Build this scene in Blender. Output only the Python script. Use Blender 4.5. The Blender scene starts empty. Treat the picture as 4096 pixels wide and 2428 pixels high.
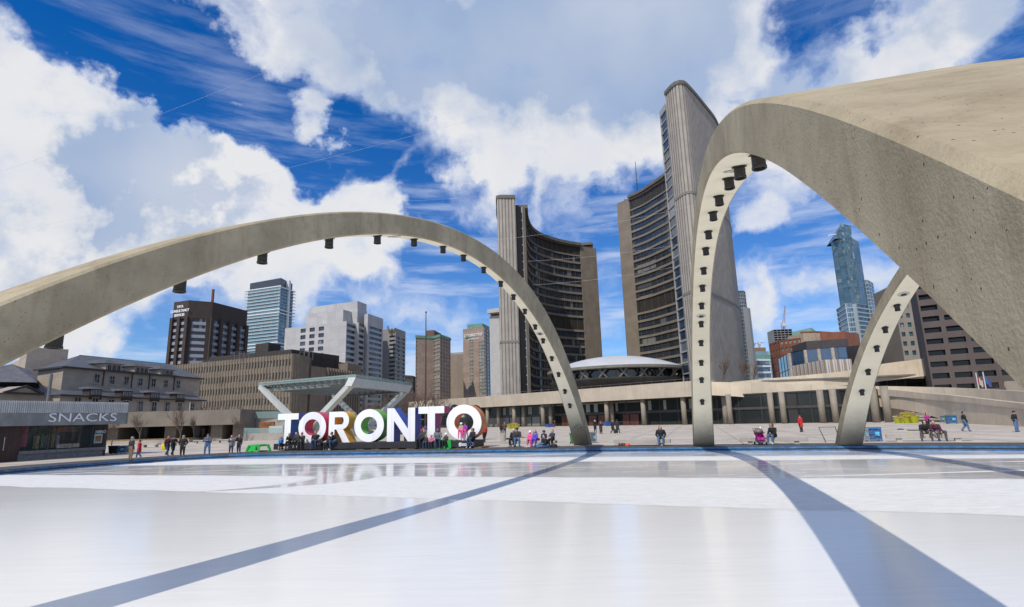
import bpy, bmesh, math, random
import numpy as np
from mathutils import Vector, Matrix
random.seed(7)
C = bpy.context.scene.collection
SC = bpy.context.scene
pi = math.pi
# ------------------------------------------------------------------ camera
CAMH = 2.1; FPX = 2249.06; PITCH = math.radians(11.627); ROLL = math.radians(-1.543)
_cp, _sp, _cr, _sr = math.cos(PITCH), math.sin(PITCH), math.cos(ROLL), math.sin(ROLL)
_r = np.array([1, 0, 0.]); _u = np.array([0, -_sp, _cp]); _f = np.array([0, _cp, _sp])
CR = _r*_cr+_u*_sr; CU = -_r*_sr+_u*_cr; CF = _f
cam = bpy.data.cameras.new('camera'); camo = bpy.data.objects.new('camera', cam); C.objects.link(camo)
cam.sensor_width = 36; cam.lens = 36*FPX/4096; cam.clip_start = 0.05; cam.clip_end = 8000
mw = Matrix.Identity(4)
for i in range(3):
    mw[i][0] = CR[i]; mw[i][1] = CU[i]; mw[i][2] = -CF[i]
mw[2][3] = CAMH
camo.matrix_world = mw
SC.camera = camo
def ray(px, py):
    return CR*((px-2048)/FPX)-CU*((py-1214)/FPX)+CF
def D(px, py, Y):
    d = ray(px, py); p = d*(Y/d[1]); return Vector((p[0], p[1], p[2]+CAMH))
def Zp(px, py, z):
    d = ray(px, py); t = (z-CAMH)/d[2]; return Vector((d[0]*t, d[1]*t, z))
def Gd(px, py): return Zp(px, py, 0.0)
def proj(p):
    q = np.array([p[0], p[1], p[2]-CAMH]); z = q@CF
    return 2048+FPX*(q@CR)/z, 1214-FPX*(q@CU)/z
def wallpt(px, py, A, B):
    d = ray(px, py); ax, ay = A[0], A[1]; dx, dy = B[0]-ax, B[1]-ay
    n = (dy, -dx); t = (ax*n[0]+ay*n[1])/(d[0]*n[0]+d[1]*n[1])
    return Vector((d[0]*t, d[1]*t, d[2]*t+CAMH))
F = 4096/2503.0
def z1(x, y): return x/2.503, 1350+y/2.503
def z2(x, y): return 1000+x/2.503, 1350+y/2.503
def z3(x, y): return 1900+x/2.503, 1350+y/2.503
def z4(x, y): return 2700+x/3.01, 1350+y/3.01
def z5(x, y): return 3296+x/3.01, 1350+y/3.01
def z6(x, y): return 600+x/2.276, 1050+y/2.276
def z7(x, y): return 1300+x/1.484, 800+y/1.484
def z8(x, y): return 2950+x/1.979, 850+y/1.979
def z9(x, y): return 2400+x/1.1415, 300+y/1.1415
# ------------------------------------------------------------------ world, sun, exposure
SAZ, SEL = math.radians(211.3), math.radians(48)
SC.view_settings.view_transform = 'Standard'; SC.view_settings.look = 'None'
SC.view_settings.gamma = 1; SC.view_settings.exposure = 0.14
W = bpy.data.worlds.new('World'); SC.world = W; W.use_nodes = True
nt = W.node_tree; N = nt.nodes; L = nt.links
for n in list(N): N.remove(n)
class NB:
    """small helper that writes node graphs"""
    def __init__(s, tree): s.t = tree
    def new(s, ty, **kw):
        n = s.t.nodes.new(ty)
        for k, v in kw.items(): setattr(n, k, v)
        return n
    def put(s, sock, v):
        if isinstance(v, bpy.types.NodeSocket): s.t.links.new(v, sock)
        else: sock.default_value = v
    def m(s, op, a, b=None, c=None, clamp=False):
        n = s.new('ShaderNodeMath', operation=op, use_clamp=clamp)
        s.put(n.inputs[0], a)
        if b is not None: s.put(n.inputs[1], b)
        if c is not None: s.put(n.inputs[2], c)
        return n.outputs[0]
    def vm(s, op, a, b=None):
        n = s.new('ShaderNodeVectorMath', operation=op)
        s.put(n.inputs[0], a)
        if b is not None: s.put(n.inputs[1], b)
        return n.outputs['Value'] if op in ('DOT_PRODUCT', 'LENGTH') else n.outputs[0]
    def mr(s, v, a, b, c=0., d=1., smooth=True):
        n = s.new('ShaderNodeMapRange', interpolation_type='SMOOTHSTEP' if smooth else 'LINEAR')
        for i, x in enumerate((v, a, b, c, d)): s.put(n.inputs[i], x)
        return n.outputs[0]
    def noise(s, vec, scale, detail=4, rough=.5, dist=0., lac=2.0):
        n = s.new('ShaderNodeTexNoise')
        if vec is not None: s.put(n.inputs['Vector'], vec)
        n.inputs['Scale'].default_value = scale; n.inputs['Detail'].default_value = detail
        n.inputs['Roughness'].default_value = rough; n.inputs['Distortion'].default_value = dist
        n.inputs['Lacunarity'].default_value = lac
        return n.outputs['Fac']
    def mix(s, f, a, b, mode='MIX'):
        n = s.new('ShaderNodeMix', data_type='RGBA', blend_type=mode)
        s.put(n.inputs[0], f); s.put(n.inputs[6], a); s.put(n.inputs[7], b)
        return n.outputs[2]
    def vscale(s, vec, sc, loc=(0, 0, 0), rot=(0, 0, 0)):
        n = s.new('ShaderNodeMapping'); s.put(n.inputs['Vector'], vec)
        n.inputs['Scale'].default_value = sc; n.inputs['Location'].default_value = loc; n.inputs['Rotation'].default_value = rot
        return n.outputs[0]
    def sep(s, vec):
        n = s.new('ShaderNodeSeparateXYZ'); s.put(n.inputs[0], vec); return n.outputs
def c4(c): return (c[0], c[1], c[2], 1)
def srgb(r, g, b):
    return tuple((x/255/12.92 if x <= 10 else ((x/255+.055)/1.055)**2.4) for x in (r, g, b))
b = NB(nt)
out = b.new('ShaderNodeOutputWorld'); bg = b.new('ShaderNodeBackground')
sky = b.new('ShaderNodeTexSky', sky_type='NISHITA'); sky.sun_disc = False
sky.sun_elevation = SEL; sky.sun_rotation = SAZ; sky.air_density = 1.0; sky.dust_density = 0.15; sky.ozone_density = 3.0
tc = b.new('ShaderNodeTexCoord'); V = b.vm('NORMALIZE', tc.outputs['Generated'])
vz = b.sep(V)[2]
# cloud cover: soft patches standing in fixed sky directions plus turbulence
def patches(lst, V):
    tot = None
    for px, py, rad, wgt in lst:
        d = ray(px, py); d = d/np.linalg.norm(d)
        ang = math.atan(rad/FPX*0.82)
        dt = b.vm('DOT_PRODUCT', V, tuple(d))
        k = b.mr(dt, math.cos(ang*1.25), 1.0, 0., wgt)
        tot = k if tot is None else b.m('ADD', tot, k)
    return tot
CLOUD = [  # left bank
 (20,500,380,1),(270,760,430,1),(150,1000,520,1.1),(560,900,420,1),(820,840,340,1),(1080,860,330,1),(1280,800,250,1),(1440,790,200,.9),(1500,850,170,.8),
 (180,420,240,.7),(420,600,220,.6),(700,740,210,.6),(1000,760,150,.5),(10,280,180,.5),(900,1050,420,.7),(1300,980,300,.8),(1180,1060,320,.6),(60,1240,280,.5),(450,1260,220,.25),
 # great upper bank
 (1250,60,330,.9),(1000,-60,330,.9),(1500,150,330,.9),(1750,80,420,1),(2100,150,520,1.1),(2500,150,520,1.1),(2350,450,420,1),(2000,430,330,.7),(1720,330,230,.6),
 (2150,640,320,.9),(1880,560,260,.5),(2500,660,300,.9),(2350,740,240,.7),(2800,330,380,.9),(2900,60,380,.9),(3150,330,250,.8),(3000,480,250,.6),
 (3450,220,280,.8),(3650,150,280,.8),(3850,50,330,.7),(3300,420,200,.6),(4000,230,200,.5),(2050,780,180,.4),(1900,700,200,.45),
 # small ones
 (740,250,75,.55),(890,325,110,.6),(930,390,60,.4),(1230,455,110,.6),(1290,480,80,.5),(800,420,70,.35),
 (1960,910,150,.75),(2190,900,140,.8),(2270,920,90,.6),(3020,780,190,.9),(3090,690,110,.4),(3000,860,110,.5),
 (3040,1150,150,.72),(3200,1150,130,.4),(3420,1120,170,.5),(3560,1080,150,.55),(2440,1330,110,.6),(2420,1150,90,.3),
 (1560,1160,170,.45),(1700,1230,200,.45),(1500,1060,140,.5),(1850,1300,160,.4),(1640,1480,100,.6),(300,130,330,.33),(120,60,300,.3),(600,60,250,.22),(1750,760,260,.42),(1900,780,160,.35),(3300,1290,260,.4),(3000,1250,200,.35)]
CLOUD += [(2120,850,210,-.85),(2350,880,190,-.75),(1850,850,170,-.7),(1700,800,120,-.5),(2560,760,120,-.4),(885,320,85,1.05),(935,390,60,.9),(1240,460,95,.95),(735,250,65,.9),(1500,1000,200,.5),(1650,880,140,.4),(800,1120,260,.35),(300,1150,260,.4),(1250,1110,200,.35),(520,1400,260,-.25),(1000,1380,260,-.3),(500,110,270,-1.3),(640,230,240,-1.2),(820,370,250,-1.3),(1060,500,220,-1.2),(1380,610,170,-1.),(1680,720,130,-.6),(1400,420,120,-.5),
 (3320,130,130,-.9),(3560,60,150,-.9),(3170,270,90,-.6),(3030,350,80,-.6),(2990,420,70,-.5),(4060,330,150,-.7),(60,880,60,-.4),(90,870,60,-.5),(2640,470,120,.5)]
n2 = b.new('ShaderNodeTexNoise'); b.put(n2.inputs['Vector'], V); n2.inputs['Scale'].default_value = 5.5; n2.inputs['Detail'].default_value = 7; n2.inputs['Roughness'].default_value = .58
wv = b.vm('SUBTRACT', n2.outputs['Color'], (.5, .5, .5))
def warp(k):
    s_ = b.new('ShaderNodeVectorMath', operation='SCALE'); b.put(s_.inputs[0], wv); s_.inputs[3].default_value = k
    return b.vm('ADD', V, s_.outputs[0])
VW = warp(.14); VC = b.vm('NORMALIZE', warp(.28))
cov = patches(CLOUD, VC)
f1 = b.noise(VW, 6.5, 7, .57); f2 = b.noise(b.vscale(VW, (1, 1, 2.2), rot=(.1, .35, 0)), 10.0, 6, .58)
# unseen cloud behind and overhead, thickened to give brighter, more neutral fill light
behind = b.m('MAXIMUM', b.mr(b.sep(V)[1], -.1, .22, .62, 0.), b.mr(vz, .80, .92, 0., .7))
cc = b.m('MINIMUM', b.m('MULTIPLY', cov, 1.0), 1.7)
edge = b.m('ADD', b.m('MULTIPLY', b.m('SUBTRACT', f1, .5), 2.3), b.m('MULTIPLY', b.m('SUBTRACT', f2, .5), 1.3))
fld = b.m('ADD', b.m('ADD', cc, behind), edge)
dens = b.mr(fld, .08, 1.62)
thick = b.mr(fld, .55, 1.7)
# streaky thin veil low in the sky
veil = b.noise(b.vscale(V, (1.2, 1.2, 9), rot=(.06, .06, 0)), 4.0, 6, .6)
veil = b.m('MULTIPLY', b.mr(veil, .42, .72), b.mr(vz, .75, .12, 0.05, .68))
dens = b.m('MAXIMUM', dens, veil)
# grey, flatter parts of the clouds (thick bases seen from below)
DARK = [(200,600,300,.5),(520,860,330,.5),(80,950,250,.4),(1500,130,420,.7),(1900,120,480,.9),(2250,80,480,.95),(2550,120,420,.7),(100,420,350,.6),(450,640,340,.55),(650,830,300,.45),(120,760,300,.3),(2900,100,350,.5),(3600,150,420,.5),(3300,300,300,.35),(850,1020,200,.25),(3950,60,300,.5)]
drk = b.m('MULTIPLY', b.m('MINIMUM', patches(DARK, warp(.07)), 1.), .85)
f3 = b.noise(warp(.05), 4.5, 4, .45)
shade = b.m('ADD', drk, b.m('MULTIPLY', b.m('SUBTRACT', f3, .46), 1.15), clamp=True)
CW = (7.3, 7.35, 7.55, 1); CG = (3.1, 4.1, 6.0, 1)
ccol = b.mix(shade, CW, CG)
ccol = b.mix(b.mr(b.sep(V)[1], -.15, .2, 1., 0.), ccol, b.mix(1., ccol, (2.2, 2.06, 1.8, 1), 'MULTIPLY'))   # unseen cloud behind the camera, brightened and warmed as added fill light
thin = b.mix(thick, b.mix(.5, ccol, (5.2, 6.6, 9.4, 1)), ccol)
skyc = b.mix(1.0, sky.outputs[0], b.mix(b.mr(vz, .05, .58), (.54, .79, 1.14, 1), (.03, .56, 1.18, 1)), 'MULTIPLY')
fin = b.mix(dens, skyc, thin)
# below the horizon: dull ground tone
fin = b.mix(b.mr(vz, -.02, .0), (2.0, 2.0, 2.0, 1), fin)
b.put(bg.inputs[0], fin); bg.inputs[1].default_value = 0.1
L.new(bg.outputs[0], out.inputs[0])
sun = bpy.data.lights.new('sun', 'SUN'); sun.energy = 3.1; sun.angle = math.radians(.53); sun.color = (1, .93, .82)
suno = bpy.data.objects.new('sun', sun); C.objects.link(suno)
sd = Vector((-math.sin(SAZ)*math.cos(SEL), -math.cos(SAZ)*math.cos(SEL), -math.sin(SEL)))
suno.rotation_euler = sd.to_track_quat('-Z', 'Y').to_euler()
suno.location = (-30, -40, 60)
# ------------------------------------------------------------------ materials
MATS = {}
def mat(name, col, rough=.7, var=.12, vs=1.5, bump=0., bs=20., metal=0., spec=.5, rnd=0., streak=0., panel=None, stretch=(1, 1, 1)):
    """plain surface with soft blotches, optional vertical streaks, panel joints and grain"""
    if name in MATS: return MATS[name]
    m = bpy.data.materials.new(name); m.use_nodes = True; t = m.node_tree; q = NB(t)
    p = t.nodes['Principled BSDF']; tcn = q.new('ShaderNodeTexCoord'); O = tcn.outputs['Object']
    p.inputs['Roughness'].default_value = rough; p.inputs['Metallic'].default_value = metal
    p.inputs['Specular IOR Level'].default_value = spec
    colr = c4(col)
    if var:
        f = q.noise(q.vscale(O, stretch), vs, 5, .6)
        lo = tuple(x*(1-var*1.6) for x in col); hi = tuple(min(1, x*(1+var*1.6)) for x in col)
        colr = q.mix(q.mr(f, .3, .7), c4(lo), c4(hi))
    if streak:
        f = q.mr(q.noise(q.vscale(O, (2.2, 2.2, .12)), 1.2, 5, .65), .42, .75, 0, streak)
        colr = q.mix(f, colr, c4(tuple(x*.45 for x in col)))
    if panel:
        pw, ph, amt = panel; s = q.sep(O); h = q.m('ADD', s[0], q.m('MULTIPLY', s[1], .83))
        a = q.m('ABSOLUTE', q.m('SUBTRACT', q.m('FRACT', q.m('DIVIDE', h, pw)), .5))
        bz = q.m('ABSOLUTE', q.m('SUBTRACT', q.m('FRACT', q.m('DIVIDE', s[2], ph)), .5))
        jo = q.m('MAXIMUM', q.mr(a, .5-.06/pw, .5-.02/pw), q.mr(bz, .5-.06/ph, .5-.02/ph))
        colr = q.mix(q.m('MULTIPLY', jo, amt), colr, c4(tuple(x*.35 for x in col)))
        wn = q.new('ShaderNodeTexWhiteNoise', noise_dimensions='2D'); cmb = q.new('ShaderNodeCombineXYZ')
        q.put(cmb.inputs[0], q.m('FLOOR', q.m('DIVIDE', h, pw))); q.put(cmb.inputs[1], q.m('FLOOR', q.m('DIVIDE', s[2], ph)))
        t.links.new(cmb.outputs[0], wn.inputs['Vector'])
        hs = q.new('ShaderNodeHueSaturation'); q.put(hs.inputs['Value'], q.mr(wn.outputs['Value'], 0, 1, .93, 1.07, False)); q.put(hs.inputs['Color'], colr); colr = hs.outputs[0]
    if rnd:
        oi = q.new('ShaderNodeObjectInfo'); hs = q.new('ShaderNodeHueSaturation')
        q.put(hs.inputs['Value'], q.mr(oi.outputs['Random'], 0, 1, 1-rnd, 1+rnd, False)); q.put(hs.inputs['Color'], colr); colr = hs.outputs[0]
    q.put(p.inputs['Base Color'], colr)
    if bump:
        bn = q.new('ShaderNodeBump'); bn.inputs['Strength'].default_value = bump; bn.inputs['Distance'].default_value = .02
        q.put(bn.inputs['Height'], q.noise(O, bs, 4, .6)); q.put(p.inputs['Normal'], bn.outputs[0])
    MATS[name] = m; return m
def glass(name, col, rough=.06, rnd=.5, blinds=.25, cell=(1.6, 3.2), spec=.6):
    """dark reflective window glazing; some panes paler where blinds hang"""
    if name in MATS: return MATS[name]
    m = bpy.data.materials.new(name); m.use_nodes = True; t = m.node_tree; q = NB(t)
    p = t.nodes['Principled BSDF']; tcn = q.new('ShaderNodeTexCoord'); s = q.sep(tcn.outputs['Object'])
    h = q.m('ADD', s[0], q.m('MULTIPLY', s[1], .83))
    cmb = q.new('ShaderNodeCombineXYZ'); q.put(cmb.inputs[0], q.m('FLOOR', q.m('DIVIDE', h, cell[0]))); q.put(cmb.inputs[1], q.m('FLOOR', q.m('DIVIDE', s[2], cell[1])))
    wn = q.new('ShaderNodeTexWhiteNoise', noise_dimensions='2D'); t.links.new(cmb.outputs[0], wn.inputs['Vector'])
    v = wn.outputs['Value']
    base = q.mix(q.m('MULTIPLY', v, rnd), c4(col), c4(tuple(x*2.6+.01 for x in col)))
    if blinds: base = q.mix(q.mr(v, 1-blinds*.5, 1-blinds*.5+.02, 0, .6), base, (.30, .30, .28, 1))
    fr = q.m('ABSOLUTE', q.m('SUBTRACT', q.m('FRACT', q.m('DIVIDE', h, cell[0])), .5))
    mull = q.mr(fr, .5-.07/cell[0], .5-.045/cell[0])
    base = q.mix(mull, base, (.05, .048, .045, 1))
    q.put(p.inputs['Base Color'], base); q.put(p.inputs['Roughness'], q.m('ADD', rough, q.m('MULTIPLY', mull, .4)))
    p.inputs['Specular IOR Level'].default_value = spec
    bn = q.new('ShaderNodeBump'); bn.inputs['Strength'].default_value = .12; bn.inputs['Distance'].default_value = .05
    q.put(bn.inputs['Height'], q.noise(tcn.outputs['Object'], .55, 2, .5)); q.put(p.inputs['Normal'], bn.outputs[0])
    MATS[name] = m; return m
def clear(name, col, alpha=.35, rough=.05):
    if name in MATS: return MATS[name]
    m = bpy.data.materials.new(name); m.use_nodes = True; p = m.node_tree.nodes['Principled BSDF']
    p.inputs['Base Color'].default_value = c4(col); p.inputs['Alpha'].default_value = alpha; p.inputs['Roughness'].default_value = rough
    MATS[name] = m; return m
# ------------------------------------------------------------------ mesh building
class MB:
    def __init__(s): s.v = []; s.f = []; s.mi = []
    def add(s, vs, fs, mi=0):
        o = len(s.v); s.v += [tuple(x) for x in vs]; s.f += [tuple(i+o for i in f) for f in fs]; s.mi += [mi]*len(fs); return s
    def quad(s, a, b_, c, d, mi=0): return s.add([a, b_, c, d], [(0, 1, 2, 3)], mi)
    def poly(s, pts, mi=0): return s.add(pts, [tuple(range(len(pts)))], mi)
    def box(s, x0, x1, y0, y1, z0, z1, mi=0):
        return s.prism([(x0, y0), (x1, y0), (x1, y1), (x0, y1)], z0, z1, mi)
    def prism(s, pl, za, zb, mi=0):
        n = len(pl); vs = [(p[0], p[1], za) for p in pl]+[(p[0], p[1], zb) for p in pl]
        fs = [(i, (i+1) % n, n+(i+1) % n, n+i) for i in range(n)]+[tuple(range(n-1, -1, -1)), tuple(range(n, 2*n))]
        return s.add(vs, fs, mi)
    def bar(s, a, b_, w, h, mi=0, up=(0, 0, 1), w2=None, h2=None):
        a = Vector(a); b_ = Vector(b_); d = (b_-a).normalized(); u = Vector(up)
        if abs(d.dot(u)) > .98: u = Vector((0, 1, 0))
        x = d.cross(u).normalized(); y = x.cross(d).normalized(); vs = []
        for p, ww, hh in ((a, w, h), (b_, w2 or w, h2 or h)):
            for sx, sy in ((-1, -1), (1, -1), (1, 1), (-1, 1)): vs.append(p+x*(sx*ww/2)+y*(sy*hh/2))
        return s.add(vs, [(3, 2, 1, 0), (4, 5, 6, 7), (0, 1, 5, 4), (1, 2, 6, 5), (2, 3, 7, 6), (3, 0, 4, 7)], mi)
    def tube(s, pts, r, n=8, mi=0, cap=True):
        pts = [Vector(p) for p in pts]; rs = r if isinstance(r, (list, tuple)) else [r]*len(pts); vs = []; fs = []
        u = None
        for i, p in enumerate(pts):
            d = (pts[min(i+1, len(pts)-1)]-pts[max(i-1, 0)])
            d = d.normalized() if d.length > 1e-9 else Vector((0, 0, 1))
            if u is None: u = d.orthogonal().normalized()
            else:
                u = u-d*u.dot(d); u = u.normalized() if u.length > 1e-6 else d.orthogonal().normalized()
            w = d.cross(u)
            for k in range(n):
                a = 2*pi*k/n; vs.append(p+u*(math.cos(a)*rs[i])+w*(math.sin(a)*rs[i]))
        for i in range(len(pts)-1):
            for k in range(n): fs.append((i*n+k, i*n+(k+1) % n, (i+1)*n+(k+1) % n, (i+1)*n+k))
        if cap: fs += [tuple(range(n-1, -1, -1)), tuple((len(pts)-1)*n+k for k in range(n))]
        return s.add(vs, fs, mi)
    def lathe(s, prof, c, n=24, mi=0, caps=True):
        vs = []; fs = []
        for r, z in prof:
            for k in range(n): a = 2*pi*k/n; vs.append((c[0]+r*math.cos(a), c[1]+r*math.sin(a), c[2]+z))
        for i in range(len(prof)-1):
            for k in range(n): fs.append((i*n+k, i*n+(k+1) % n, (i+1)*n+(k+1) % n, (i+1)*n+k))
        if caps: fs += [tuple(range(n-1, -1, -1)), tuple((len(prof)-1)*n+k for k in range(n))]
        return s.add(vs, fs, mi)
    def ball(s, c, r, mi=0, n=10, m=7, sc=(1, 1, 1)):
        prof = []
        vs = []; fs = []
        for i in range(1, m):
            t = pi*i/m
            for k in range(n): a = 2*pi*k/n; vs.append((c[0]+sc[0]*r*math.sin(t)*math.cos(a), c[1]+sc[1]*r*math.sin(t)*math.sin(a), c[2]+sc[2]*r*math.cos(t)))
        vs += [(c[0], c[1], c[2]+sc[2]*r), (c[0], c[1], c[2]-sc[2]*r)]; T = len(vs)-2
        for i in range(m-2):
            for k in range(n): fs.append((i*n+k, (i+1)*n+k, (i+1)*n+(k+1) % n, i*n+(k+1) % n))
        for k in range(n): fs.append((T, k, (k+1) % n)); fs.append((T+1, (m-2)*n+(k+1) % n, (m-2)*n+k))
        return s.add(vs, fs, mi)
    def build(s, name, mats, parent=None, smooth=False, local=False, bevel=0., label=None):
        me = bpy.data.meshes.new(name)
        off = Vector((0, 0, 0))
        if parent is not None and not local:
            off = Vector(parent.location); g = parent.parent
            while g is not None: off = off+Vector(g.location); g = g.parent
        me.from_pydata([(v[0]-off[0], v[1]-off[1], v[2]-off[2]) for v in s.v], [], s.f)
        for m in (mats if isinstance(mats, (list, tuple)) else [mats]): me.materials.append(m)
        if any(s.mi): me.polygons.foreach_set('material_index', s.mi)
        if smooth: me.polygons.foreach_set('use_smooth', [True]*len(s.f))
        o = bpy.data.objects.new(name, me); C.objects.link(o)
        if parent is not None: o.parent = parent
        if bevel:
            bv = o.modifiers.new('bevel', 'BEVEL'); bv.width = bevel; bv.segments = 2; bv.limit_method = 'ANGLE'
        if label: o['label'] = label
        return o
def thing(name, label, cat, loc=(0, 0, 0), group=None, rz=0.):
    o = bpy.data.objects.new(name, None); C.objects.link(o); o.location = loc; o.rotation_euler = (0, 0, rz)
    o.empty_display_size = .3
    o['label'] = label; o['category'] = cat
    if group: o['group'] = group
    return o
def tag(o, label=None, cat=None, group=None, kind=None):
    if label: o['label'] = label
    if cat: o['category'] = cat
    if group: o['group'] = group
    if kind: o['kind'] = kind
    return o
def dup(root, loc, rz, label=None, group=None):
    r = root.copy(); C.objects.link(r); r.location = loc; r.rotation_euler = (0, 0, rz)
    if label: r['label'] = label
    if group: r['group'] = group
    for ch in list(root.children):
        c = ch.copy(); C.objects.link(c); c.parent = r
        for g in list(ch.children):
            d = g.copy(); C.objects.link(d); d.parent = c
    return r
def fuse(mb, name, mats, parent, cap=100, win=(), pname='window', wm=None):
    pass
def windows(wins, parent, m, name='window', cap=100):
    """each pane its own part; past the cap the farthest panes share one"""
    wins = sorted(wins, key=lambda q: sum((Vector(x)-Vector((0, 0, 2))).length for x in q))
    for q in wins[:cap]:
        MB().poly(q).build(name, m, parent)
    if len(wins) > cap:
        r = MB()
        for q in wins[cap:]: r.poly(q)
        tag(r.build(name, m, parent), kind='stuff')
def facade(mb, win, A, B, za, zb, nc, nr, wf=(.15, .85), hf=(.25, .85), depth=.35, mi=0, sp=None, skip=None):
    """wall from A to B (left to right seen from outside) with nc x nr recessed openings"""
    A = Vector((A[0], A[1], 0)); B = Vector((B[0], B[1], 0)); d = B-A; ln = d.length; d = d/ln; nrm = Vector((d.y, -d.x, 0))
    P = lambda s, z, k=0.: (A.x+d.x*s-nrm.x*k, A.y+d.y*s-nrm.y*k, z)
    cw = ln/nc; ch = (zb-za)/nr
    zs = [za]
    for j in range(nr):
        y0 = za+ch*(j+hf[0]); y1 = za+ch*(j+hf[1])
        mb.quad(P(0, zs[-1]), P(ln, zs[-1]), P(ln, y0), P(0, y0), mi); zs.append(y1)
        x = 0.
        for i in range(nc):
            if skip and skip(i, j):
                continue
            a = cw*(i+wf[0]); e = cw*(i+wf[1])
            mb.quad(P(x, y0), P(a, y0), P(a, y1), P(x, y1), mi); x = e
            mb.quad(P(a, y0), P(e, y0), P(e, y0, depth), P(a, y0, depth), mi)
            mb.quad(P(a, y1, depth), P(e, y1, depth), P(e, y1), P(a, y1), mi)
            mb.quad(P(a, y0), P(a, y0, depth), P(a, y1, depth), P(a, y1), mi)
            mb.quad(P(e, y0, depth), P(e, y0), P(e, y1), P(e, y1, depth), mi)
            ym = y0
            if sp:
                ym = y0+(y1-y0)*sp[0]
                mb.quad(P(a, y0, depth*.5), P(e, y0, depth*.5), P(e, ym, depth*.5), P(a, ym, depth*.5), sp[1])
                mb.quad(P(a, ym, depth*.5), P(e, ym, depth*.5), P(e, ym, depth), P(a, ym, depth), sp[1])
            win.append([P(a, ym, depth), P(e, ym, depth), P(e, y1, depth), P(a, y1, depth)])
        mb.quad(P(x, y0), P(ln, y0), P(ln, y1), P(x, y1), mi)
    mb.quad(P(0, zs[-1]), P(ln, zs[-1]), P(ln, zb), P(0, zb), mi)
def text_mesh(body, size, extrude, name, m, parent, origin, xdir, ydir, align='LEFT', spacing=1.0, bold=0.):
    cu = bpy.data.curves.new('lettering', 'FONT'); cu.body = body; cu.size = size; cu.extrude = extrude; cu.align_x = align
    cu.space_character = spacing; cu.offset = bold; cu.resolution_u = 3
    o = bpy.data.objects.new('lettering', cu); C.objects.link(o)
    dg = bpy.context.evaluated_depsgraph_get(); me = bpy.data.meshes.new_from_object(o.evaluated_get(dg))
    bpy.data.objects.remove(o); bpy.data.curves.remove(cu)
    x = Vector(xdir).normalized(); y = Vector(ydir).normalized(); z = x.cross(y); og = Vector(origin)
    off = Vector((0, 0, 0)); g = parent
    while g is not None: off = off+Vector(g.location); g = g.parent
    for v in me.vertices:
        p = og+x*v.co.x+y*v.co.y+z*v.co.z-off; v.co = p
    me.name = name; me.materials.clear(); me.materials.append(m)
    ob = bpy.data.objects.new(name, me); C.objects.link(ob)
    if parent is not None: ob.parent = parent
    return ob
# ------------------------------------------------------------------ ground, rink
def conc_plaza():
    m = mat('plaza_paving', (.50, .44, .362), .85, .10, .35)
    t = m.node_tree; q = NB(t); p = t.nodes['Principled BSDF']; base = p.inputs['Base Color'].links[0].from_socket
    tcn = q.new('ShaderNodeTexCoord'); v = q.vscale(tcn.outputs['Object'], (1, 1, 1), rot=(0, 0, math.radians(17.5)))
    br = q.new('ShaderNodeTexBrick'); br.offset = 0.; q.put(br.inputs['Vector'], v); br.inputs['Scale'].default_value = 1.
    br.inputs['Brick Width'].default_value = 3.0; br.inputs['Row Height'].default_value = 3.0; br.inputs['Mortar Size'].default_value = .05
    br.inputs['Color1'].default_value = (.92, .92, .92, 1); br.inputs['Color2'].default_value = (1.06, 1.05, 1.04, 1); br.inputs['Mortar'].default_value = (.5, .48, .46, 1)
    sp = q.mr(q.noise(tcn.outputs['Object'], 6, 5, .7), .25, .75, .9, 1.1)
    c = q.mix(1., base, br.outputs['Color'], 'MULTIPLY'); g = q.new('ShaderNodeCombineXYZ')
    for i in range(3): q.put(g.inputs[i], sp)
    q.put(p.inputs['Base Color'], q.mix(1., c, g.outputs[0], 'MULTIPLY'))
    return m
RIM = [(-31.5, 26), (-29.9, 33.2), (-28.9, 37.2), (-27.6, 40.0), (-25.3, 43.2), (-22.4, 45.3), (-19.5, 45.7), (-15, 44.9), (-10, 43.7), (-5, 42.6), (-1.1, 41.6), (5.4, 40.2), (12.6, 37.9), (20, 35.1), (24, 33.2), (27, 31.2), (31, 27.5), (34, 22), (36, 14), (34, 4), (26, -3), (10, -5), (0, -2.6), (-8, -.2), (-16, 3), (-26, 9), (-31, 17)]
RIM = RIM[::-1]       # counter clockwise
def offs(pl, k):
    r = []; n = len(pl)
    for i in range(n):
        a, c = Vector(pl[i-1]), Vector(pl[(i+1) % n]); d = (c-a).normalized(); r.append((pl[i][0]+d.y*k, pl[i][1]-d.x*k))
    return r
PM = conc_plaza(); cx, cy = 0., 20.
mb = MB(); rings = [RIM]
for R_ in (75, 220, 900, 5000):
    rings.append([(cx+(x-cx)*R_/math.hypot(x-cx, y-cy), cy+(y-cy)*R_/math.hypot(x-cx, y-cy)) for x, y in RIM])
n = len(RIM)
for i in range(len(rings)-1):
    for k in range(n):
        a, c, d, e = rings[i][k], rings[i][(k+1) % n], rings[i+1][(k+1) % n], rings[i+1][k]
        mb.quad((d[0], d[1], 0), (c[0], c[1], 0), (a[0], a[1], 0), (e[0], e[1], 0))
tag(mb.build('plaza', PM), kind='structure')
# dark rubber matting round the ice
rub = mat('rubber', (.075, .073, .072), .9, .15, 2)
o1 = offs(RIM, .0); o2 = offs(RIM, 3.3); mb = MB()
for k in range(n):
    j = (k+1) % n; mb.quad((*o1[k], .006), (*o2[k], .006), (*o2[j], .006), (*o1[j], .006))
for k in range(n):
    j = (k+1) % n; mb.quad((*o1[j], .006), (*o1[j], -.02), (*o1[k], -.02), (*o1[k], .006))
tag(mb.build('rink_path', rub), kind='structure')
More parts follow.
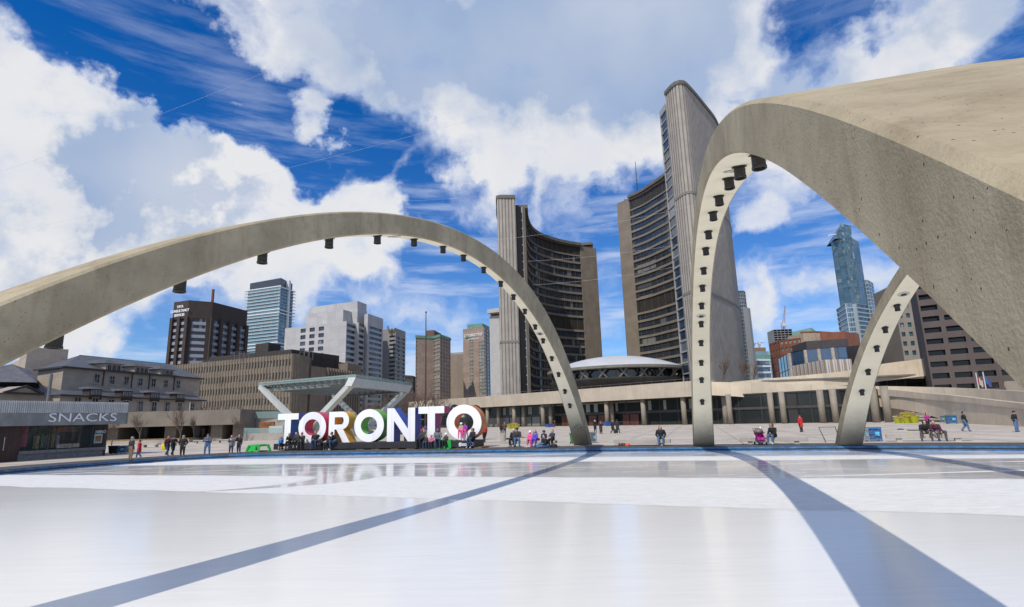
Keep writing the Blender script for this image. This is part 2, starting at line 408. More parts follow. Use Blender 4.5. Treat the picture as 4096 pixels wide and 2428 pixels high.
# blue rink edging
def blue_mat():
    m = mat('rink_blue', (.045, .15, .31), .55, .18, 2.2); t = m.node_tree; q = NB(t); p = t.nodes['Principled BSDF']
    base = p.inputs['Base Color'].links[0].from_socket; tcn = q.new('ShaderNodeTexCoord'); O = tcn.outputs['Object']
    f = q.mr(q.noise(q.vscale(O, (.5, .5, 6)), 3.2, 6, .65), .60, .67, 0, .8)
    q.put(p.inputs['Base Color'], q.mix(f, base, (.34, .30, .20, 1))); return m
BL = blue_mat(); edge = thing('rink_edging', 'low worn blue boards running all round the ice with a dark groove', 'rink boards', (0, 20, 0))
for nm, prof, m in (('upper_board', [(0, -.004), (0, -.135)], BL), ('groove', [(0, -.135), (-.10, -.137), (-.10, -.20)], mat('groove', (.02, .02, .022), .8)), ('lower_board', [(-.10, -.20), (-.10, -.33)], BL)):
    mb = MB()
    for (ka, za), (kb, zb) in zip(prof, prof[1:]):
        pa, pb = offs(RIM, ka), offs(RIM, kb)
        for k in range(n):
            j = (k+1) % n; mb.quad((*pa[j], za), (*pb[j], zb), (*pb[k], zb), (*pa[k], za))
    mb.build(nm, m, edge)
# ice
def ice_mat():
    m = bpy.data.materials.new('ice'); m.use_nodes = True; t = m.node_tree; q = NB(t); p = t.nodes['Principled BSDF']
    tcn = q.new('ShaderNodeTexCoord'); O = tcn.outputs['Object']; s = q.sep(O); X, Y = s[0], s[1]
    zi = -.28
    wob = q.m('MULTIPLY', q.m('SUBTRACT', q.noise(O, .25, 3, .5), .5), .9)
    fine = q.m('MULTIPLY', q.m('SUBTRACT', q.noise(q.vscale(O, (.35, 2.5, 1)), 2.2, 5, .65), .5), 1.1)
    def line(a, c):      # signed distance (in y) beyond the line through two floor points
        A, B = Zp(*a, zi), Zp(*c, zi); k = (B.y-A.y)/(B.x-A.x); c0 = A.y-k*A.x
        return q.m('ADD', q.m('SUBTRACT', Y, q.m('MULTIPLY_ADD', X, k, c0)), wob)
    l1 = line((924, 1836), (3500, 1822)); l2 = line((679, 1860), (3300, 1838))
    l3 = line((409, 1901), (4096, 1917)); l4 = line((0, 1944), (4096, 2066))
    sm = lambda v, w: q.mr(v, -w, w)
    bandA = q.m('MULTIPLY', sm(q.m('ADD', l2, q.m('MULTIPLY', fine, .5)), .7), q.m('SUBTRACT', 1, sm(q.m('ADD', l1, q.m('MULTIPLY', fine, .6)), 1.1)))
    bandB = q.m('MULTIPLY', sm(q.m('ADD', l4, q.m('MULTIPLY', fine, .2)), .22), q.m('SUBTRACT', 1, sm(q.m('ADD', l3, q.m('MULTIPLY', fine, .3)), .4)))
    # the resurfacer's turning sweep: a wet crescent cut into the broad white band
    c = Zp(850, 1925, zi); e = Zp(1090, 1935, zi)
    def disc(px, ry, rx, w):
        cc = Zp(*px, zi); dx = q.m('DIVIDE', q.m('SUBTRACT', X, cc.x), rx); dy = q.m('DIVIDE', q.m('SUBTRACT', Y, cc.y), ry)
        d = q.m('SQRT', q.m('ADD', q.m('MULTIPLY', dx, dx), q.m('MULTIPLY', dy, dy)))
        return q.mr(d, 1-w, 1+w, 1, 0)
    rightof = q.mr(X, -20, -17)
    big = disc((760, 1926), 4.6, 8.6, .02); small = disc((700, 1932), 4.2, 6.0, .06)
    cres = q.m('MULTIPLY', q.m('SUBTRACT', big, small, clamp=True), q.mr(X, -13.5, -11))
    bandB = q.m('MULTIPLY', bandB, q.m('SUBTRACT', 1, q.m('MULTIPLY', cres, .9)))
    # thin strokes of frost in the far wet strip
    st = q.noise(q.vscale(O, (.05, 1.6, 1), rot=(0, 0, .02)), 1.1, 2, .4)
    strokes = q.m('MULTIPLY', q.mr(st, .66, .70), q.mr(l3, .2, 1.))
    near = q.m('SUBTRACT', 1, sm(l4, .2))
    rimside = sm(l1, .6)
    sc = q.noise(q.vscale(O, (.16, .7, 1), rot=(0, 0, .12)), .55, 7, .6)
    sc2 = q.noise(q.vscale(O, (.5, 6, 1), rot=(0, 0, -.08)), 2.2, 7, .75)
    nearw = q.m('MULTIPLY', near, q.m('ADD', q.mr(sc, .36, .68, 0, .42), q.m('ADD', q.mr(sc2, .50, .80, 0, .40), q.mr(Y, 24, 8, .16, .42))))
    # a few long thin skate scratches
    scr = None
    for ang, scl, off in ((.12, 1.0, 0), (-.35, .8, 7), (.6, .7, 13), (2.2, .9, 3)):
        v = q.vscale(O, (.05, 3.2*scl, 1), loc=(off, off*2.3, 0), rot=(0, 0, ang)); k = q.noise(v, 1.2, 2, .35, .25)
        k = q.mr(q.m('ABSOLUTE', q.m('SUBTRACT', k, .5)), .0, .010, 1, 0); k = q.m('MULTIPLY', k, q.mr(q.noise(O, .4, 2, .5), .46, .58))
        scr = k if scr is None else q.m('MAXIMUM', scr, k)
    frost = q.m('MAXIMUM', q.m('MAXIMUM', bandA, bandB), q.m('MAXIMUM', q.m('MULTIPLY', strokes, .75), nearw), clamp=True)
    frost = q.m('MULTIPLY', frost, q.m('MULTIPLY', q.mr(fine, -.5, .3, .86, 1.), q.mr(q.noise(q.vscale(O, (.7, 3, 1), rot=(0, 0, .3)), 3.5, 7, .75), .3, .62, .72, 1.)))
    frost = q.m('MAXIMUM', frost, q.m('MULTIPLY', scr, .6))
    drag = q.noise(q.vscale(O, (.35, 4.5, 1), rot=(0, 0, .10)), 1.6, 9, .78); drag2 = q.noise(q.vscale(O, (.5, 7, 1), rot=(0, 0, -.22)), 1.3, 8, .78)
    tone = q.m('MULTIPLY', q.mr(drag, .30, .70, .95, 1.035, False), q.mr(drag2, .32, .68, .965, 1.025, False))
    wet = q.mix(rimside, q.mix(near, (.57, .562, .535, 1), (.81, .79, .73, 1)), (.55, .565, .58, 1))
    # slow tonal drift inside the sheets
    wet = q.mix(q.mr(q.noise(O, .12, 3, .5), .35, .65, 0, .5), wet, (.76, .75, .72, 1))
    scuff = q.mr(q.noise(q.vscale(O, (.8, 1.9, 1), rot=(0, 0, .2)), 2.6, 9, .82), .36, .62, .86, 1.0)
    tone = q.m('MULTIPLY', tone, q.m('MAXIMUM', scuff, q.m('SUBTRACT', 1, q.m('MAXIMUM', bandA, bandB))))
    tcol = q.new('ShaderNodeCombineXYZ')
    for i in range(3): q.put(tcol.inputs[i], tone)
    q.put(p.inputs['Base Color'], q.mix(1., tcol.outputs[0], q.mix(frost, wet, (.81, .80, .75, 1)), 'MULTIPLY'))
    q.put(p.inputs['Roughness'], q.m('ADD', q.mr(q.m('MULTIPLY', frost, q.m('SUBTRACT', 1, q.m('MULTIPLY', near, .85))), 0, .8, .10, .62), q.m('MULTIPLY', near, .05)))
    p.inputs['IOR'].default_value = 1.31
    q.put(p.inputs['Specular IOR Level'], q.mr(q.m('MULTIPLY', frost, q.m('SUBTRACT', 1, q.m('MULTIPLY', near, .8))), 0, .8, .27, .12))
    bn = q.new('ShaderNodeBump'); bn.inputs['Strength'].default_value = .10; bn.inputs['Distance'].default_value = .01
    hgt = q.m('ADD', q.noise(q.vscale(O, (.4, 1.6, 1)), 2.5, 5, .6), q.m('MULTIPLY', frost, q.noise(O, 14, 5, .7)))
    q.put(bn.inputs['Height'], hgt); q.put(p.inputs['Normal'], bn.outputs[0])
    return m
mb = MB(); mb.poly([(x, y, -.28) for x, y in offs(RIM, .3)])
tag(mb.build('ice', ice_mat()), kind='structure')
# yellow painted bars on the paving
yl = mat('yellow_paint', (.62, .42, .05), .7, .2, 4)
k_ = 0
for (a, c, w) in ((z3(1293, 1005), z3(1356, 1005), .45), (z3(1398, 967), z3(1455, 967), .45), (z3(1478, 940), z3(1526, 940), .45), (z3(2148, 921), z3(2184, 921), .45), (z4(1052, 1088), z4(1100, 1088), .4), (z4(1215, 1120), z4(1298, 1119), .45), (z4(1442, 1163), z4(1558, 1165), .45)):
    A, B = Gd(*a), Gd(*c); d = (B-A).normalized(); nr = Vector((-d.y, d.x, 0))*w
    tag(MB().quad((A.x, A.y, .005), (B.x, B.y, .005), (B.x+nr.x, B.y+nr.y, .005), (A.x+nr.x, A.y+nr.y, .005)).build('road_marking', yl), kind='structure')
# ------------------------------------------------------------------ concrete arches
def arch_mat():
    m = bpy.data.materials.new('arch_concrete'); m.use_nodes = True; t = m.node_tree; q = NB(t); p = t.nodes['Principled BSDF']
    tcn = q.new('ShaderNodeTexCoord'); O = tcn.outputs['Object']; z = q.sep(O)[2]
    a = q.noise(O, .55, 6, .62); c = q.noise(O, 2.6, 6, .68); g = q.noise(O, 38, 4, .65)
    col = q.mix(q.mr(a, .3, .7), (.315, .262, .17, 1), (.48, .405, .268, 1))
    col = q.mix(q.mr(c, .45, .78, 0, .5), col, (.19, .15, .095, 1))
    st = q.noise(q.vscale(O, (1.7, 1.7, .14)), 1.6, 6, .65)
    col = q.mix(q.mr(st, .5, .74, 0, .42), col, (.19, .14, .075, 1))
    col = q.mix(q.mr(g, .3, .72, .0, .22), col, (.44, .385, .28, 1))
    vo = q.new('ShaderNodeTexVoronoi'); q.put(vo.inputs['Vector'], q.vscale(O, (1, 1, .8))); vo.inputs['Scale'].default_value = 22; vo.inputs['Randomness'].default_value = 1
    pick = q.mr(q.sep(vo.outputs['Color'])[0], .05, .07); siz = q.mr(q.sep(vo.outputs['Color'])[1], 0, 1, .045, .155, False)
    nz = q.m('MULTIPLY_ADD', q.noise(O, 90, 2), .03, vo.outputs['Distance'])
    pit = q.m('MULTIPLY', q.m('LESS_THAN', nz, siz), pick)
    pitd = q.m('MULTIPLY', q.mr(q.m('SUBTRACT', siz, nz), 0, .025), pick)
    col = q.mix(q.m('MULTIPLY', pit, .85), col, (.045, .038, .028, 1))
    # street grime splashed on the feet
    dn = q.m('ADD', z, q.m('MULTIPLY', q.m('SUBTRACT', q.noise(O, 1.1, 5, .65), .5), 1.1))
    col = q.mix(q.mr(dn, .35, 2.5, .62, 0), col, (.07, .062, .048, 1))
    q.put(p.inputs['Base Color'], col); p.inputs['Roughness'].default_value = .88; p.inputs['Specular IOR Level'].default_value = .25
    bn = q.new('ShaderNodeBump'); bn.inputs['Strength'].default_value = .8; bn.inputs['Distance'].default_value = .008
    h = q.m('ADD', q.m('MULTIPLY', q.noise(O, 60, 3, .6), .9), q.m('ADD', q.m('MULTIPLY', q.noise(O, 22, 3, .55), .6), q.m('MULTIPLY', pitd, -3.0)))
    q.put(bn.inputs['Height'], h); q.put(p.inputs['Normal'], bn.outputs[0])
    return m
def soffit_mat():
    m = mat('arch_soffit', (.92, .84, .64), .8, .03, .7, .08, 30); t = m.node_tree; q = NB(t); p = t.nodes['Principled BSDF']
    base = p.inputs['Base Color'].links[0].from_socket; tcn = q.new('ShaderNodeTexCoord'); O = tcn.outputs['Object']; z = q.sep(O)[2]
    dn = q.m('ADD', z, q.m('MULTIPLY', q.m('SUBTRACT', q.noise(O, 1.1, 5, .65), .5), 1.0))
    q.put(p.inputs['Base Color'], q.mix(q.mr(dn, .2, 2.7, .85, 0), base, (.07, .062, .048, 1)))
    return m
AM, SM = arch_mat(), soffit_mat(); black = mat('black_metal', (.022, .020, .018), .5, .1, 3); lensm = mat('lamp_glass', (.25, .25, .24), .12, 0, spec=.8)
chrome = mat('pale_ring', (.55, .53, .48), .5, 0)
SHARED = dict(L=38.617, Ho=7.962, a=.162, Hi=7.461, ins=.719, b=.14, w0=.356, w1=.613, a2=-.009, b2=.042, c=0, ci=0)
AR = {'left': dict(L=40.156, Ho=9.157, a=.258, Hi=8.307, ins=.803, b=.133, w0=.204, w1=.59, a2=.066, b2=-.003, c=-.153, ci=-.035, x=4.839, y=40.803, th=18.167),
      'mid': dict(SHARED, x=11.381, y=35.222, th=15.902), 'right': dict(SHARED, x=18.345, y=32.305, th=16.713)}
KS = 1.12; ZB = -.246
def arch_curves(d, nseg=128):
    th = math.radians(d['th']); es = Vector((-math.sin(th), -math.cos(th), 0)); eu = Vector((math.cos(th), -math.sin(th), 0)); F0 = Vector((d['x'], d['y'], 0))
    res = []
    for i in range(nseg+1):
        X = 2*i/nseg-1; s = (X+1)/2*d['L']; zo = d['Ho']*(1-X*X)*(1+d['c']*X+d['a']*X*X+d['a2']*X**4)
        xi = X*(1-2*d['ins']/d['L']); si = (xi+1)/2*d['L']; zi = d['Hi']*(1-X*X)*(1+d['ci']*X+d['b']*X*X+d['b2']*X**4)
        wo = d['w0']+(d['w1']-d['w0'])*X*X; wi = d['w0']+(d['w1']-d['w0'])*xi*xi
        sc = lambda s_, u_, z_: (F0+es*s_+eu*u_)*KS+Vector((0, 0, z_*KS+ZB))
        bw = d.get('bulge', 0)*max(0, X)**1.5
        res.append((sc(s, -wo, zo), sc(s, wo+bw, zo), sc(si, wi+bw*.6, zi), sc(si, -wi, zi)))
    return res
def build_arch(key, label, lamps, covers):
    d = AR[key]; cv = arch_curves(d); c0 = (cv[0][0]+cv[0][1])/2
    root = thing('concrete_arch', label, 'arch', (c0.x, c0.y, 0), 'concrete arches over the rink')
    mb = MB(); rows = []
    for (ol, orr, ir, il) in cv:
        # eight corner section with small chamfers
        sec = []
        P4 = [ol, orr, ir, il]
        for k in range(4):
            p = P4[k]
            for nb in (P4[k-1], P4[(k+1) % 4]):
                dd = (nb-p); sec.append(p+dd.normalized()*min(.045, dd.length*.2))
        rows.append(sec)
    vs = [v for r in rows for v in r]; fs = []; mi = []
    for i in range(len(rows)-1):
        for k in range(8):
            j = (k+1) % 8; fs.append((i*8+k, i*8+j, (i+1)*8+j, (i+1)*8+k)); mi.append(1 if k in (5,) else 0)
    mb.v = [tuple(v) for v in vs]; mb.f = fs; mb.mi = mi
    mb.add([tuple(v) for v in rows[0]], [tuple(range(8))]); mb.add([tuple(v) for v in rows[-1]], [tuple(range(7, -1, -1))])
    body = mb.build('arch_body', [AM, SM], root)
    bm = bmesh.new(); bm.from_mesh(body.data); bmesh.ops.recalc_face_normals(bm, faces=bm.faces)
    for f in bm.faces: f.smooth = True
    bm.to_mesh(body.data); bm.free()
    try: body.data.set_sharp_from_angle(angle=math.radians(30))
    except Exception: pass
    mids = [(r[2]+r[3])/2 for r in cv]
    pm = [proj(p+Vector((0, 0, -.13))) if (p.y > (6.8 if key == 'mid' else 1)) else (1e9, 1e9) for p in mids]
    proto = None
    for px, py in lamps:
        i = min(range(len(mids)), key=lambda k: (pm[k][0]-px)**2+(pm[k][1]-py)**2)
        # slide along the soffit to the nearest point of the segment
        P = mids[i]; tng = (mids[min(i+1, 128)]-mids[max(i-1, 0)]).normalized(); nrm = tng.cross((cv[i][1]-cv[i][0]).normalized()).normalized()
        if nrm.z > 0: nrm = -nrm
        slope = abs(tng.z); top = .08+.16*slope
        lm = MB(); lm.lathe([(.105, top), (.105, -.22), (.114, -.225), (.114, -.26), (.09, -.26), (.08, -.22)], P, 20, 0, True)
        l = lm.build('downlight', black, root, smooth=False)
        MB().lathe([(.08, -.218), (.0, -.214)], P, 20, 0, False).build('lens', lensm, l)
        fl = MB(); u = (cv[i][1]-cv[i][0]).normalized(); w = tng
        ring = [P+nrm*.012+(u*math.cos(a)+w*math.sin(a)/max(.5, math.sqrt(1-slope*slope)))*.14 for a in [2*pi*k/20 for k in range(20)]]
        fl.poly(ring); fl.poly([p+nrm*.02 for p in ring][::-1])
        for k in range(20): fl.quad(ring[k], ring[(k+1) % 20], ring[(k+1) % 20]+nrm*.02, ring[k]+nrm*.02)
        fl.build('flange', black, l)
    for px, py in covers:
        pm2 = [proj(p) if p.y > 1 else (1e9, 1e9) for p in mids]
        i = min(range(len(mids)), key=lambda k: (pm2[k][0]-px)**2+(pm2[k][1]-py)**2); P = mids[i]; tng = (mids[min(i+1, 128)]-mids[max(i-1, 0)]).normalized(); u = (cv[i][1]-cv[i][0]).normalized(); nrm = tng.cross(u).normalized()
        if nrm.z > 0: nrm = -nrm
        r = MB(); ra, rb = .22, .12
        pr = lambda rad, k, h: P+nrm*h+(u*math.cos(2*pi*k/20)+tng*math.sin(2*pi*k/20))*rad
        for k in range(20): r.quad(pr(ra, k, .015), pr(ra, k+1, .015), pr(rb, k+1, .03), pr(rb, k, .03))
        cvv = r.build('ceiling_ring', chrome, root)
        MB().poly([pr(rb, k, .018) for k in range(20)]).build('vent', black, cvv)
    return root
PX = lambda l: [(x*F, y*F) for x, y in l]
AR['mid']['bulge'] = .75
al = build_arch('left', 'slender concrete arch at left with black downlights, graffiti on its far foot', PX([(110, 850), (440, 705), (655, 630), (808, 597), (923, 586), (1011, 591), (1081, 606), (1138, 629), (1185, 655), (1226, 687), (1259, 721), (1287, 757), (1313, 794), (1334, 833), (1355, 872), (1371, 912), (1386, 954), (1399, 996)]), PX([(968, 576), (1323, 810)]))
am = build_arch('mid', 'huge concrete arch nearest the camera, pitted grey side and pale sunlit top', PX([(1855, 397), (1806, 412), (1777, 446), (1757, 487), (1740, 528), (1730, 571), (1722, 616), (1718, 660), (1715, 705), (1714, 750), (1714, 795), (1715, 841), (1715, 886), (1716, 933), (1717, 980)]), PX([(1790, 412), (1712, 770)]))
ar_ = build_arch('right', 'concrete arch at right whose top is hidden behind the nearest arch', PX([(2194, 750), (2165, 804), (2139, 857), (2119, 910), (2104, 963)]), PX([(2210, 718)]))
# chalky graffiti scrawl on the far foot of the left arch
cvl = arch_curves(AR['left'])
def soffit_pt(cv, px, py):
    best = None
    for i in range(len(cv)-1):
        if cv[i][2].y < 20: continue
        for t in (0, .5):
            R_ = cv[i][2].lerp(cv[i+1][2], t); L_ = cv[i][3].lerp(cv[i+1][3], t); a = proj(R_); c = proj(L_)
            if abs(a[0]-c[0]) < 1: continue
            k = (px-c[0])/(a[0]-c[0]); y = c[1]+(a[1]-c[1])*k; e = abs(y-py)
            if best is None or e < best[0]: best = (e, L_.lerp(R_, k))
    return best[1]
sg = MB(); nrm = Vector((-.3, -.8, -.5)).normalized()
for loop in ([(985, 905), (1000, 885), (1025, 890), (1040, 915), (1015, 925), (990, 912)], [(1015, 880), (1035, 867), (1058, 872), (1062, 900), (1040, 920), (1022, 900)], [(1055, 895), (1080, 880), (1105, 890), (1115, 910), (1090, 925), (1062, 912)], [(1030, 925), (1050, 905), (1075, 915), (1060, 940), (1038, 935)]):
    pts = [soffit_pt(cvl, *z3(x, y))+nrm*.03 for x, y in loop+loop[:1]]
    sg.tube(pts, .022, 5)
sg.build('graffiti', mat('chalk', (.40, .37, .30), .9, .3, 8), al)
# ------------------------------------------------------------------ the big letters
FLp, FRp = Gd(*z2(233, 1135)), Gd(*z2(2252, 1110))
sx = (FRp-FLp).normalized(); sb = Vector((-sx.y, sx.x, 0))        # along the sign, and back
SL = (FRp-FLp).length
sign = thing('letter_sign', 'giant white block letters spelling TORONTO with coloured sides on a black plinth', 'sign', tuple(FLp))
white = mat('sign_white', (.86, .86, .87), .5, .015, .6, panel=(1.22, 5., .12)); blk = mat('plinth_black', (.022, .022, .024), .55, .15, 1.5)
mb = MB()
for a in range(1):
    c = [FLp, FRp, FRp+sb*2.1, FLp+sb*2.1]; mb.prism([(p.x, p.y) for p in c], .09, .58)
mb.build('plinth', blk, sign, bevel=.01)
wood = mat('pallet_wood', (.20, .12, .06), .8, .25, 3)
for x in (1060, 1210, 1400, 1560, 1700, 1880, 2060, 2230):
    w = wallpt(*z2(x, 1118), FLp, FRp); s = (w-FLp).dot(sx); q = FLp+sx*s
    c = [q+sb*.05, q+sx*.7+sb*.05, q+sx*.7+sb*1.9, q+sb*1.9]; MB().prism([(p.x, p.y) for p in c], 0, .09).build('pallet_block', wood, sign)
text_mesh('#share3DTO', .34, .004, 'plinth_lettering', white, sign, FLp+sx*((wallpt(*z2(283, 1110), FLp, FRp)-FLp).dot(sx))-sb*.006+Vector((0, 0, .2)), sx, (0, 0, 1))
text_mesh('#xoTO', .40, .004, 'plinth_lettering', white, sign, FLp+sx*((wallpt(*z2(2090, 1080), FLp, FRp)-FLp).dot(sx))-sb*.006+Vector((0, 0, .2)), sx, (0, 0, 1), bold=.008)
LF0 = FLp+sb*.62; LF1 = FRp+sb*.62; LD = 1.12; LZ = .582
def letter(ch, xa, xb, ytop, ybot, colr, cname, label):
    ya = wallpt(*z2((xa+xb)/2, ytop), LF0, LF1).z; za = wallpt(*z2((xa+xb)/2, ybot), LF0, LF1).z
    sa = (wallpt(*z2(xa, (ytop+ybot)/2), LF0, LF1)-LF0).dot(sx); se = (wallpt(*z2(xb, (ytop+ybot)/2), LF0, LF1)-LF0).dot(sx)
    Wd = se-sa; z0 = LZ; Ht = ya-z0
    if ch in 'O': z0 = LZ; Ht = ya-z0
    P = lambda u, v, k: LF0+sx*(sa+u*Wd)+sb*k+Vector((0, 0, z0+v*Ht))
    mb = MB()
    def strip(A, B, closed):     # quads between two outlines, plus their walls
        n_ = len(A); rng = range(n_ if closed else n_-1)
        for i in rng:
            j = (i+1) % n_
            mb.quad(P(*A[i], 0), P(*B[i], 0), P(*B[j], 0), P(*A[j], 0), 0); mb.quad(P(*A[j], LD), P(*B[j], LD), P(*B[i], LD), P(*A[i], LD), 0)
            mb.quad(P(*A[i], 0), P(*A[j], 0), P(*A[j], LD), P(*A[i], LD), 1); mb.quad(P(*B[j], 0), P(*B[i], 0), P(*B[i], LD), P(*B[j], LD), 1)
        if not closed:
            for i in (0, n_-1): mb.quad(P(*A[i], 0), P(*B[i], 0), P(*B[i], LD), P(*A[i], LD), 1)
    def solid(pl):
        n_ = len(pl); mb.poly([P(*p, 0) for p in pl], 0); mb.poly([P(*p, LD) for p in pl][::-1], 0)
        for i in range(n_): j = (i+1) % n_; mb.quad(P(*pl[i], 0), P(*pl[i], LD), P(*pl[j], LD), P(*pl[j], 0), 1)
    if ch == 'O':
        t = .226; n_ = 48; tv = t*Wd/Ht
        ang = [2*pi*i/n_ for i in range(n_)]
        strip([(.5+.5*math.cos(a), .5+.5*math.sin(a)) for a in ang], [(.5+(.5-t)*math.cos(a), .5+(.5-tv)*math.sin(a)) for a in ang], True)
    elif ch == 'T':
        h = .795; a, e = .355, .645
        solid([(0, 1), (0, h), (a, h), (a, 0), (e, 0), (e, h), (1, h), (1, 1)][::-1][::-1])
    elif ch == 'N':
        w = .25
        solid([(0, 0), (w, 0), (w, .62), (1-w, 0), (1, 0), (1, 1), (1-w, 1), (1-w, .37), (w, 1), (0, 1)][::-1])
    elif ch == 'R':
        w = .27; solid([(0, 0), (0, 1), (w, 1), (w, 0)])
        n_ = 20; r = .29; cxx = .94-r*Ht/Wd*.95; rx = .94-cxx
        A = [(w, 1)]+[(cxx+rx*math.cos(a), .71+.29*math.sin(a)) for a in [pi/2-pi*i/n_ for i in range(n_+1)]]+[(w, .42)]
        rx2 = rx-.25; B = [(w, .82)]+[(cxx+rx2*math.cos(a), .71-.01+.12*math.sin(a)) for a in [pi/2-pi*i/n_ for i in range(n_+1)]]+[(w, .58)]
        strip(A, B, False)
        solid([(.36, .42), (.66, .44), (1.0, 0), (.69, 0)])
    m = mat('side_'+cname, colr, .45, .10, 5, panel=(9., .14, .22), stretch=(1, 1, 6))
    mb.build('letter', [white, m], sign, label=label)
for a in (('T', 273, 480, 762, 1080, (.05, .22, .58), 'blue', 'white letter T with blue sides, first of the word'), ('O', 485, 760, 745, 1078, (.66, .05, .13), 'crimson', 'white letter O with crimson sides'),
          ('R', 788, 1002, 742, 1070, (.86, .42, .02), 'amber', 'white letter R with amber yellow sides'), ('O', 1043, 1340, 717, 1068, (.17, .48, .05), 'green', 'white letter O with green sides'),
          ('N', 1372, 1652, 705, 1062, (.06, .12, .48), 'navy', 'white letter N with navy blue sides'), ('T', 1685, 1945, 690, 1055, (.40, .06, .28), 'plum', 'white letter T with plum sides'),
          ('O', 1967, 2318, 672, 1048, (.66, .22, .05), 'orange', 'white letter O with orange sides, last of the word')): letter(*a)
# ------------------------------------------------------------------ city hall
beige = mat('precast_beige', (.215, .18, .138), .85, .06, .25, streak=.16, panel=(2.4, 3.5, .35))
ribc = mat('ribbed_concrete', (.37, .335, .29), .88, .07, .3, streak=.3)
darkcap = mat('roof_edge', (.13, .125, .11), .8, .1, .5)
tglass = glass('tower_glass', (.016, .022, .030), .07, .5, .10, (1.5, 3.5), .7)
louv = mat('louvre_brown', (.035, .029, .023), .6, .1, .6, panel=(1.5, 30., .6))
def crom(pts, n):
    P = [Vector((p[0], p[1], 0)) for p in pts]; P = [P[0]*2-P[1]]+P+[P[-1]*2-P[-2]]; dense = []
    for i in range(1, len(P)-2):
        for k in range(16):
            t = k/16; a, b_, c, d = P[i-1:i+3]
            dense.append(.5*((2*b_)+(c-a)*t+(2*a-5*b_+4*c-d)*t*t+(3*b_-3*c+d-a)*t**3))
    dense.append(P[-2]); L_ = [0]
    for a, c in zip(dense, dense[1:]): L_.append(L_[-1]+(c-a).length)
    r = []; j = 0
    for k in range(n+1):
        s = L_[-1]*k/n
        while j < len(L_)-2 and L_[j+1] < s: j += 1
        t = (s-L_[j])/max(1e-9, L_[j+1]-L_[j]); r.append(dense[j].lerp(dense[j+1], t))
    return r, L_[-1]
def offset_path(P, k):
    r = []
    for i in range(len(P)):
        d = (P[min(i+1, len(P)-1)]-P[max(i-1, 0)]).normalized(); r.append(P[i]+Vector((-d.y, d.x, 0))*k)
    return r
def vstrip(mb, P, za, zb, mi=0):
    for a, c in zip(P, P[1:]): mb.quad((a.x, a.y, za), (c.x, c.y, za), (c.x, c.y, zb), (a.x, a.y, zb), mi)
def hstrip(mb, P, Q, z, mi=0):
    for a, c, d, e in zip(P, P[1:], Q[1:], Q): mb.quad((a.x, a.y, z), (c.x, c.y, z), (d.x, d.y, z), (e.x, e.y, z), mi)
def glazed_curve(root, P, levels, zlo, ztop):
    """concave office wall: floors are (z0, z1, kind); P runs left to right seen from outside"""
    wall = MB(); back = offset_path(P, .45); zprev = zlo
    for z0, z1, kind in levels:
        vstrip(wall, P, zprev, z0); hstrip(wall, P, back, z0); hstrip(wall, back, P, z1)
        b2 = MB(); vstrip(b2, back, z0, z1)
        b2.build('window_band' if kind == 'w' else 'louvre_band', tglass if kind == 'w' else louv, root)
        zprev = z1
    vstrip(wall, P, zprev, ztop)
    for p, q_ in zip(P[::2], offset_path(P, .3)[::2]):
        for z0, z1, kind in levels: wall.bar((q_.x, q_.y, z0), (q_.x, q_.y, z1), .10, .16, 1)
    wall.build('spandrel_wall', [beige, mat('mullion', (.10, .095, .085), .5, 0)], root)
def ribbed(root, path, za, zb, name='ribbed_shell', pitch=1.15, ledges=()):
    Q, ln = crom(path, 400); cnt = int(ln/pitch); P, _ = crom(path, cnt*4); inn = offset_path(P, .16); mb = MB(); R_ = []
    for i in range(len(P)):
        k = i % 4
        R_.append(P[i] if k in (0, 1, 2) else inn[i])
    # dense profile: flat, flat, edge, groove
    prof = []
    for i in range(0, len(P)-4, 4):
        prof += [P[i], P[i+2].lerp(P[i+3], .75), inn[i+2].lerp(inn[i+3], .5), inn[i+4].lerp(inn[i+3], .1)]
    prof.append(P[-1]); vstrip(mb, prof, za, zb); mb.mi = [1 if k % 4 in (1, 2, 3) else 0 for k in range(len(mb.f))]; mb.build(name, [ribc, mat('rib_groove_shade', (.225, .205, .178), .9, .08, .4)], root)  # groove faces darker than the ribs, their shade put into the colour
    for z in ledges:
        o = offset_path(P, -.12); e = MB(); vstrip(e, o, z, z+.75); hstrip(e, o, P, z+.75); hstrip(e, P, o, z); e.build('ledge', mat('ledge', (.20, .185, .16), .85, .1, .5), root)
    return P
def levels(z0, specs):
    r = []; z = z0
    for kind, n_, h, sp in specs:
        for _ in range(n_): r.append((z+sp, z+h, kind)); z += h
    return r
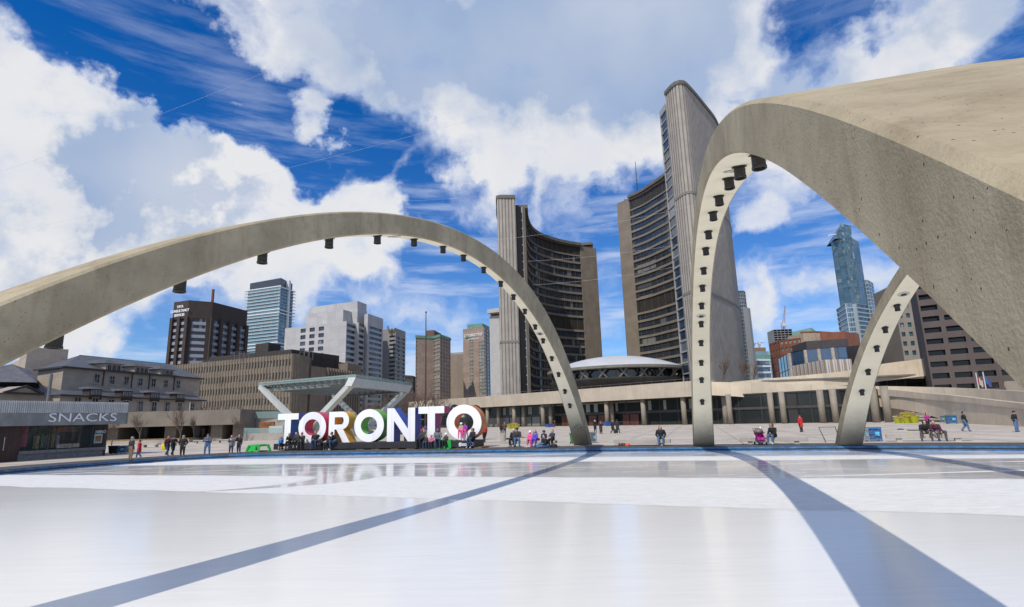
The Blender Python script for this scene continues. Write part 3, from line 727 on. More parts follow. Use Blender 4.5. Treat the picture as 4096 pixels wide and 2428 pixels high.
def tower(label, conc, endw, outer, strip, zt, zsh, lev, ledges, flip):
    c = Vector((sum(p[0] for p in conc)/len(conc), sum(p[1] for p in conc)/len(conc), 0))
    root = thing('curved_tower', label, 'office tower', tuple(c), 'curved city hall towers')
    P, ln = crom(conc, 36)
    if flip: P = P[::-1]
    glazed_curve(root, P, lev, 10.5, zt-1.3)
    # plain end wall
    e = MB(); A, B = endw; d = (Vector(B)-Vector(A)).normalized(); nb = Vector((-d.y, d.x))
    e.prism([A, B, (B[0]+nb.x*1.2, B[1]+nb.y*1.2), (A[0]+nb.x*1.2, A[1]+nb.y*1.2)], 10.5, zt-1.3); e.build('end_wall', beige, root)
    # narrow stair window strip at the near end
    w = []; s = MB(); facade(s, w, strip[0], strip[1], 10.5, zt-3.2, 1, len(lev)+3, (.07, .94), (.06, .94), .3)
    facade(s, [], strip[0], strip[1], zt-3.2, zt-1.3, 1, 1, (.4, .41), (.4, .41), .01)
    s.build('end_frame', mat('strip_frame', (.33, .33, .32), .6, .05), root); windows(w, root, glass('strip_glass', (.02, .03, .045), .06, .8, .35, (9, 3.4), .7), 'stair_window')
    if strip[2]:
        m2 = MB(); m2.prism([strip[1] if not flip else strip[0], strip[2], (strip[2][0]+.05, strip[2][1]+3), ((strip[1] if not flip else strip[0])[0], (strip[1] if not flip else strip[0])[1]+3)], 10.5, zt-1.3); m2.build('end_pier', beige, root)
    Po = ribbed(root, outer, 7.5, zsh, ledges=ledges)
    # solid heart of the building, roof slabs
    inner = offset_path(P, .47); path = [(p.x, p.y) for p in inner]
    ip = [(p.x, p.y) for p in offset_path(Po, .3)]
    body = ip+(path if (Vector(path[0])-Vector(ip[-1])).length < (Vector(path[-1])-Vector(ip[-1])).length else path[::-1])
    k = MB(); k.prism(body, 10.4, zt-1.31); k.build('core', mat('core_dark', (.03, .03, .03), .9, 0), root)
    r = MB(); fr = [(p.x, p.y) for p in offset_path(P, -1.0)]; bk = [(p.x, p.y) for p in offset_path(P, 6.)]
    n_ = len(fr)
    for i in range(n_-1): r.prism([fr[i], fr[i+1], bk[i+1], bk[i]], zt-1.3, zt)
    A2, B2 = strip[0], strip[1]
    r.build('roof_slab', darkcap, root)
    q = MB(); o1_ = offset_path(Po, -.35); o2_ = offset_path(Po, 3.2)
    for i in range(0, len(Po)-4, 4): j = min(i+4, len(Po)-1); q.prism([(o1_[i].x, o1_[i].y), (o1_[j].x, o1_[j].y), (o2_[j].x, o2_[j].y), (o2_[i].x, o2_[i].y)], zsh-.1, zsh+1.1)
    q.build('coping', darkcap, root)
    qi = MB(); vstrip(qi, offset_path(Po, .9)[::-1], zt-4, zsh); qi.build('parapet_back', ribc, root)
    return root
lw = levels(10.5, [('w', 8, 3.5, .95), ('m', 1, 6.2, .9), ('w', 8, 3.5, .95), ('m', 1, 4.6, .6)])
le = levels(10.5, [('w', 10, 3.42, .95), ('m', 1, 6.4, .9), ('w', 12, 3.42, .95), ('m', 1, 5.2, .6)])
zw = D(*z7(1095, 848), 191).z; ze1 = D(*z9(372, 558), 157).z; ze2 = D(*z9(595, 1040), 172).z
def tower_west():
    return tower('shorter curved tower on the left with ribbed concrete end and dark concave glass wall',
      [(5.7, 194.6), (6.3, 206.4), (7.9, 216.9), (10.7, 224.6), (14.2, 229.8), (19.7, 235.5), (26.2, 240.3), (31.4, 243.0)], ((31.4, 243.0), (39.2, 247.6)),
      [(38.5, 252), (24, 255), (9, 247), (-1, 233), (-4.6, 214), (-4.6, 199), (-4.45, 192.2), (-3.6, 190.85), (2.2, 191.3)], ((2.3, 193.4), (4.7, 193.7), (5.7, 194.4)), 79, 80.3, lw, (zw,), False)
def tower_east():
    return tower('taller curved tower on the right with long ribbed convex side and rows of windows',
      [(54.0, 239.4), (58.4, 232.6), (61.8, 224.3), (64.4, 217.0), (66.0, 206), (64.6, 192), (60, 179), (53.5, 169), (50.6, 166.5)], ((49.5, 244.9), (54.0, 239.4)),
      [(49.9, 160.3), (51.2, 155.6), (52.9, 154.2), (55.6, 156.1), (63.7, 166.4), (73, 179.5), (80.5, 196), (83.5, 215), (80, 233), (70, 246), (55, 252)], ((49.35, 166.2), (49.85, 160.5), None), 99.5, 100.6, le, (ze1, ze2), False)
tw = tower_west(); te = tower_east()
# thin beige jamb beside the east tower's stair windows
mast = MB(); A = D(2549, 752, 236); B = D(2546, 646, 236); mast.tube([(A.x, A.y, 97), (A.x, A.y, B.z)], [.25, .12], 6); mast.build('roof_mast', black, te)
# ---- council chamber: shallow white dome on a dark saucer
Yd = 178; dc = D(*z3(1408, 345), Yd); Rd = (D(*z3(2095, 330), Yd).x-D(*z3(730, 400), Yd).x)/2*.985; zr = dc.z+.4; ztop = D(*z3(1440, 200), Yd).z+.2
ch = thing('council_chamber', 'saucer shaped council chamber with shallow white dome between the two towers', 'building', (dc.x, dc.y, 0))
prof = [(Rd*math.sin(t), zr+(ztop-zr)*(math.cos(t)-math.cos(1.1))/(1-math.cos(1.1))) if False else (Rd*(k/14), zr+(ztop-zr)*(1-(k/14)**2.1)) for k, t in [(k, k*1.1/14) for k in range(14, -1, -1)]]
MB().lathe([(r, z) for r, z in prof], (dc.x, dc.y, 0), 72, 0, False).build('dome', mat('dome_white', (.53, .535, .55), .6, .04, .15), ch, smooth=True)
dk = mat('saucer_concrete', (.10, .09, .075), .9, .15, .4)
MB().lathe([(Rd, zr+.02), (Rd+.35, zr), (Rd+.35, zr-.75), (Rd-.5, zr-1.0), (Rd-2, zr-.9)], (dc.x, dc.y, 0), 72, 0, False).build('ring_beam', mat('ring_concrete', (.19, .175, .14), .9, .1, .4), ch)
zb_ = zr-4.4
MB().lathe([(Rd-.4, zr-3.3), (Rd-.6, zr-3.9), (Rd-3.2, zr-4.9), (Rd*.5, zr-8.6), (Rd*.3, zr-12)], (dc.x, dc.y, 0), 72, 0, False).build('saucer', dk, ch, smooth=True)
MB().lathe([(Rd-.4, zr-3.3), (Rd-3.4, zr-4.0)], (dc.x, dc.y, 0), 72, 0, False).build('saucer_rim', dk, ch)
MB().lathe([(Rd-3.0, zr-4.1), (Rd-3.0, zr-.85)], (dc.x, dc.y, 0), 72, 0, False).build('clerestory_glass', glass('chamber_glass', (.02, .022, .022), .05, .4, 0, (3, 9)), ch)
for k in range(44):
    a = 2*pi*k/44; b2 = 2*pi*(k+(.5 if k % 2 == 0 else -.5)*1.7)/44; s = MB()
    s.bar((dc.x+(Rd-.5)*math.cos(b2), dc.y+(Rd-.5)*math.sin(b2), zr-.9), (dc.x+(Rd-1.6)*math.cos(a), dc.y+(Rd-1.6)*math.sin(a), zr-3.7), .5, .5); s.build('strut', mat('strut_concrete', (.15, .135, .11), .9, .1), ch)
# ---- podium with colonnade
zp0, zp1 = 5.75, 8.9
PL = Zp(*z2(1588, 645), zp1); PRt = Zp(*z3(2350, 421), zp1); PRt2 = Zp(*z4(640, 540), zp1)
pod = thing('podium', 'long two storey concrete podium with deep parapet and dark glazed colonnade', 'building', (20, 135, 0))
pd = (PRt-PL).normalized(); pn = Vector((-pd.y, pd.x, 0))
pcon = mat('podium_concrete', (.45, .385, .295), .85, .06, .3, streak=.22, panel=(2.9, 9., .3))
PE = wallpt(*z4(440, 540), PL, PRt); PE.z = zp1
pp = lambda s, k: (PL.x+pd.x*s+pn.x*k, PL.y+pd.y*s+pn.y*k)
LN = (PE-PL).length
m = MB(); m.prism([pp(0, 0), pp(LN, 0), pp(LN, 1.0), pp(1, 1.0), pp(1, 40), pp(0, 40)], zp0, zp1); m.build('parapet', pcon, pod)
m = MB(); m.prism([pp(1, 1.0), pp(LN-.5, 1.0), (PE.x+40, PE.y+30), (PE.x+40, PE.y+100), pp(1, 90)], zp0+.05, zp1-.9); m.build('roof_deck', mat('deck', (.20, .19, .17), .9), pod)
# glazed walls set back under the roof
gl = glass('lobby_glass', (.012, .015, .015), .06, .6, .08, (2.3, 2.6), .28); fr = mat('dark_frame', (.03, .028, .026), .5, .1)
GB = 4.2; w = []; m = MB(); EXT = LN+26
facade(m, w, pp(1, GB), pp(EXT, GB), 0, zp0+.1, int(EXT/4.6), 2, (.03, .97), (.05, .90), .12); m.build('window_wall', fr, pod); windows(w, pod, gl, 'lobby_window', 100)
m = MB(); m.prism([pp(1, GB+.3), pp(EXT, GB+.3), pp(EXT, 12), pp(1, 12)], 0, zp0-.05); m.build('lobby_core', mat('core_dark', (.03, .03, .03), .9, 0), pod)
m = MB(); m.quad((*pp(1, GB-.06), 2.75), (*pp(EXT, GB-.06), 2.75), (*pp(EXT, GB-.06), 3.2), (*pp(1, GB-.06), 3.2)); m.build('transom_beam', mat('transom', (.06, .055, .048), .7, .1), pod)
# pale curtains behind some lobby panes
cur = mat('curtain', (.24, .27, .24), .9, .1, 3)
for x, y, wd in ((280, 740, 1.2), (345, 740, 1.0), (530, 720, 1.6), (640, 720, .8), (1110, 690, 1.3), (1190, 690, 1.2), (1405, 670, .7), (1660, 660, .9), (1730, 650, .9), (1885, 650, .7), (2060, 640, .8), (2140, 640, 1.4)):
    P_ = wallpt(*z3(x, y), pp(0, GB-.03), pp(LN, GB-.03)); MB().prism([(P_.x, P_.y), (P_.x+pd.x*wd, P_.y+pd.y*wd), (P_.x+pd.x*wd+pn.x*.02, P_.y+pd.y*wd+pn.y*.02), (P_.x+pn.x*.02, P_.y+pn.y*.02)], 3.3, 5.4).build('curtain', cur, pod)
doorm = mat('door_wood', (.10, .035, .018), .5, .2, 3)
for x0, x1 in ((905, 940), (870, 900), (1235, 1305), (1140, 1215), (1480, 1545), (1555, 1640)):
    a = wallpt(*z3(x0, 830), pp(0, GB-.03), pp(LN, GB-.03)); c = wallpt(*z3(x1, 830), pp(0, GB-.03), pp(LN, GB-.03))
    MB().prism([(a.x, a.y), (c.x, c.y), (c.x+pn.x*.04, c.y+pn.y*.04), (a.x+pn.x*.04, a.y+pn.y*.04)], .05, 2.5).build('door', doorm, pod)
colm = mat('column_concrete', (.28, .24, .185), .85, .08, .6, streak=.25)
def column(px, k, r=.52):
    P_ = wallpt(px[0], px[1], pp(0, k), pp(LN, k)); MB().lathe([(r, 0), (r, zp0+.06)], (P_.x, P_.y, 0), 18).build('column', colm, pod, smooth=True)
for x in (125, 392, 680, 1322, 1690, 2096): column(z3(x, 790), 1.2)
for x in (235, 487, 757, 1372): column(z3(x, 790), 3.2)
for x in (655, 1300): column(z4(x, 860), 1.2, .5)
for x in (600, 1160): column(z4(x, 860), 3.4)
for x in (1770, 1925): column(z4(x, 880), 1.6, .55)
for x in (620, 765): column(z5(x, 900), .8, .6)
# low railing before the right hand windows
ra = MB(); A, B = Gd(*z4(700, 1010)), Gd(*z4(1760, 990)); ra.bar(A+Vector((0, 0, 1.0)), B+Vector((0, 0, 1.0)), .08, .08); ra.bar(A+Vector((0, 0, .55)), B+Vector((0, 0, .55)), .05, .05)
for k in range(9): p = A.lerp(B, k/8); ra.bar(p, p+Vector((0, 0, 1.0)), .06, .06)
tag(ra.build('railing', mat('rail_metal', (.16, .15, .14), .5, .1)), 'long low metal railing in front of the podium windows at right', 'railing')
# roof edge railing
rr = MB(); zz = zp1+.55; rr.bar((*pp(.5, .5), zz), (*pp(LN, .5), zz), .06, .06)
for k in range(40): q = pp(.5+(LN-.5)*k/39, .5); rr.bar((*q, zp1-.02), (*q, zz), .05, .05)
rr.build('roof_rail', mat('rail_metal', (.16, .15, .14), .5, .1), pod)
# ---- ramp: curving parapet walls that sink to the square at right
def wall_strip(mb, pts, th=.45, mi=0, away=True):
    """pts: (px, y_top, y_bottom, distance)"""
    T = [D(p[0], p[1], p[3]) for p in pts]; B_ = [D(p[0], p[2], p[3]) for p in pts]
    n_ = len(pts); up = []
    for i in range(n_):
        a, c = T[max(i-1, 0)], T[min(i+1, n_-1)]; d = Vector((c.x-a.x, c.y-a.y, 0)).normalized(); up.append(Vector((-d.y, d.x, 0))*th)
    for i in range(n_):
        B_[i] = Vector((T[i].x, T[i].y, B_[i].z))
    for i in range(n_-1):
        j = i+1
        mb.quad(B_[i], B_[j], T[j], T[i], mi); mb.quad(T[i], T[j], T[j]+up[j], T[i]+up[i], mi)
        mb.quad(B_[j]+up[j], B_[i]+up[i], T[i]+up[i], T[j]+up[j], mi); mb.quad(B_[i]+up[i], B_[j]+up[j], B_[j], B_[i], mi)
    mb.quad(B_[0], T[0], T[0]+up[0], B_[0]+up[0], mi); mb.quad(T[-1], B_[-1], B_[-1]+up[-1], T[-1]+up[-1], mi)
def dense(pts, n=8):
    xs = np.linspace(0, len(pts)-1, (len(pts)-1)*n+1); a = np.array(pts, float); P = [Vector(p[:3]) for p in a]
    res = []
    for x in xs:
        i = min(int(x), len(pts)-2); t = x-i; p0 = a[max(i-1, 0)]; p1 = a[i]; p2 = a[i+1]; p3 = a[min(i+2, len(a)-1)]
        res.append(tuple(.5*(2*p1+(p2-p0)*t+(2*p0-5*p1+4*p2-p3)*t*t+(3*p1-3*p2+p3-p0)*t**3)))
    return res
rampc = mat('ramp_concrete', (.62, .52, .385), .85, .06, .3, streak=.12, panel=(4.2, 30., .3))
YE = PE.y
ramp = thing('access_ramp', 'sweeping cream concrete ramp curving down from the podium roof at right', 'ramp', (55, 95, 0))
f_ = [(*z4(425, 533), YE), (*z4(740, 541), YE-.2), (*z4(1060, 553), YE-.5), (*z4(1500, 565), YE-2), (*z4(2040, 580), 108), (*z5(620, 615), 103), (*z5(900, 637), 97), (*z5(1150, 662), 91), (*z5(1400, 684), 83), (*z5(1600, 702), 76), (*z5(1900, 737), 68), (*z5(2300, 782), 60), (*z5(2600, 822), 54), (*z5(3100, 885), 46)]
bot = [z4(425, 694)[1], z4(740, 712)[1], z4(1060, 738)[1], z4(1500, 762)[1], z4(2040, 789)[1], z5(620, 832)[1], z5(900, 868)[1], z5(1150, 915)[1], z5(1400, 1000)[1], z5(1600, 1060)[1], z5(1900, 1075)[1], z5(2300, 1085)[1], z5(2600, 1110)[1], z5(3100, 1140)[1]]
m = MB(); wall_strip(m, dense([(p[0], p[1], bb, p[2]) for p, bb in zip(f_, bot)])); m.build('outer_wall', rampc, ramp)
g_ = [(*z5(560, 585), 109), (*z5(900, 588), 107), (*z5(1270, 597), 103), (*z5(1700, 612), 96), (*z5(2170, 636), 86), (*z5(2600, 662), 76), (*z5(3100, 700), 66)]
gb = [z5(560, 690)[1], z5(900, 700)[1], z5(1270, 715)[1], z5(1700, 740)[1], z5(2170, 790)[1], z5(2600, 850)[1], z5(3100, 900)[1]]
m = MB(); wall_strip(m, dense([(p[0], p[1], bb, p[2]) for p, bb in zip(g_, gb)])); m.build('inner_wall', rampc, ramp)
m = MB(); T1 = dense([(p[0], p[1]+26, p[1]+60, p[2]) for p in f_[5:]]); Q1 = [D(p[0], p[1], p[3]) for p in T1]; Q2 = [D(p[0]+(p[3]-50)*1.2, p[1]-8, p[3]+9) for p in T1]
for i in range(len(Q1)-1): m.quad(Q1[i], Q1[i+1], Q2[i+1], Q2[i])
m.build('ramp_deck', mat('deck', (.20, .19, .17), .9), ramp)
# upper terrace parapet behind
ter = thing('terrace', 'raised concrete terrace with cream parapet ending square above the ramp', 'terrace', (60, 130, 0))
t_ = [(*z4(690, 533), *z4(0, 553)[1:], 133), (*z4(1200, 487), z4(0, 562)[1], 131), (*z4(1700, 440), z4(0, 574)[1], 128.5), (*z5(310, 395), z5(0, 572)[1], 127), (*z5(700, 318), z5(0, 520)[1], 125), (*z5(1310, 240), z5(0, 452)[1], 121)]
m = MB(); wall_strip(m, dense(t_, 4), .5); m.build('parapet', rampc, ter)
e0 = D(*z5(1310, 240), 121); e1 = D(*z5(1347, 243), 128); zlo = D(*z5(1310, 452), 121).z
m = MB(); m.prism([(e0.x, e0.y), (e1.x, e1.y), (e1.x-.3, e1.y+.5), (e0.x-.4, e0.y+.5)], zlo, e0.z); m.build('end_parapet', rampc, ter)
a_, c_ = D(*z5(640, 520), 129), D(*z5(1215, 480), 126); w = []; m = MB(); facade(m, w, a_, c_, D(*z5(900, 600), 127).z-3, D(*z5(900, 500), 127).z, 5, 1, (.02, .98), (.1, .97), .1); m.build('window_wall', fr, ter); windows(w, ter, gl, 'terrace_window')
fl_ = MB(); zz = e0.z-1.1; q0 = D(*z4(690, 533), 133); fl_.prism([(q0.x, q0.y+.6), (e0.x, e0.y+.6), (e1.x, e1.y), (e1.x-6, e1.y+40), (q0.x, q0.y+40)], zz-2.5, zz-2.2); fl_.build('terrace_deck', mat('deck', (.20, .19, .17), .9), ter)
pw = [(*z5(1430, 598), z5(0, 640)[1], 118), (*z5(1800, 553), z5(0, 660)[1], 112), (*z5(2090, 530), z5(0, 680)[1], 106), (*z5(2600, 515), z5(0, 700)[1], 98)]
m = MB(); wall_strip(m, dense(pw, 4), .5); tag(m.build('concrete_wall', pcon), 'grey concrete wall rising behind the ramp under the flags', 'wall')
# ------------------------------------------------------------------ buildings round the square
def plan(c, i, Y):
    zt = D(c[i][0], c[i][1], Y).z
    return [Zp(p[0], p[1], zt) for p in c], zt
def closed(P):
    """close an open run of visible corners with a parallelogram back"""
    q = [(p.x, p.y) for p in P]
    if len(q) == 2:
        d = P[1]-P[0]; n_ = Vector((-d.y, d.x, 0)).normalized()*max(14., d.length*.6); return q+[(P[1].x+n_.x, P[1].y+n_.y), (P[0].x+n_.x, P[0].y+n_.y)]
    a, b_ = P[0], P[-1]; c = P[1] if len(P) == 3 else (P[1]+P[-2])/2; k = a+b_-c; return q+[(k.x, k.y)]
def building(name, label, corners, i, Y, mats, faces, group=None, zb=0., roof=None, parapet=0., cat='building', wn='window', cap=100, core=True):
    """faces: one dict of facade options (or None for a blank wall) per visible side"""
    P, zt = plan(corners, i, Y); c = sum(P, Vector())/len(P)
    root = thing(name, label, cat, (c.x, c.y, 0), group); mb = MB(); w = []
    for a, b_, f in zip(P, P[1:], faces):
        if f is None: mb.quad((a.x, a.y, zb), (b_.x, b_.y, zb), (b_.x, b_.y, zt), (a.x, a.y, zt))
        else:
            for part in (f if isinstance(f, list) else [f]):
                g = dict(part); t0 = g.pop('t0', 0.); t1 = g.pop('t1', 1.); y0 = g.pop('z0', zb); y1 = g.pop('z1', zt)
                A, B = a.lerp(b_, t0), a.lerp(b_, t1)
                if g.pop('blank', False): mb.quad((A.x, A.y, y0), (B.x, B.y, y0), (B.x, B.y, y1), (A.x, A.y, y1))
                else:
                    if y1 < zt: mb.quad((A.x, A.y, y1), (B.x, B.y, y1), (B.x, B.y, zt), (A.x, A.y, zt))
                    if y0 > zb: mb.quad((A.x, A.y, zb), (B.x, B.y, zb), (B.x, B.y, y0), (A.x, A.y, y0))
                    facade(mb, w, A, B, y0, y1, **g)
    cl = closed(P)
    for k in range(len(P)-1, len(cl)):
        a, b_ = cl[k], cl[(k+1) % len(cl)]; mb.quad((*a, zb), (*b_, zb), (*b_, zt), (*a, zt))
    mb.poly([(*p, zt-.02) for p in cl]); mb.build('wall', mats[0] if len(mats) == 2 else [mats[0]]+mats[2:], root)
    windows(w, root, mats[1], wn, cap)
    if parapet:
        r = MB()
        for a, b_ in zip(P, P[1:]):
            d = (b_-a).normalized(); n_ = Vector((-d.y, d.x, 0)); e = .3
            r.prism([(a.x-d.x*e-n_.x*e, a.y-d.y*e-n_.y*e), (b_.x+d.x*e-n_.x*e, b_.y+d.y*e-n_.y*e), (b_.x+n_.x*.6, b_.y+n_.y*.6), (a.x+n_.x*.6, a.y+n_.y*.6)], zt-parapet*.4, zt+parapet*.6)
        r.build('cornice', roof or mats[0], root)
    return root, P, zt
def boxpart(root, name, m, corners, i, Y, z0, lift=0.):
    P, zt = plan(corners, i, Y); cl = closed(P); MB().prism(cl, z0, zt+lift).build(name, m, root); return P, zt
# --- dark brown office block with lettering
brown = mat('brown_brick', (.042, .030, .024), .8, .08, .4); spanpale = mat('pale_spandrel', (.27, .27, .30), .6, .05, .6)
oglass = glass('office_glass', (.018, .02, .026), .08, .7, .22, (1.9, 3.6), .6)
T1 = [z6(220, 362), z6(355, 343), z6(575, 360), z6(888, 440)]
st = dict(nr=1, hf=(.0, .9), depth=.5)
def striped(t0, t1, z1, n_=1, wf=(.1, .9)): return dict(t0=t0, t1=t1, nc=n_, nr=17, wf=wf, hf=(.0, 1.0), depth=.55, sp=(.5, 1), z1=z1)
Ptop = D(*z6(355, 343), 320).z; zc = Ptop*.86
bt, P, zt = building('brown_tower', 'dark brown office tower with three line white sign at its top corner', T1, 1, 320, [brown, oglass, spanpale],
    [[striped(0, 1, zc, 2, (.16, .86))], [dict(t0=0, t1=.18, blank=True), striped(.18, .80, zc, 1, (.03, .97)), dict(t0=.80, t1=1, blank=True)], [striped(0, 1, zc, 4, (.17, .85))]])
for k, (a, c, n_) in enumerate(((P[0], P[1], 2), (P[2], P[3], 4))):
    for j in range(n_+1):
        q = a.lerp(c, j/n_); d = (c-a).normalized(); nb = Vector((d.y, -d.x, 0)); m = MB(); m.prism([(q.x-d.x*1.1, q.y-d.y*1.1), (q.x-d.x*1.1+nb.x*.9, q.y-d.y*1.1+nb.y*.9), (q.x+d.x*1.1+nb.x*.9, q.y+d.y*1.1+nb.y*.9), (q.x+d.x*1.1, q.y+d.y*1.1)], 0, zc+1); m.build('pier', brown, bt)
swh = mat('sign_letters', (.8, .8, .8), .5, 0)
d = (P[1]-P[0]).normalized(); nb = Vector((d.y, -d.x, 0)); mid = P[0].lerp(P[1], .47)+nb*.25
for k, s in enumerate(('TATA', 'CONSULTANCY', 'SERVICES')): text_mesh(s, 2.15, .1, 'sign_lettering', swh, bt, (mid.x, mid.y, zt-4.0-k*2.5), d, (0, 0, 1), 'CENTER', .95, .04)
a_ = D(*z6(568, 355), 330); c_ = D(*z6(573, 245), 330); MB().tube([(a_.x, a_.y, a_.z-2), (a_.x, a_.y, c_.z)], .8, 8).build('chimney_stack', mat('rust_stack', (.16, .06, .035), .8, .2, 1), bt)
# --- glass condominium with white balcony slabs
cg = glass('condo_glass', (.05, .10, .13), .05, .9, .25, (1.5, 3.1), .8); wht = mat('white_slab', (.62, .65, .68), .6, .03, 1)
bal = clear('balcony_glass', (.30, .50, .55), .45)
T2 = [z6(893, 258), z6(1178, 216), z6(1306, 262)]; Y2 = 430
co, P, zt = building('condo_tower', 'tall glass condominium tower with white balcony slabs and a dark crown', T2, 1, Y2, [wht, cg], [dict(nc=1, nr=42, wf=(.0, 1.), hf=(.06, 1.), depth=.3), dict(nc=1, nr=42, wf=(.0, 1.), hf=(.06, 1.), depth=.3)])
fh = zt/42.; d0 = (P[0]-P[1]).normalized(); d1 = (P[2]-P[1]).normalized(); nA = Vector((-d0.y, d0.x, 0)); nA = nA if nA.y < 0 else -nA; nB_ = Vector((-d1.y, d1.x, 0)); nB_ = nB_ if nB_.dot(d0) < 0 else -nB_
for k in range(18, 43):
    z = k*fh; A = P[0]+d0*2+nA*2.0; B = P[1]+nA*2.0-d0*3.5; m = MB()
    thick = .75 if k in (42, 35, 34, 25, 24) else .30
    m.prism([(A.x, A.y), (B.x, B.y), (P[1].x, P[1].y), (P[0].x+d0.x*2, P[0].y+d0.y*2)], z-thick, z); b_ = m.build('balcony_slab', wht, co)
    if k < 42: MB().quad((A.x, A.y, z), (B.x, B.y, z), (B.x, B.y, z+1.15), (A.x, A.y, z+1.15)).build('balcony_glass', bal, b_)
    if k in (42, 35, 34, 25, 24):
        m = MB(); e = P[2]+d1*1.5; m.prism([(P[1].x, P[1].y), (P[1].x+nB_.x*1.2, P[1].y+nB_.y*1.2), (e.x+nB_.x*1.2, e.y+nB_.y*1.2), (e.x, e.y)], z-thick, z); m.build('band_slab', wht, co)
    if k < 42:
        e0, e1 = P[1].lerp(P[2], .80), P[2]+d1*2.; m = MB(); m.prism([(e0.x, e0.y), (e0.x+nB_.x*1.6, e0.y+nB_.y*1.6), (e1.x+nB_.x*1.6, e1.y+nB_.y*1.6), (e1.x, e1.y)], z-.25, z); m.build('balcony_slab', wht, co)
boxpart(co, 'crown', mat('crown_dark', (.035, .04, .045), .3, .1, 1, spec=.8), [z6(912, 190), z6(1192, 140), z6(1298, 195)], 1, Y2+2, zt)
m = MB(); A, B = P[1].lerp(P[2], .60)+nB_*.8, P[1].lerp(P[2], .72)+nB_*.8; zf = D(*z6(1270, 130), Y2).z; m.prism([(A.x, A.y), (B.x, B.y), (B.x-nB_.x*3, B.y-nB_.y*3), (A.x-nB_.x*3, A.y-nB_.y*3)], 0, zf); m.build('fin_wall', wht, co)
# --- pale concrete government block of stepped boxes
palec = mat('pale_concrete', (.42, .415, .41), .85, .04, .2, panel=(3.6, 3.6, .35)); band = glass('band_glass', (.022, .026, .032), .08, .6, .12, (2.2, 4), .6)
Tb = [z6(1230, 600), z6(1790, 533), z6(1928, 574)]
gb, P, zt = building('stepped_office_block', 'pale concrete office block of stepped boxes with dark window bands', Tb, 1, 300, [palec, band],
    [[dict(t0=0, t1=.255, blank=True), dict(t0=.255, t1=.70, nc=3, nr=15, wf=(.08, .66), hf=(.3, .92), depth=.5, z1=zt*0+D(*z6(1500, 568), 303).z), dict(t0=.70, t1=1, blank=True)],
     [dict(nc=1, nr=18, wf=(.05, .93), hf=(.42, .97), depth=.6, z1=D(*z6(1850, 550), 300).z)]])
def addblock(root, corners, i, Y, faces, m0, m1, zb=0.):
    P, zt = plan(corners, i, Y); mb = MB(); w = []
    for a, b_, f in zip(P, P[1:], faces):
        if f is None: mb.quad((a.x, a.y, zb), (b_.x, b_.y, zb), (b_.x, b_.y, zt), (a.x, a.y, zt))
        else:
            g = dict(f); z1 = g.pop('z1', zt); mb.quad((a.x, a.y, z1), (b_.x, b_.y, z1), (b_.x, b_.y, zt), (a.x, a.y, zt)); facade(mb, w, a, b_, zb, z1, **g)
    cl = closed(P)
    for k in range(len(P)-1, len(cl)):
        a, b_ = cl[k], cl[(k+1) % len(cl)]; mb.quad((*a, zb), (*b_, zb), (*b_, zt), (*a, zt))
    mb.poly([(*p, zt) for p in cl]); mb.build('block', m0, root); windows(w, root, m1); return P, zt
addblock(gb, [z6(1415, 473), z6(1890, 420), z6(1975, 445)], 1, 318, [None, None], palec, band)
addblock(gb, [z6(1760, 428), z6(1838, 450)], 0, 312, [None], palec, band)
addblock(gb, [z6(1457, 408), z6(1890, 350), z6(1972, 380)], 1, 322, [None, None], palec, band)
addblock(gb, [z6(1952, 472), z6(1985, 465), z6(2123, 512)], 1, 316, [None, dict(nc=1, nr=19, wf=(.12, .93), hf=(.42, .97), depth=.6, z1=D(*z6(2050, 568), 316).z)], palec, band)
addblock(gb, [z6(1900, 546), z6(1955, 566)], 0, 309, [dict(nc=1, nr=18, wf=(.1, .95), hf=(.42, .97), depth=.5)], palec, band)
# --- grey tower with a bird emblem
greyc = mat('grey_concrete', (.255, .25, .24), .85, .04, .2)
em, P, zt = building('emblem_tower', 'grey concrete tower with paired window columns and a round bird emblem on top', [z6(2100, 612), z6(2237, 597), z6(2327, 630)], 1, 345, [greyc, band],
    [[dict(t0=0, t1=.57, blank=True), dict(t0=.57, t1=1, nc=1, nr=21, wf=(.05, .95), hf=(.45, .92), depth=.6, z1=D(*z6(2200, 660), 345).z)], [dict(nc=2, nr=21, wf=(.06, .86), hf=(.45, .92), depth=.6, z1=D(*z6(2280, 668), 345).z)]])
ec = wallpt(*z6(2204, 626), P[0], P[1]); d = (P[1]-P[0]).normalized(); nb = Vector((d.y, -d.x, 0))*.25; bird = MB()
gp = lambda x, y: (ec.x+d.x*x+nb.x, ec.y+d.y*x+nb.y, ec.z+y)
for sgn in (-1, 1):
    pts = [(0, -1.2), (.7, -.9), (1.6, -1.5), (2.3, -.6), (2.8, 1.0), (2.6, 2.6), (2.1, 1.2), (1.5, .9), (1.0, .5), (.5, .9), (0, .5)]
    bird.poly([gp(sgn*x, y) for x, y in pts][::sgn])
bird.poly([gp(x, y) for x, y in [(-.5, -1.), (.5, -1.), (.4, 1.), (.15, 1.7), (-.35, 1.6), (-.4, 1.)]]); bird.poly([gp(x, y) for x, y in [(-.9, -2.4), (.9, -2.4), (.4, -1.), (-.4, -1.)]])
bird.build('emblem', mat('emblem_bronze', (.10, .085, .05), .5, .1), em)
MB().tube([D(*z6(2164, 612), 350), D(*z6(2164, 578), 350)], .7, 6).build('vent_stack', greyc, em)
# --- low office behind the trees
building('low_office_block', 'low grey office block with small windows behind the stage trees', [z6(2318, 1025), z6(2395, 1030), z6(2480, 1068)], 1, 300, [mat('low_grey', (.20, .18, .165), .85, .06, .4), oglass], [dict(nc=6, nr=9, wf=(.2, .8), hf=(.3, .8)), dict(nc=6, nr=9, wf=(.2, .8), hf=(.3, .8))])
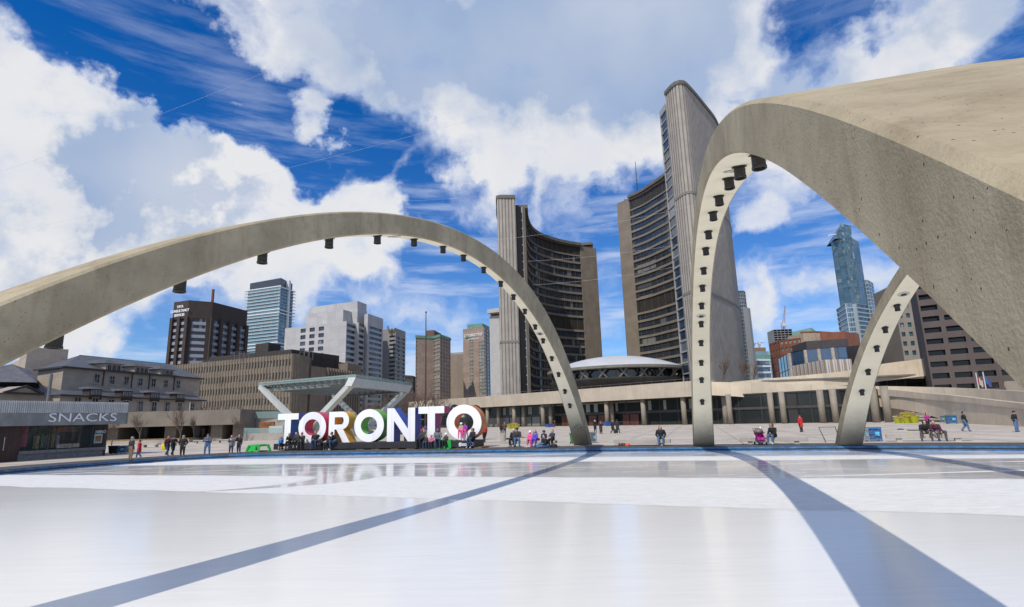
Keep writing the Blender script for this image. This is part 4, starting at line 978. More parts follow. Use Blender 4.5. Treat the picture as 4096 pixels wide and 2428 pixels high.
# --- two brick residential towers
pink = mat('pink_brick', (.30, .228, .182), .85, .06, .4, panel=(9., 3.0, .15)); bay = glass('bay_glass', (.13, .16, .145), .1, .8, .5, (1.3, 1.5), .6); copper = mat('copper_green', (.13, .26, .20), .7, .1, .6)
dbrick = mat('dark_brick', (.135, .08, .06), .85, .08, .5)
b1, P, zt = building('brick_tower', 'pinkish brick apartment tower with glazed bays behind the flagpole', [z7(539, 812), z7(642, 818), z7(682, 806), z7(745, 828)], 0, 300, [pink, bay],
    [[dict(t0=0, t1=.10, nc=1, nr=22, wf=(.1, .9), hf=(.3, .95), depth=.3), dict(t0=.10, t1=1, blank=True)], dict(nc=2, nr=23, wf=(.06, .94), hf=(.25, .98), depth=.3), dict(nc=4, nr=23, wf=(.3, .72), hf=(.25, .85), depth=.3)], parapet=1.4, roof=copper)
boxpart(b1, 'penthouse', dbrick, [z7(600, 775), z7(648, 772), z7(690, 795)], 1, 306, zt-1)
b2, P2, zt2 = building('hotel_tower', 'taller brick hotel tower with lettered sign and green copper roof', [z7(819, 768), z7(942, 752), z7(977, 770)], 0, 335, [pink, bay],
    [[dict(t0=0, t1=.30, blank=True), dict(t0=.30, t1=.50, nc=2, nr=23, wf=(.15, .85), hf=(.25, .9), depth=.3, z1=D(*z7(870, 825), 335).z), dict(t0=.50, t1=.74, blank=True), dict(t0=.74, t1=1, nc=2, nr=24, wf=(.1, .92), hf=(.2, .95), depth=.3, z1=D(*z7(900, 850), 335).z)], dict(nc=2, nr=26, wf=(.1, .9), hf=(.2, .95), depth=.3)])
boxpart(b2, 'roof', copper, [z7(845, 740), z7(935, 731), z7(975, 752)], 1, 340, zt2-1.5)
bx = plan([z7(835, 806), z7(870, 803)], 0, 333)
MB().prism([(p.x, p.y) for p in bx[0]]+[(bx[0][1].x, bx[0][1].y+3), (bx[0][0].x, bx[0][0].y+3)], bx[1]-1.2, bx[1]).build('bay_cap', copper, b2)
d = (P2[1]-P2[0]).normalized(); nb = Vector((d.y, -d.x, 0)); o_ = P2[0].lerp(P2[1], .52)+nb*.3
text_mesh('DOUBLETREE', 2.3, .1, 'sign_lettering', swh, b2, (o_.x, o_.y, zt2-5.0), d, (0, 0, 1), 'CENTER', .98, .02)
text_mesh('BY HILTON', 1.2, .1, 'sign_lettering', swh, b2, (o_.x, o_.y, zt2-7.0), d, (0, 0, 1), 'CENTER', 1.25, .02)
building('tan_office_block', 'tan office block with grid of small windows between the two brick towers', [z7(700, 922), z7(765, 920), z7(850, 914)], 1, 360, [mat('tan_stone', (.26, .21, .16), .85, .05, .3), oglass], [dict(nc=5, nr=13, wf=(.25, .75), hf=(.35, .8)), dict(nc=10, nr=13, wf=(.25, .75), hf=(.35, .8))], parapet=2.4, roof=mat('grey_crown', (.30, .31, .31), .7, .05))
# --- white apartment slab beside the west tower
wap, P, zt = building('apartment_slab', 'pale apartment block with balcony rows and a flat jutting roof, beside the shorter curved tower', [z7(977, 690), z7(1005, 688), z7(1060, 682)], 0, 300, [mat('apartment_white', (.42, .41, .39), .8, .04, .5), oglass], [dict(nc=1, nr=27, wf=(.08, .92), hf=(.30, .98), depth=1.0), dict(nc=2, nr=27, wf=(.05, .93), hf=(.30, .98), depth=1.0)])
rp, rz = plan([z7(962, 662), z7(1040, 652)], 0, 298); m = MB(); cl = closed(rp); m.prism(cl, rz-1.0, rz+1.2); m.build('roof_slab', mat('apartment_white', (.42, .41, .39)), wap)
MB().prism(closed(plan([z7(982, 672), z7(1040, 668)], 0, 302)[0]), zt-.5, rz).build('penthouse', dbrick, wap)
# --- courthouse with vertical stone fins
stone = mat('court_stone', (.185, .152, .115), .88, .08, .35, streak=.2); dkst = mat('court_dark', (.035, .032, .03), .7, .1)
cglass = glass('court_glass', (.03, .045, .045), .08, .9, .3, (1.35, 5), .5)
CA, CB = z6(120, 948), z6(1290, 833)
ct_, P, zt = building('courthouse', 'long courthouse clad in vertical stone fins with five rows of tall windows', [CA, CB, z6(1356, 839), z6(1452, 858)], 1, 206, [stone, cglass],
    [dict(nc=46, nr=6, wf=(.42, .92), hf=(.10, .62), depth=.25), None, None], cap=100)
d = (P[1]-P[0]).normalized(); nb = Vector((d.y, -d.x, 0)); Lc = (P[1]-P[0]).length; m = MB()
for k in range(47):
    q = P[0]+d*(Lc*(k+.16)/46); m.prism([(q.x-.30*d.x+nb.x*.26, q.y-.30*d.y+nb.y*.26), (q.x+.30*d.x+nb.x*.26, q.y+.30*d.y+nb.y*.26), (q.x+.38*d.x, q.y+.38*d.y), (q.x-.38*d.x, q.y-.38*d.y)], 0, zt+.15)
tag(m.build('fin', stone, ct_), kind='stuff')
d2 = (P[3]-P[2]).normalized()
m = MB()
for k in range(3):
    q = P[1].lerp(P[2], (k+.5)/3); m.tube([(q.x, q.y, 0), (q.x, q.y, zt+.1)], .75, 10)
m.build('corner_rib', stone, ct_)
# slot and second wing
S1 = Zp(*z6(1452, 858), zt); S2 = Zp(*z6(1469, 864), zt); n2 = Vector((-d2.y, d2.x, 0))
MB().prism([(S1.x+n2.x*3, S1.y+n2.y*3), (S2.x+n2.x*3+d2.x*3, S2.y+n2.y*3+d2.y*3), (S2.x+n2.x*14, S2.y+n2.y*14), (S1.x+n2.x*14, S1.y+n2.y*14)], 0, zt).build('dark_slot', dkst, ct_)
Wp, wz = plan([z6(1469, 940), z6(1925, 1003)], 0, D(*z6(1469, 864), (S2.y)).y)
m = MB(); cl = closed(Wp); m.prism(cl, 0, wz); dd = (Wp[1]-Wp[0]).normalized(); nn = Vector((dd.y, -dd.x, 0)); Lw = (Wp[1]-Wp[0]).length
for k in range(int(Lw*.30), int(Lw*.98), 2):
    q = Wp[0]+dd*k; m.prism([(q.x-dd.x*.45+nn.x*.7, q.y-dd.y*.45+nn.y*.7), (q.x+dd.x*.45+nn.x*.7, q.y+dd.y*.45+nn.y*.7), (q.x+dd.x*.45-nn.x*.1, q.y+dd.y*.45-nn.y*.1), (q.x-dd.x*.45-nn.x*.1, q.y-dd.y*.45-nn.y*.1)], 0, wz+.12)
m.build('side_wing', stone, ct_)
boxpart(ct_, 'brick_penthouse', mat('soot_brick', (.035, .026, .022), .85, .2, 1.2, panel=(3.4, 30, .5)), [z6(1470, 866), z6(1800, 918)], 0, S2.y+9, 0)
boxpart(ct_, 'stair_head', stone, [z6(1800, 916), z6(1925, 935)], 0, S2.y+26, 0)
boxpart(ct_, 'roof_plant', mat('plant_dark', (.045, .037, .032), .8, .1, 1, panel=(3., 30., .5)), [z6(962, 742), z6(1080, 727), z6(1192, 748)], 1, 228, zt-1)
boxpart(ct_, 'roof_screen', mat('plant_dark', (.045, .037, .032)), [z6(540, 862), z6(1290, 790)], 1, 222, zt-1)
for (x, y, dx, h) in ((770, 840, 88, 27), (1365, 832, 85, 30), (462, 908, 70, 20)):
    a = D(*z6(x, y), 214); c = D(*z6(x+dx, y), 216); m = MB(); up = Vector((0, 0, h/2.276/FPX*216))
    for p in (a, c, a.lerp(c, .5)): m.bar(p-Vector((0, 0, 2)), p+up, .12, .12); m.bar(p+Vector((0, 4, -2)), p+up+Vector((0, 4, 0)), .12, .12)
    m.bar(a+up, c+up, .12, .12); m.bar(a+up+Vector((0, 4, 0)), c+up+Vector((0, 4, 0)), .12, .12); m.bar(a+up*.5, c+up*.5, .1, .1); m.bar(a+up, a+up+Vector((0, 4, 0)), .12, .12); m.build('roof_cage', mat('cage_metal', (.15, .15, .15), .5, 0), ct_)
# --- old stone law court with slate roofs
ash = mat('ashlar', (.36, .305, .25), .88, .05, .3, panel=(1.3, .55, .14)); slate = mat('slate', (.09, .093, .105), .6, .14, .9, panel=(.5, .33, .3)); cop2 = mat('copper_ridge', (.10, .27, .25), .7, .15, 1)
frame = mat('sash_white', (.33, .32, .29), .6, .05); og = glass('sash_glass', (.02, .025, .03), .08, .5, .2, (.55, 1.2), .6); dpipe = mat('downpipe', (.035, .03, .027), .6, .1)
ezu = 14.2; A = Zp(*z1(640, 290), ezu); B = Zp(*z1(2005, 410), ezu); Cn = Zp(*z1(385, 322), ezu); rzz = 18.6
RL = Zp(*z1(795, 178), rzz); RR = Zp(*z1(1700, 268), rzz); Bb = B+(Cn-A)
os_ = thing('stone_hall', 'old pale stone hall with slate roofs, dormers and copper ridges at far left', 'building', (A.x, A.y, 0))
m = MB(); m.prism([(A.x, A.y), (B.x, B.y), (Bb.x, Bb.y), (Cn.x, Cn.y)], 0, ezu); m.build('wall', ash, os_)
d = (B-A).normalized(); nb = Vector((d.y, -d.x, 0)); l_ = (Cn-A).normalized()
ov = lambda p, s, t: Vector((p.x+d.x*s+nb.x*t, p.y+d.y*s+nb.y*t, p.z))
a2, b2_, c2, e2 = ov(A, -.6, .6), ov(B, .6, .6), ov(Cn, -.6, -.4), ov(Bb, .6, -.4)
m = MB(); m.poly([a2, b2_, RR, RL]); m.poly([c2, a2, RL]); m.poly([e2, c2, RL, RR]); m.poly([b2_, e2, RR]); m.poly([a2, c2, e2, b2_]); m.build('roof', slate, os_)
m = MB(); m.bar(RL, RR, .25, .2); m.build('ridge_capping', cop2, os_)
m = MB(); m.bar(ov(A, -.6, .62)-Vector((0, 0, .12)), ov(B, .6, .62)-Vector((0, 0, .12)), .3, .3); m.bar(c2-Vector((0, 0, .12)), a2-Vector((0, 0, .12)), .3, .3); m.build('gutter', dpipe, os_)
def sash(root, px, P0, P1, w_, h_, name='window'):
    c = wallpt(*px, P0, P1); dd = (P1-P0); dd = Vector((dd.x, dd.y, 0)).normalized(); nn = Vector((dd.y, -dd.x, 0)); f = MB()
    pt = lambda s, z, k: (c.x+dd.x*s+nn.x*k, c.y+dd.y*s+nn.y*k, c.z+z)
    for (s0, s1, y0, y1) in ((-w_/2-.1, w_/2+.1, h_/2, h_/2+.14), (-w_/2-.22, w_/2+.22, -h_/2-.2, -h_/2), (-w_/2-.1, -w_/2, -h_/2, h_/2), (w_/2, w_/2+.1, -h_/2, h_/2), (-w_/2, w_/2, -.04, .04), (-.03, .03, -h_/2, h_/2)):
        k = .16 if s1-s0 > .2 or True else .1
        p4 = [pt(s0, y0, k), pt(s1, y0, k), pt(s1, y1, k), pt(s0, y1, k)]; q4 = [pt(s0, y0, -.02), pt(s1, y0, -.02), pt(s1, y1, -.02), pt(s0, y1, -.02)]
        f.add(p4+q4, [(0, 1, 2, 3), (0, 4, 5, 1), (1, 5, 6, 2), (2, 6, 7, 3), (3, 7, 4, 0)])
    o = f.build(name, frame, root); MB().quad(pt(-w_/2, -h_/2, .03), pt(w_/2, -h_/2, .03), pt(w_/2, h_/2, .03), pt(-w_/2, h_/2, .03)).build('pane', og, o)
for x, y in ((967, 412), (1120, 422), (1263, 433), (1402, 443), (1534, 453), (1659, 461), (1780, 470)): sash(os_, z1(x, y), A, B, 1.1, 1.75)
for x0, y0, x1, y1 in ((1040, 325, 1020, 485), (1325, 350, 1310, 505), (1497, 370, 1484, 517), (1745, 395, 1733, 530)):
    p, q_ = wallpt(*z1(x0, y0), A, B), wallpt(*z1(x1, y1), A, B); p = p+nb*.15; MB().tube([(p.x, p.y, p.z), (p.x, p.y, q_.z)], .11, 6).build('downpipe', dpipe, os_)
def dormer(root, pxl, pxr, ytop, ybot, roofpx, n_, wallm, P0, P1, arched, dep=4., ovh=.7, rise=.9):
    l, r = wallpt(*z1(pxl, ybot), P0, P1)+nb*.05, wallpt(*z1(pxr, ybot), P0, P1)+nb*.05; zt_ = wallpt(*z1((pxl+pxr)/2, ytop), P0, P1).z; zb_ = l.z
    w = (r-l).length; m = MB(); nbk = -nb*dep; m.prism([(l.x, l.y), (r.x, r.y), (r.x+nbk.x, r.y+nbk.y), (l.x+nbk.x, l.y+nbk.y)], zb_-.8, zt_); o = m.build('dormer', wallm, root)
    for k in range(n_):
        c = l.lerp(r, (k+.5)/n_*.86+.07)+nb*.06; ww = w/n_*.66; hh = (zt_-zb_)*.72; zc_ = zb_+(zt_-zb_)*.46; f = MB()
        pts = [(-ww/2, -hh/2), (ww/2, -hh/2), (ww/2, hh*.25)]+([(ww/2*math.cos(a), hh*.25+ww/2*math.sin(a)) for a in (pi/4, pi/2, 3*pi/4)] if arched else [(ww/2, hh/2), (-ww/2, hh/2)])+[(-ww/2, hh*.25)]
        f.poly([(c.x+d.x*s, c.y+d.y*s, zc_+z) for s, z in pts]); f2 = f.build('window', og, o)
        g = MB(); g.tube([(c.x+d.x*s+nb.x*.03, c.y+d.y*s+nb.y*.03, zc_+z) for s, z in pts+pts[:1]], .05, 4); g.bar((c.x+nb.x*.03, c.y+nb.y*.03, zc_-hh/2), (c.x+nb.x*.03, c.y+nb.y*.03, zc_+hh*.3), .05, .05); g.build('frame', frame, o)
    rl, rr = l-d*ovh+nb*ovh*.8, r+d*ovh+nb*ovh*.8; m = MB(); top = zt_+rise; back = -nb*(dep+.6)
    p = [Vector((rl.x, rl.y, zt_)), Vector((rr.x, rr.y, zt_)), Vector((rr.x+back.x, rr.y+back.y, zt_)), Vector((rl.x+back.x, rl.y+back.y, zt_))]; ml = l+d*w*.28-nb*1.4; mr = r-d*w*.28-nb*1.4; q = [Vector((ml.x, ml.y, top)), Vector((mr.x, mr.y, top)), Vector((mr.x+back.x, mr.y+back.y, top)), Vector((ml.x+back.x, ml.y+back.y, top))]
    for i in range(4): j = (i+1) % 4; m.quad(p[i], p[j], q[j], q[i])
    m.poly(q); m.poly(p[::-1]); m.build('dormer_roof', slate, o)
for xl, xr, yt, yb in ((1050, 1215, 265, 345), (1338, 1488, 293, 370), (1600, 1735, 322, 390)): dormer(os_, xl, xr, yt, yb, 0, 3, ash, A, B, True)
# lower front wing
ez2 = 8.3; A3 = Zp(*z1(605, 572), ez2); B3 = Zp(*z1(2030, 628), ez2); rz2 = 11.4; R1 = Zp(*z1(697, 482), rz2); R2 = Zp(*z1(1880, 548), rz2)
A3l = A3-(B3-A3).normalized()*34; R1l = R1-(B3-A3).normalized()*37
m = MB(); m.prism([(A3.x, A3.y), (B3.x, B3.y), (B3.x-nb.x*9, B3.y-nb.y*9), (A3.x-nb.x*9, A3.y-nb.y*9)], 0, ez2); m.build('front_wing', ash, os_)
m = MB(); k5 = nb*-2.2; m.prism([(A3l.x+k5.x, A3l.y+k5.y), (A3.x+k5.x, A3.y+k5.y), (A3.x-nb.x*9, A3.y-nb.y*9), (A3l.x-nb.x*9, A3l.y-nb.y*9)], 0, ez2-.02); m.build('left_wing', ash, os_)
lo3 = lambda p, s, t: Vector((p.x+d.x*s+nb.x*t, p.y+d.y*s+nb.y*t, p.z))
bk = -nb*9.; A3b, B3b = A3+bk*1.2, B3+bk*1.2
m = MB(); m.poly([lo3(A3, -.5, .5), lo3(B3, .5, .5), R2, R1]); m.poly([lo3(A3b, -.5, 0), lo3(A3, -.5, .5), R1]); m.poly([lo3(B3, .5, .5), lo3(B3b, .5, 0), R2]); m.poly([lo3(A3, 0, -2.2+.5), R1, R1l, lo3(A3l, 0, -2.2+.5)]); m.poly([lo3(B3b, .5, 0), lo3(A3b, -.5, 0), R1, R2]); m.build('front_roof', slate, os_)
m = MB(); m.bar(R1l, R1, .3, .22); m.bar(R1, R2, .3, .22); m.build('ridge_capping', cop2, os_)
m = MB(); m.bar(lo3(A3, -.5, .55)-Vector((0, 0, .1)), lo3(B3, .5, .55)-Vector((0, 0, .1)), .3, .28); m.build('gutter', dpipe, os_)
for x, y in ((1255, 685), (1402, 688), (1538, 691), (1672, 694), (1797, 698), (1921, 701), (1105, 672), (945, 660), (770, 655)): sash(os_, z1(x, y), A3, B3, 1.2, 1.9)
dkw = mat('dormer_wood', (.045, .03, .026), .7, .1)
for xl, xr, yt, yb in ((893, 1018, 517, 575), (1213, 1325, 535, 590), (1500, 1597, 552, 602), (1758, 1848, 565, 612)): dormer(os_, xl, xr, yt, yb, 0, 4, dkw, A3, B3, False, 1.6, .4, .5)
# small pediment on the left wing
pl, pr_, pc = [wallpt(*z1(x, y), A3l+k5, A3+k5) for x, y in ((0, 552), (405, 568), (232, 487))]; m = MB(); f_ = nb*.5
m.add([pl+f_, pr_+f_, pc+f_, pl-nb*3, pr_-nb*3, pc-nb*3], [(0, 1, 2), (0, 2, 5, 3), (1, 4, 5, 2), (0, 3, 4, 1)]); m.build('pediment', ash, os_)
m = MB(); f_ = nb*.7; m.bar(pl+f_, pc+f_, .35, .3); m.bar(pc+f_, pr_+f_, .35, .3); m.bar(pl+f_, pr_+f_, .3, .25); m.build('pediment_moulding', dpipe, os_)
# plain blocks behind the hall
building('stone_annex', 'plain pale stone annex with flat roof rising behind the stone hall', [z1(200, 165), z1(280, 95), z1(688, 120)], 1, 118, [ash, og], [None, None])
building('yellow_annex', 'small cream gabled annex half hidden by the left arch', [z1(60, 290), z1(205, 215)], 1, 128, [mat('cream_stone', (.42, .33, .22), .85, .05), og], [None])
m = MB(); g = [D(*z1(-200, 330), 100), D(*z1(120, 265), 100), D(*z1(310, 330), 100), D(*z1(375, 450), 96), D(*z1(-300, 440), 96)]; k = [p+Vector((-11, 14, 0)) for p in g]
m.poly(g); m.poly([g[0], k[0], k[1], g[1]]); m.poly([g[1], k[1], k[2], g[2]]); m.poly([g[2], k[2], k[3], g[3]]); m.poly(k[::-1]); tag(m.build('slate_roof_house', slate, None), 'low slate roofed house beside the stone hall under the left arch', 'building')
# ------------------------------------------------------------------ buildings at right
brk = mat('red_brick', (.215, .080, .045), .85, .08, .4); wpane = glass('bright_glass', (.10, .11, .11), .08, .9, .5, (1.2, 2.9), .6)
blueg = glass('mirror_blue', (.02, .045, .09), .03, 1., .0, (3.2, 3.6), 1.)
building('slim_glass_tower', 'slim tower of blue glass and pale concrete half hidden behind the taller curved tower', [z8(5, 620), z8(48, 618), z8(62, 628)], 1, 300, [mat('slim_concrete', (.34, .335, .32), .8, .04), glass('slim_glass', (.03, .06, .08), .05, .9, .1, (1.5, 3), .8)], [dict(nc=3, nr=34, wf=(.05, .95), hf=(.12, 1.), depth=.4), dict(nc=1, nr=34, wf=(.1, .9), hf=(.2, .95), depth=1.)])
building('concrete_slab_tower', 'plain pale concrete slab beside the slim glass tower', [z8(40, 745), z8(82, 752), z8(100, 760)], 0, 292, [mat('slim_concrete', (.34, .335, .32)), oglass], [None, None])
lowg, P, zt = building('banded_glass_office', 'low office with white bands of glass under a green copper roof', [z8(125, 1160), z8(255, 1160), z8(275, 1165)], 0, 330, [wht, glass('low_glass', (.03, .06, .09), .05, .8, .1, (1.5, 3), .8)], [dict(nc=1, nr=9, wf=(.0, 1.), hf=(.0, .72), depth=.3), dict(nc=1, nr=9, wf=(.0, 1.), hf=(.0, .72), depth=.3)])
boxpart(lowg, 'copper_roof', copper, [z8(131, 1128), z8(262, 1128)], 0, 334, zt-.5)
boxpart(lowg, 'glass_penthouse', glass('pale_glass', (.16, .24, .28), .1, .5, 0, (2, 3), .6), [z8(131, 1100), z8(258, 1098)], 0, 342, zt)
boxpart(lowg, 'brown_block', mat('tan_block', (.20, .13, .075), .8, .06), [z8(126, 1070), z8(222, 1068)], 0, 350, zt)
# building under construction with a crane
con = mat('raw_concrete', (.20, .20, .20), .9, .1, .5)
uc, P, zt = building('unfinished_tower', 'grey concrete tower under construction behind the brick block, crane on top', [z8(283, 928), z8(430, 922)], 0, 430, [con, glass('open_floor', (.02, .022, .025), .6, .8, 0, (3, 3), .2)], [dict(nc=5, nr=36, wf=(.05, .95), hf=(.2, .95), depth=2.)])
def crane(px, base, top, tip, Y, label, s=1.):
    a = D(*z8(*base), Y); b_ = D(*z8(*top), Y); t = D(*z8(*tip), Y); r = thing('tower_crane', label, 'crane', tuple(a)); red = mat('crane_paint', (.30, .22, .25), .6, .1)
    m = MB(); w_ = .8*s
    for sx_, sy_ in ((-1, -1), (1, -1), (1, 1), (-1, 1)): m.bar(a+Vector((sx_*w_, sy_*w_, 0)), b_+Vector((sx_*w_, sy_*w_, 0)), .28*s, .28*s)
    for k in range(8): m.bar(a.lerp(b_, k/8)+Vector((-w_, -w_, 0)), a.lerp(b_, (k+1)/8)+Vector((w_, -w_, 0)), .18*s, .18*s)
    m.build('mast', red, r)
    m = MB(); dj = (t-b_).normalized(); sd = Vector((-dj.z, 0, dj.x))
    m.bar(b_+sd*.8*s, t, .3*s, .3*s); m.bar(b_-sd*.8*s, t, .3*s, .3*s)
    for k in range(10): m.bar(b_.lerp(t, k/10)+sd*.8*s*(1-k/10), b_.lerp(t, (k+1)/10)-sd*.8*s*(1-k/10), .16*s, .16*s)
    m.build('jib', red, r)
    cj = b_-dj*6*s; m = MB(); m.bar(b_, cj, .5*s, .5*s); m.box(cj.x-1.6*s, cj.x+1.6*s, cj.y-1, cj.y+1, cj.z-2*s, cj.z+.4); m.build('counterweight', red, r)
    MB().box(b_.x-1.3*s, b_.x+1.3*s, b_.y-1.2, b_.y+1.2, b_.z-1.2, b_.z+1.4).build('cab', mat('crane_cab', (.5, .5, .5), .5), r)
crane(0, (364, 925), (364, 890), (376, 740), 432, 'luffing crane with raised jib on the unfinished tower', 1.2)
crane(0, (172, 1068), (172, 1034), (212, 1030), 520, 'small distant crane with level jib beside the curved tower', .9)
# brick complex
bc, P, zt = building('brick_complex', 'wide red brick apartment complex with square white windows', [z8(250, 1040), z8(330, 1012), z8(500, 990)], 1, 240, [brk, wpane], [dict(nc=4, nr=11, wf=(.3, .7), hf=(.35, .8), depth=.3), dict(nc=5, nr=11, wf=(.2, .8), hf=(.35, .85), depth=.3)])
addblock(bc, [z8(495, 942), z8(620, 938), z8(740, 945)], 0, 262, [dict(nc=4, nr=13, wf=(.3, .7), hf=(.35, .8)), dict(nc=5, nr=13, wf=(.2, .75), hf=(.35, .85))], brk, wpane)
addblock(bc, [z8(650, 950), z8(770, 965), z8(960, 958)], 0, 252, [dict(nc=4, nr=12, wf=(.25, .75), hf=(.35, .85)), dict(nc=6, nr=12, wf=(.2, .8), hf=(.35, .85))], brk, wpane)
boxpart(bc, 'cream_storey', mat('cream_storey', (.42, .34, .25), .8), [z8(395, 985), z8(520, 955)], 0, 268, zt-3)
boxpart(bc, 'green_roof', mat('mint_roof', (.26, .45, .36), .7), [z8(430, 945), z8(585, 912), z8(618, 935)], 1, 280, zt-3)
# mirror glass pavilion with dark cap
mg, P, zt = building('mirror_glass_block', 'low block of dark blue mirror glass with a slanted black cap', [z8(318, 1160), z8(405, 1108), z8(530, 1085), z8(860, 1058)], 1, 185, [mat('black_frame', (.02, .02, .022), .5), blueg], [dict(nc=4, nr=4, wf=(.02, .98), hf=(.02, .98), depth=.1), dict(nc=1, nr=4, wf=(.02, .98), hf=(.02, .98), depth=.1), dict(nc=3, nr=4, wf=(.02, .98), hf=(.02, .98), depth=.1)])
for q in (P[1], P[2], P[2].lerp(P[3], .33), P[2].lerp(P[3], .66)): MB().tube([(q.x, q.y-.3, 0), (q.x, q.y-.3, zt-.2)], .55, 10).build('column', mat('pale_column', (.42, .37, .31), .8), mg)
cp, cz = plan([z8(436, 1108), z8(548, 1072), z8(880, 1052)], 1, 183); MB().prism(closed(cp), cz-.6, cz+2.2).build('black_cap', mat('cap_black', (.06, .05, .055), .6, .1), mg)
boxpart(mg, 'dark_annex', mat('annex_dark', (.035, .035, .045), .5), [z8(860, 1062), z8(960, 1050)], 0, 176, 0)
# patterned wall behind the terrace
pwm = mat('pattern_tan', (.34, .26, .19), .8, .05); A, B, Cc = D(*z8(440, 1262), 168), D(*z8(686, 1165), 150), D(*z8(900, 1150), 150)
ptn = thing('patterned_block', 'flat block faced with tan and white wedge pattern', 'building', (B.x, B.y, 0)); zt = B.z
A = Zp(*z8(440, 1262), zt) if False else Vector((A.x, A.y, zt)); Cc = Vector((Cc.x, Cc.y, zt)); m = MB(); m.prism(closed([A, B, Cc]), 0, zt); m.build('wall', pwm, ptn)
wp = mat('pattern_white', (.58, .56, .54), .7, .03)
for (P0, P1, n_) in ((A, B, 16), (B, Cc, 8)):
    d = (P1-P0); L_ = d.length; d = d/L_; nb = Vector((d.y, -d.x, 0))*.04
    for r_ in range(2):
        for k in range(n_):
            s0 = L_*k/n_; w_ = L_/n_; z0, z1_ = zt-3.9*(r_+1), zt-3.9*r_; a, b_ = (.1, .55) if (k+r_) % 2 else (.3, .95); m = MB()
            m.poly([P0+d*(s0+w_*a)+nb+Vector((0, 0, z1_-zt)), P0+d*(s0+w_*(a+.12))+nb+Vector((0, 0, z0-zt+.1)), P0+d*(s0+w_*(b_-.1))+nb+Vector((0, 0, z0-zt+.1)), P0+d*(s0+w_*b_)+nb+Vector((0, 0, z1_-zt))]); m.build('pattern_panel', wp, ptn)
# the tall glass tower
ag = glass('aura_glass', (.03, .065, .09), .04, 1., .16, (1.6, 3.0), .9)
au, P, zt = building('tall_glass_tower', 'very tall blue glass tower rising behind the brick complex', [z8(738, 232), z8(830, 203), z8(905, 200), z8(958, 232)], 1, 520, [mat('aura_frame', (.09, .14, .16), .4, .1), ag], [dict(nc=5, nr=62, wf=(.05, .95), hf=(.1, .98), depth=.1), dict(nc=4, nr=62, wf=(.05, .95), hf=(.1, .98), depth=.1), dict(nc=4, nr=62, wf=(.05, .95), hf=(.1, .98), depth=.1)], cap=100)
zc = D(*z8(818, 86), 520).z; a0, a1 = Zp(*z8(770, 208), zt), Zp(*z8(905, 200), zt); t0 = Zp(*z8(818, 88), zc); t1 = Zp(*z8(870, 90), zc)
bk = Vector((6, 26, 0)); m = MB(); m.add([a0, a1, a1+bk, a0+bk, D(*z8(816, 88), a0.y+2), D(*z8(900, 104), a1.y+2), D(*z8(900, 112), a1.y+24), D(*z8(822, 92), a0.y+24)], [(0, 1, 5, 4), (1, 2, 6, 5), (2, 3, 7, 6), (3, 0, 4, 7), (4, 5, 6, 7)]); m.build('crown', ag, au)
m = MB(); q = Vector((t0.x, a0.y, zc)); m.tube([D(*z8(782, 172), 518), D(*z8(726, 178), 518), D(*z8(722, 188), 518)], .5, 6); m.build('window_crane', wht, au)
addblock(au, [z8(780, 768), z8(850, 720), z8(908, 715)], 1, 500, [dict(nc=1, nr=22, wf=(.0, 1.), hf=(.12, .95), depth=1.), dict(nc=3, nr=22, wf=(.06, .94), hf=(.12, .95), depth=.3)], mat('aura_pale', (.33, .39, .42), .5, .04), ag)
addblock(au, [z8(985, 535), z8(1030, 532), z8(1075, 560)], 0, 535, [dict(nc=2, nr=34, wf=(.06, .94), hf=(.12, .95), depth=.3), dict(nc=2, nr=34, wf=(.06, .94), hf=(.12, .95), depth=.3)], mat('aura_pale', (.33, .39, .42), .5, .04), ag)
addblock(au, [z8(945, 720), z8(1035, 735)], 0, 512, [dict(nc=1, nr=24, wf=(.0, 1.), hf=(.2, .95), depth=1.)], mat('aura_pale', (.33, .39, .42), .5, .04), ag)
# hotel and dark office at far right
hot = mat('hotel_grey', (.23, .20, .17), .85, .05, .3)
building('hotel_block', 'grey brown hotel block with teal window panels between the arches', [z8(1222, 572), z8(1398, 560)], 0, 165, [hot, glass('hotel_glass', (.015, .05, .05), .1, 1., .2, (1.4, 3), .5)], [dict(nc=3, nr=14, wf=(.2, .72), hf=(.3, .78), depth=.4)])
dofc = mat('dark_office', (.095, .075, .066), .85, .05, .3, panel=(4.4, 30, .2))
do, P, zt = building('dark_office_block', 'large dark grey office block with deep sloping window slots at far right', [z8(1368, 690), z8(1400, 560), z8(2500, 420)], 0, 128, [dofc, glass('deep_glass', (.012, .010, .010), .1, .5, .1, (4., 4.), .4)], [None, dict(nc=6, nr=12, wf=(.08, .86), hf=(.42, .88), depth=1.6)])
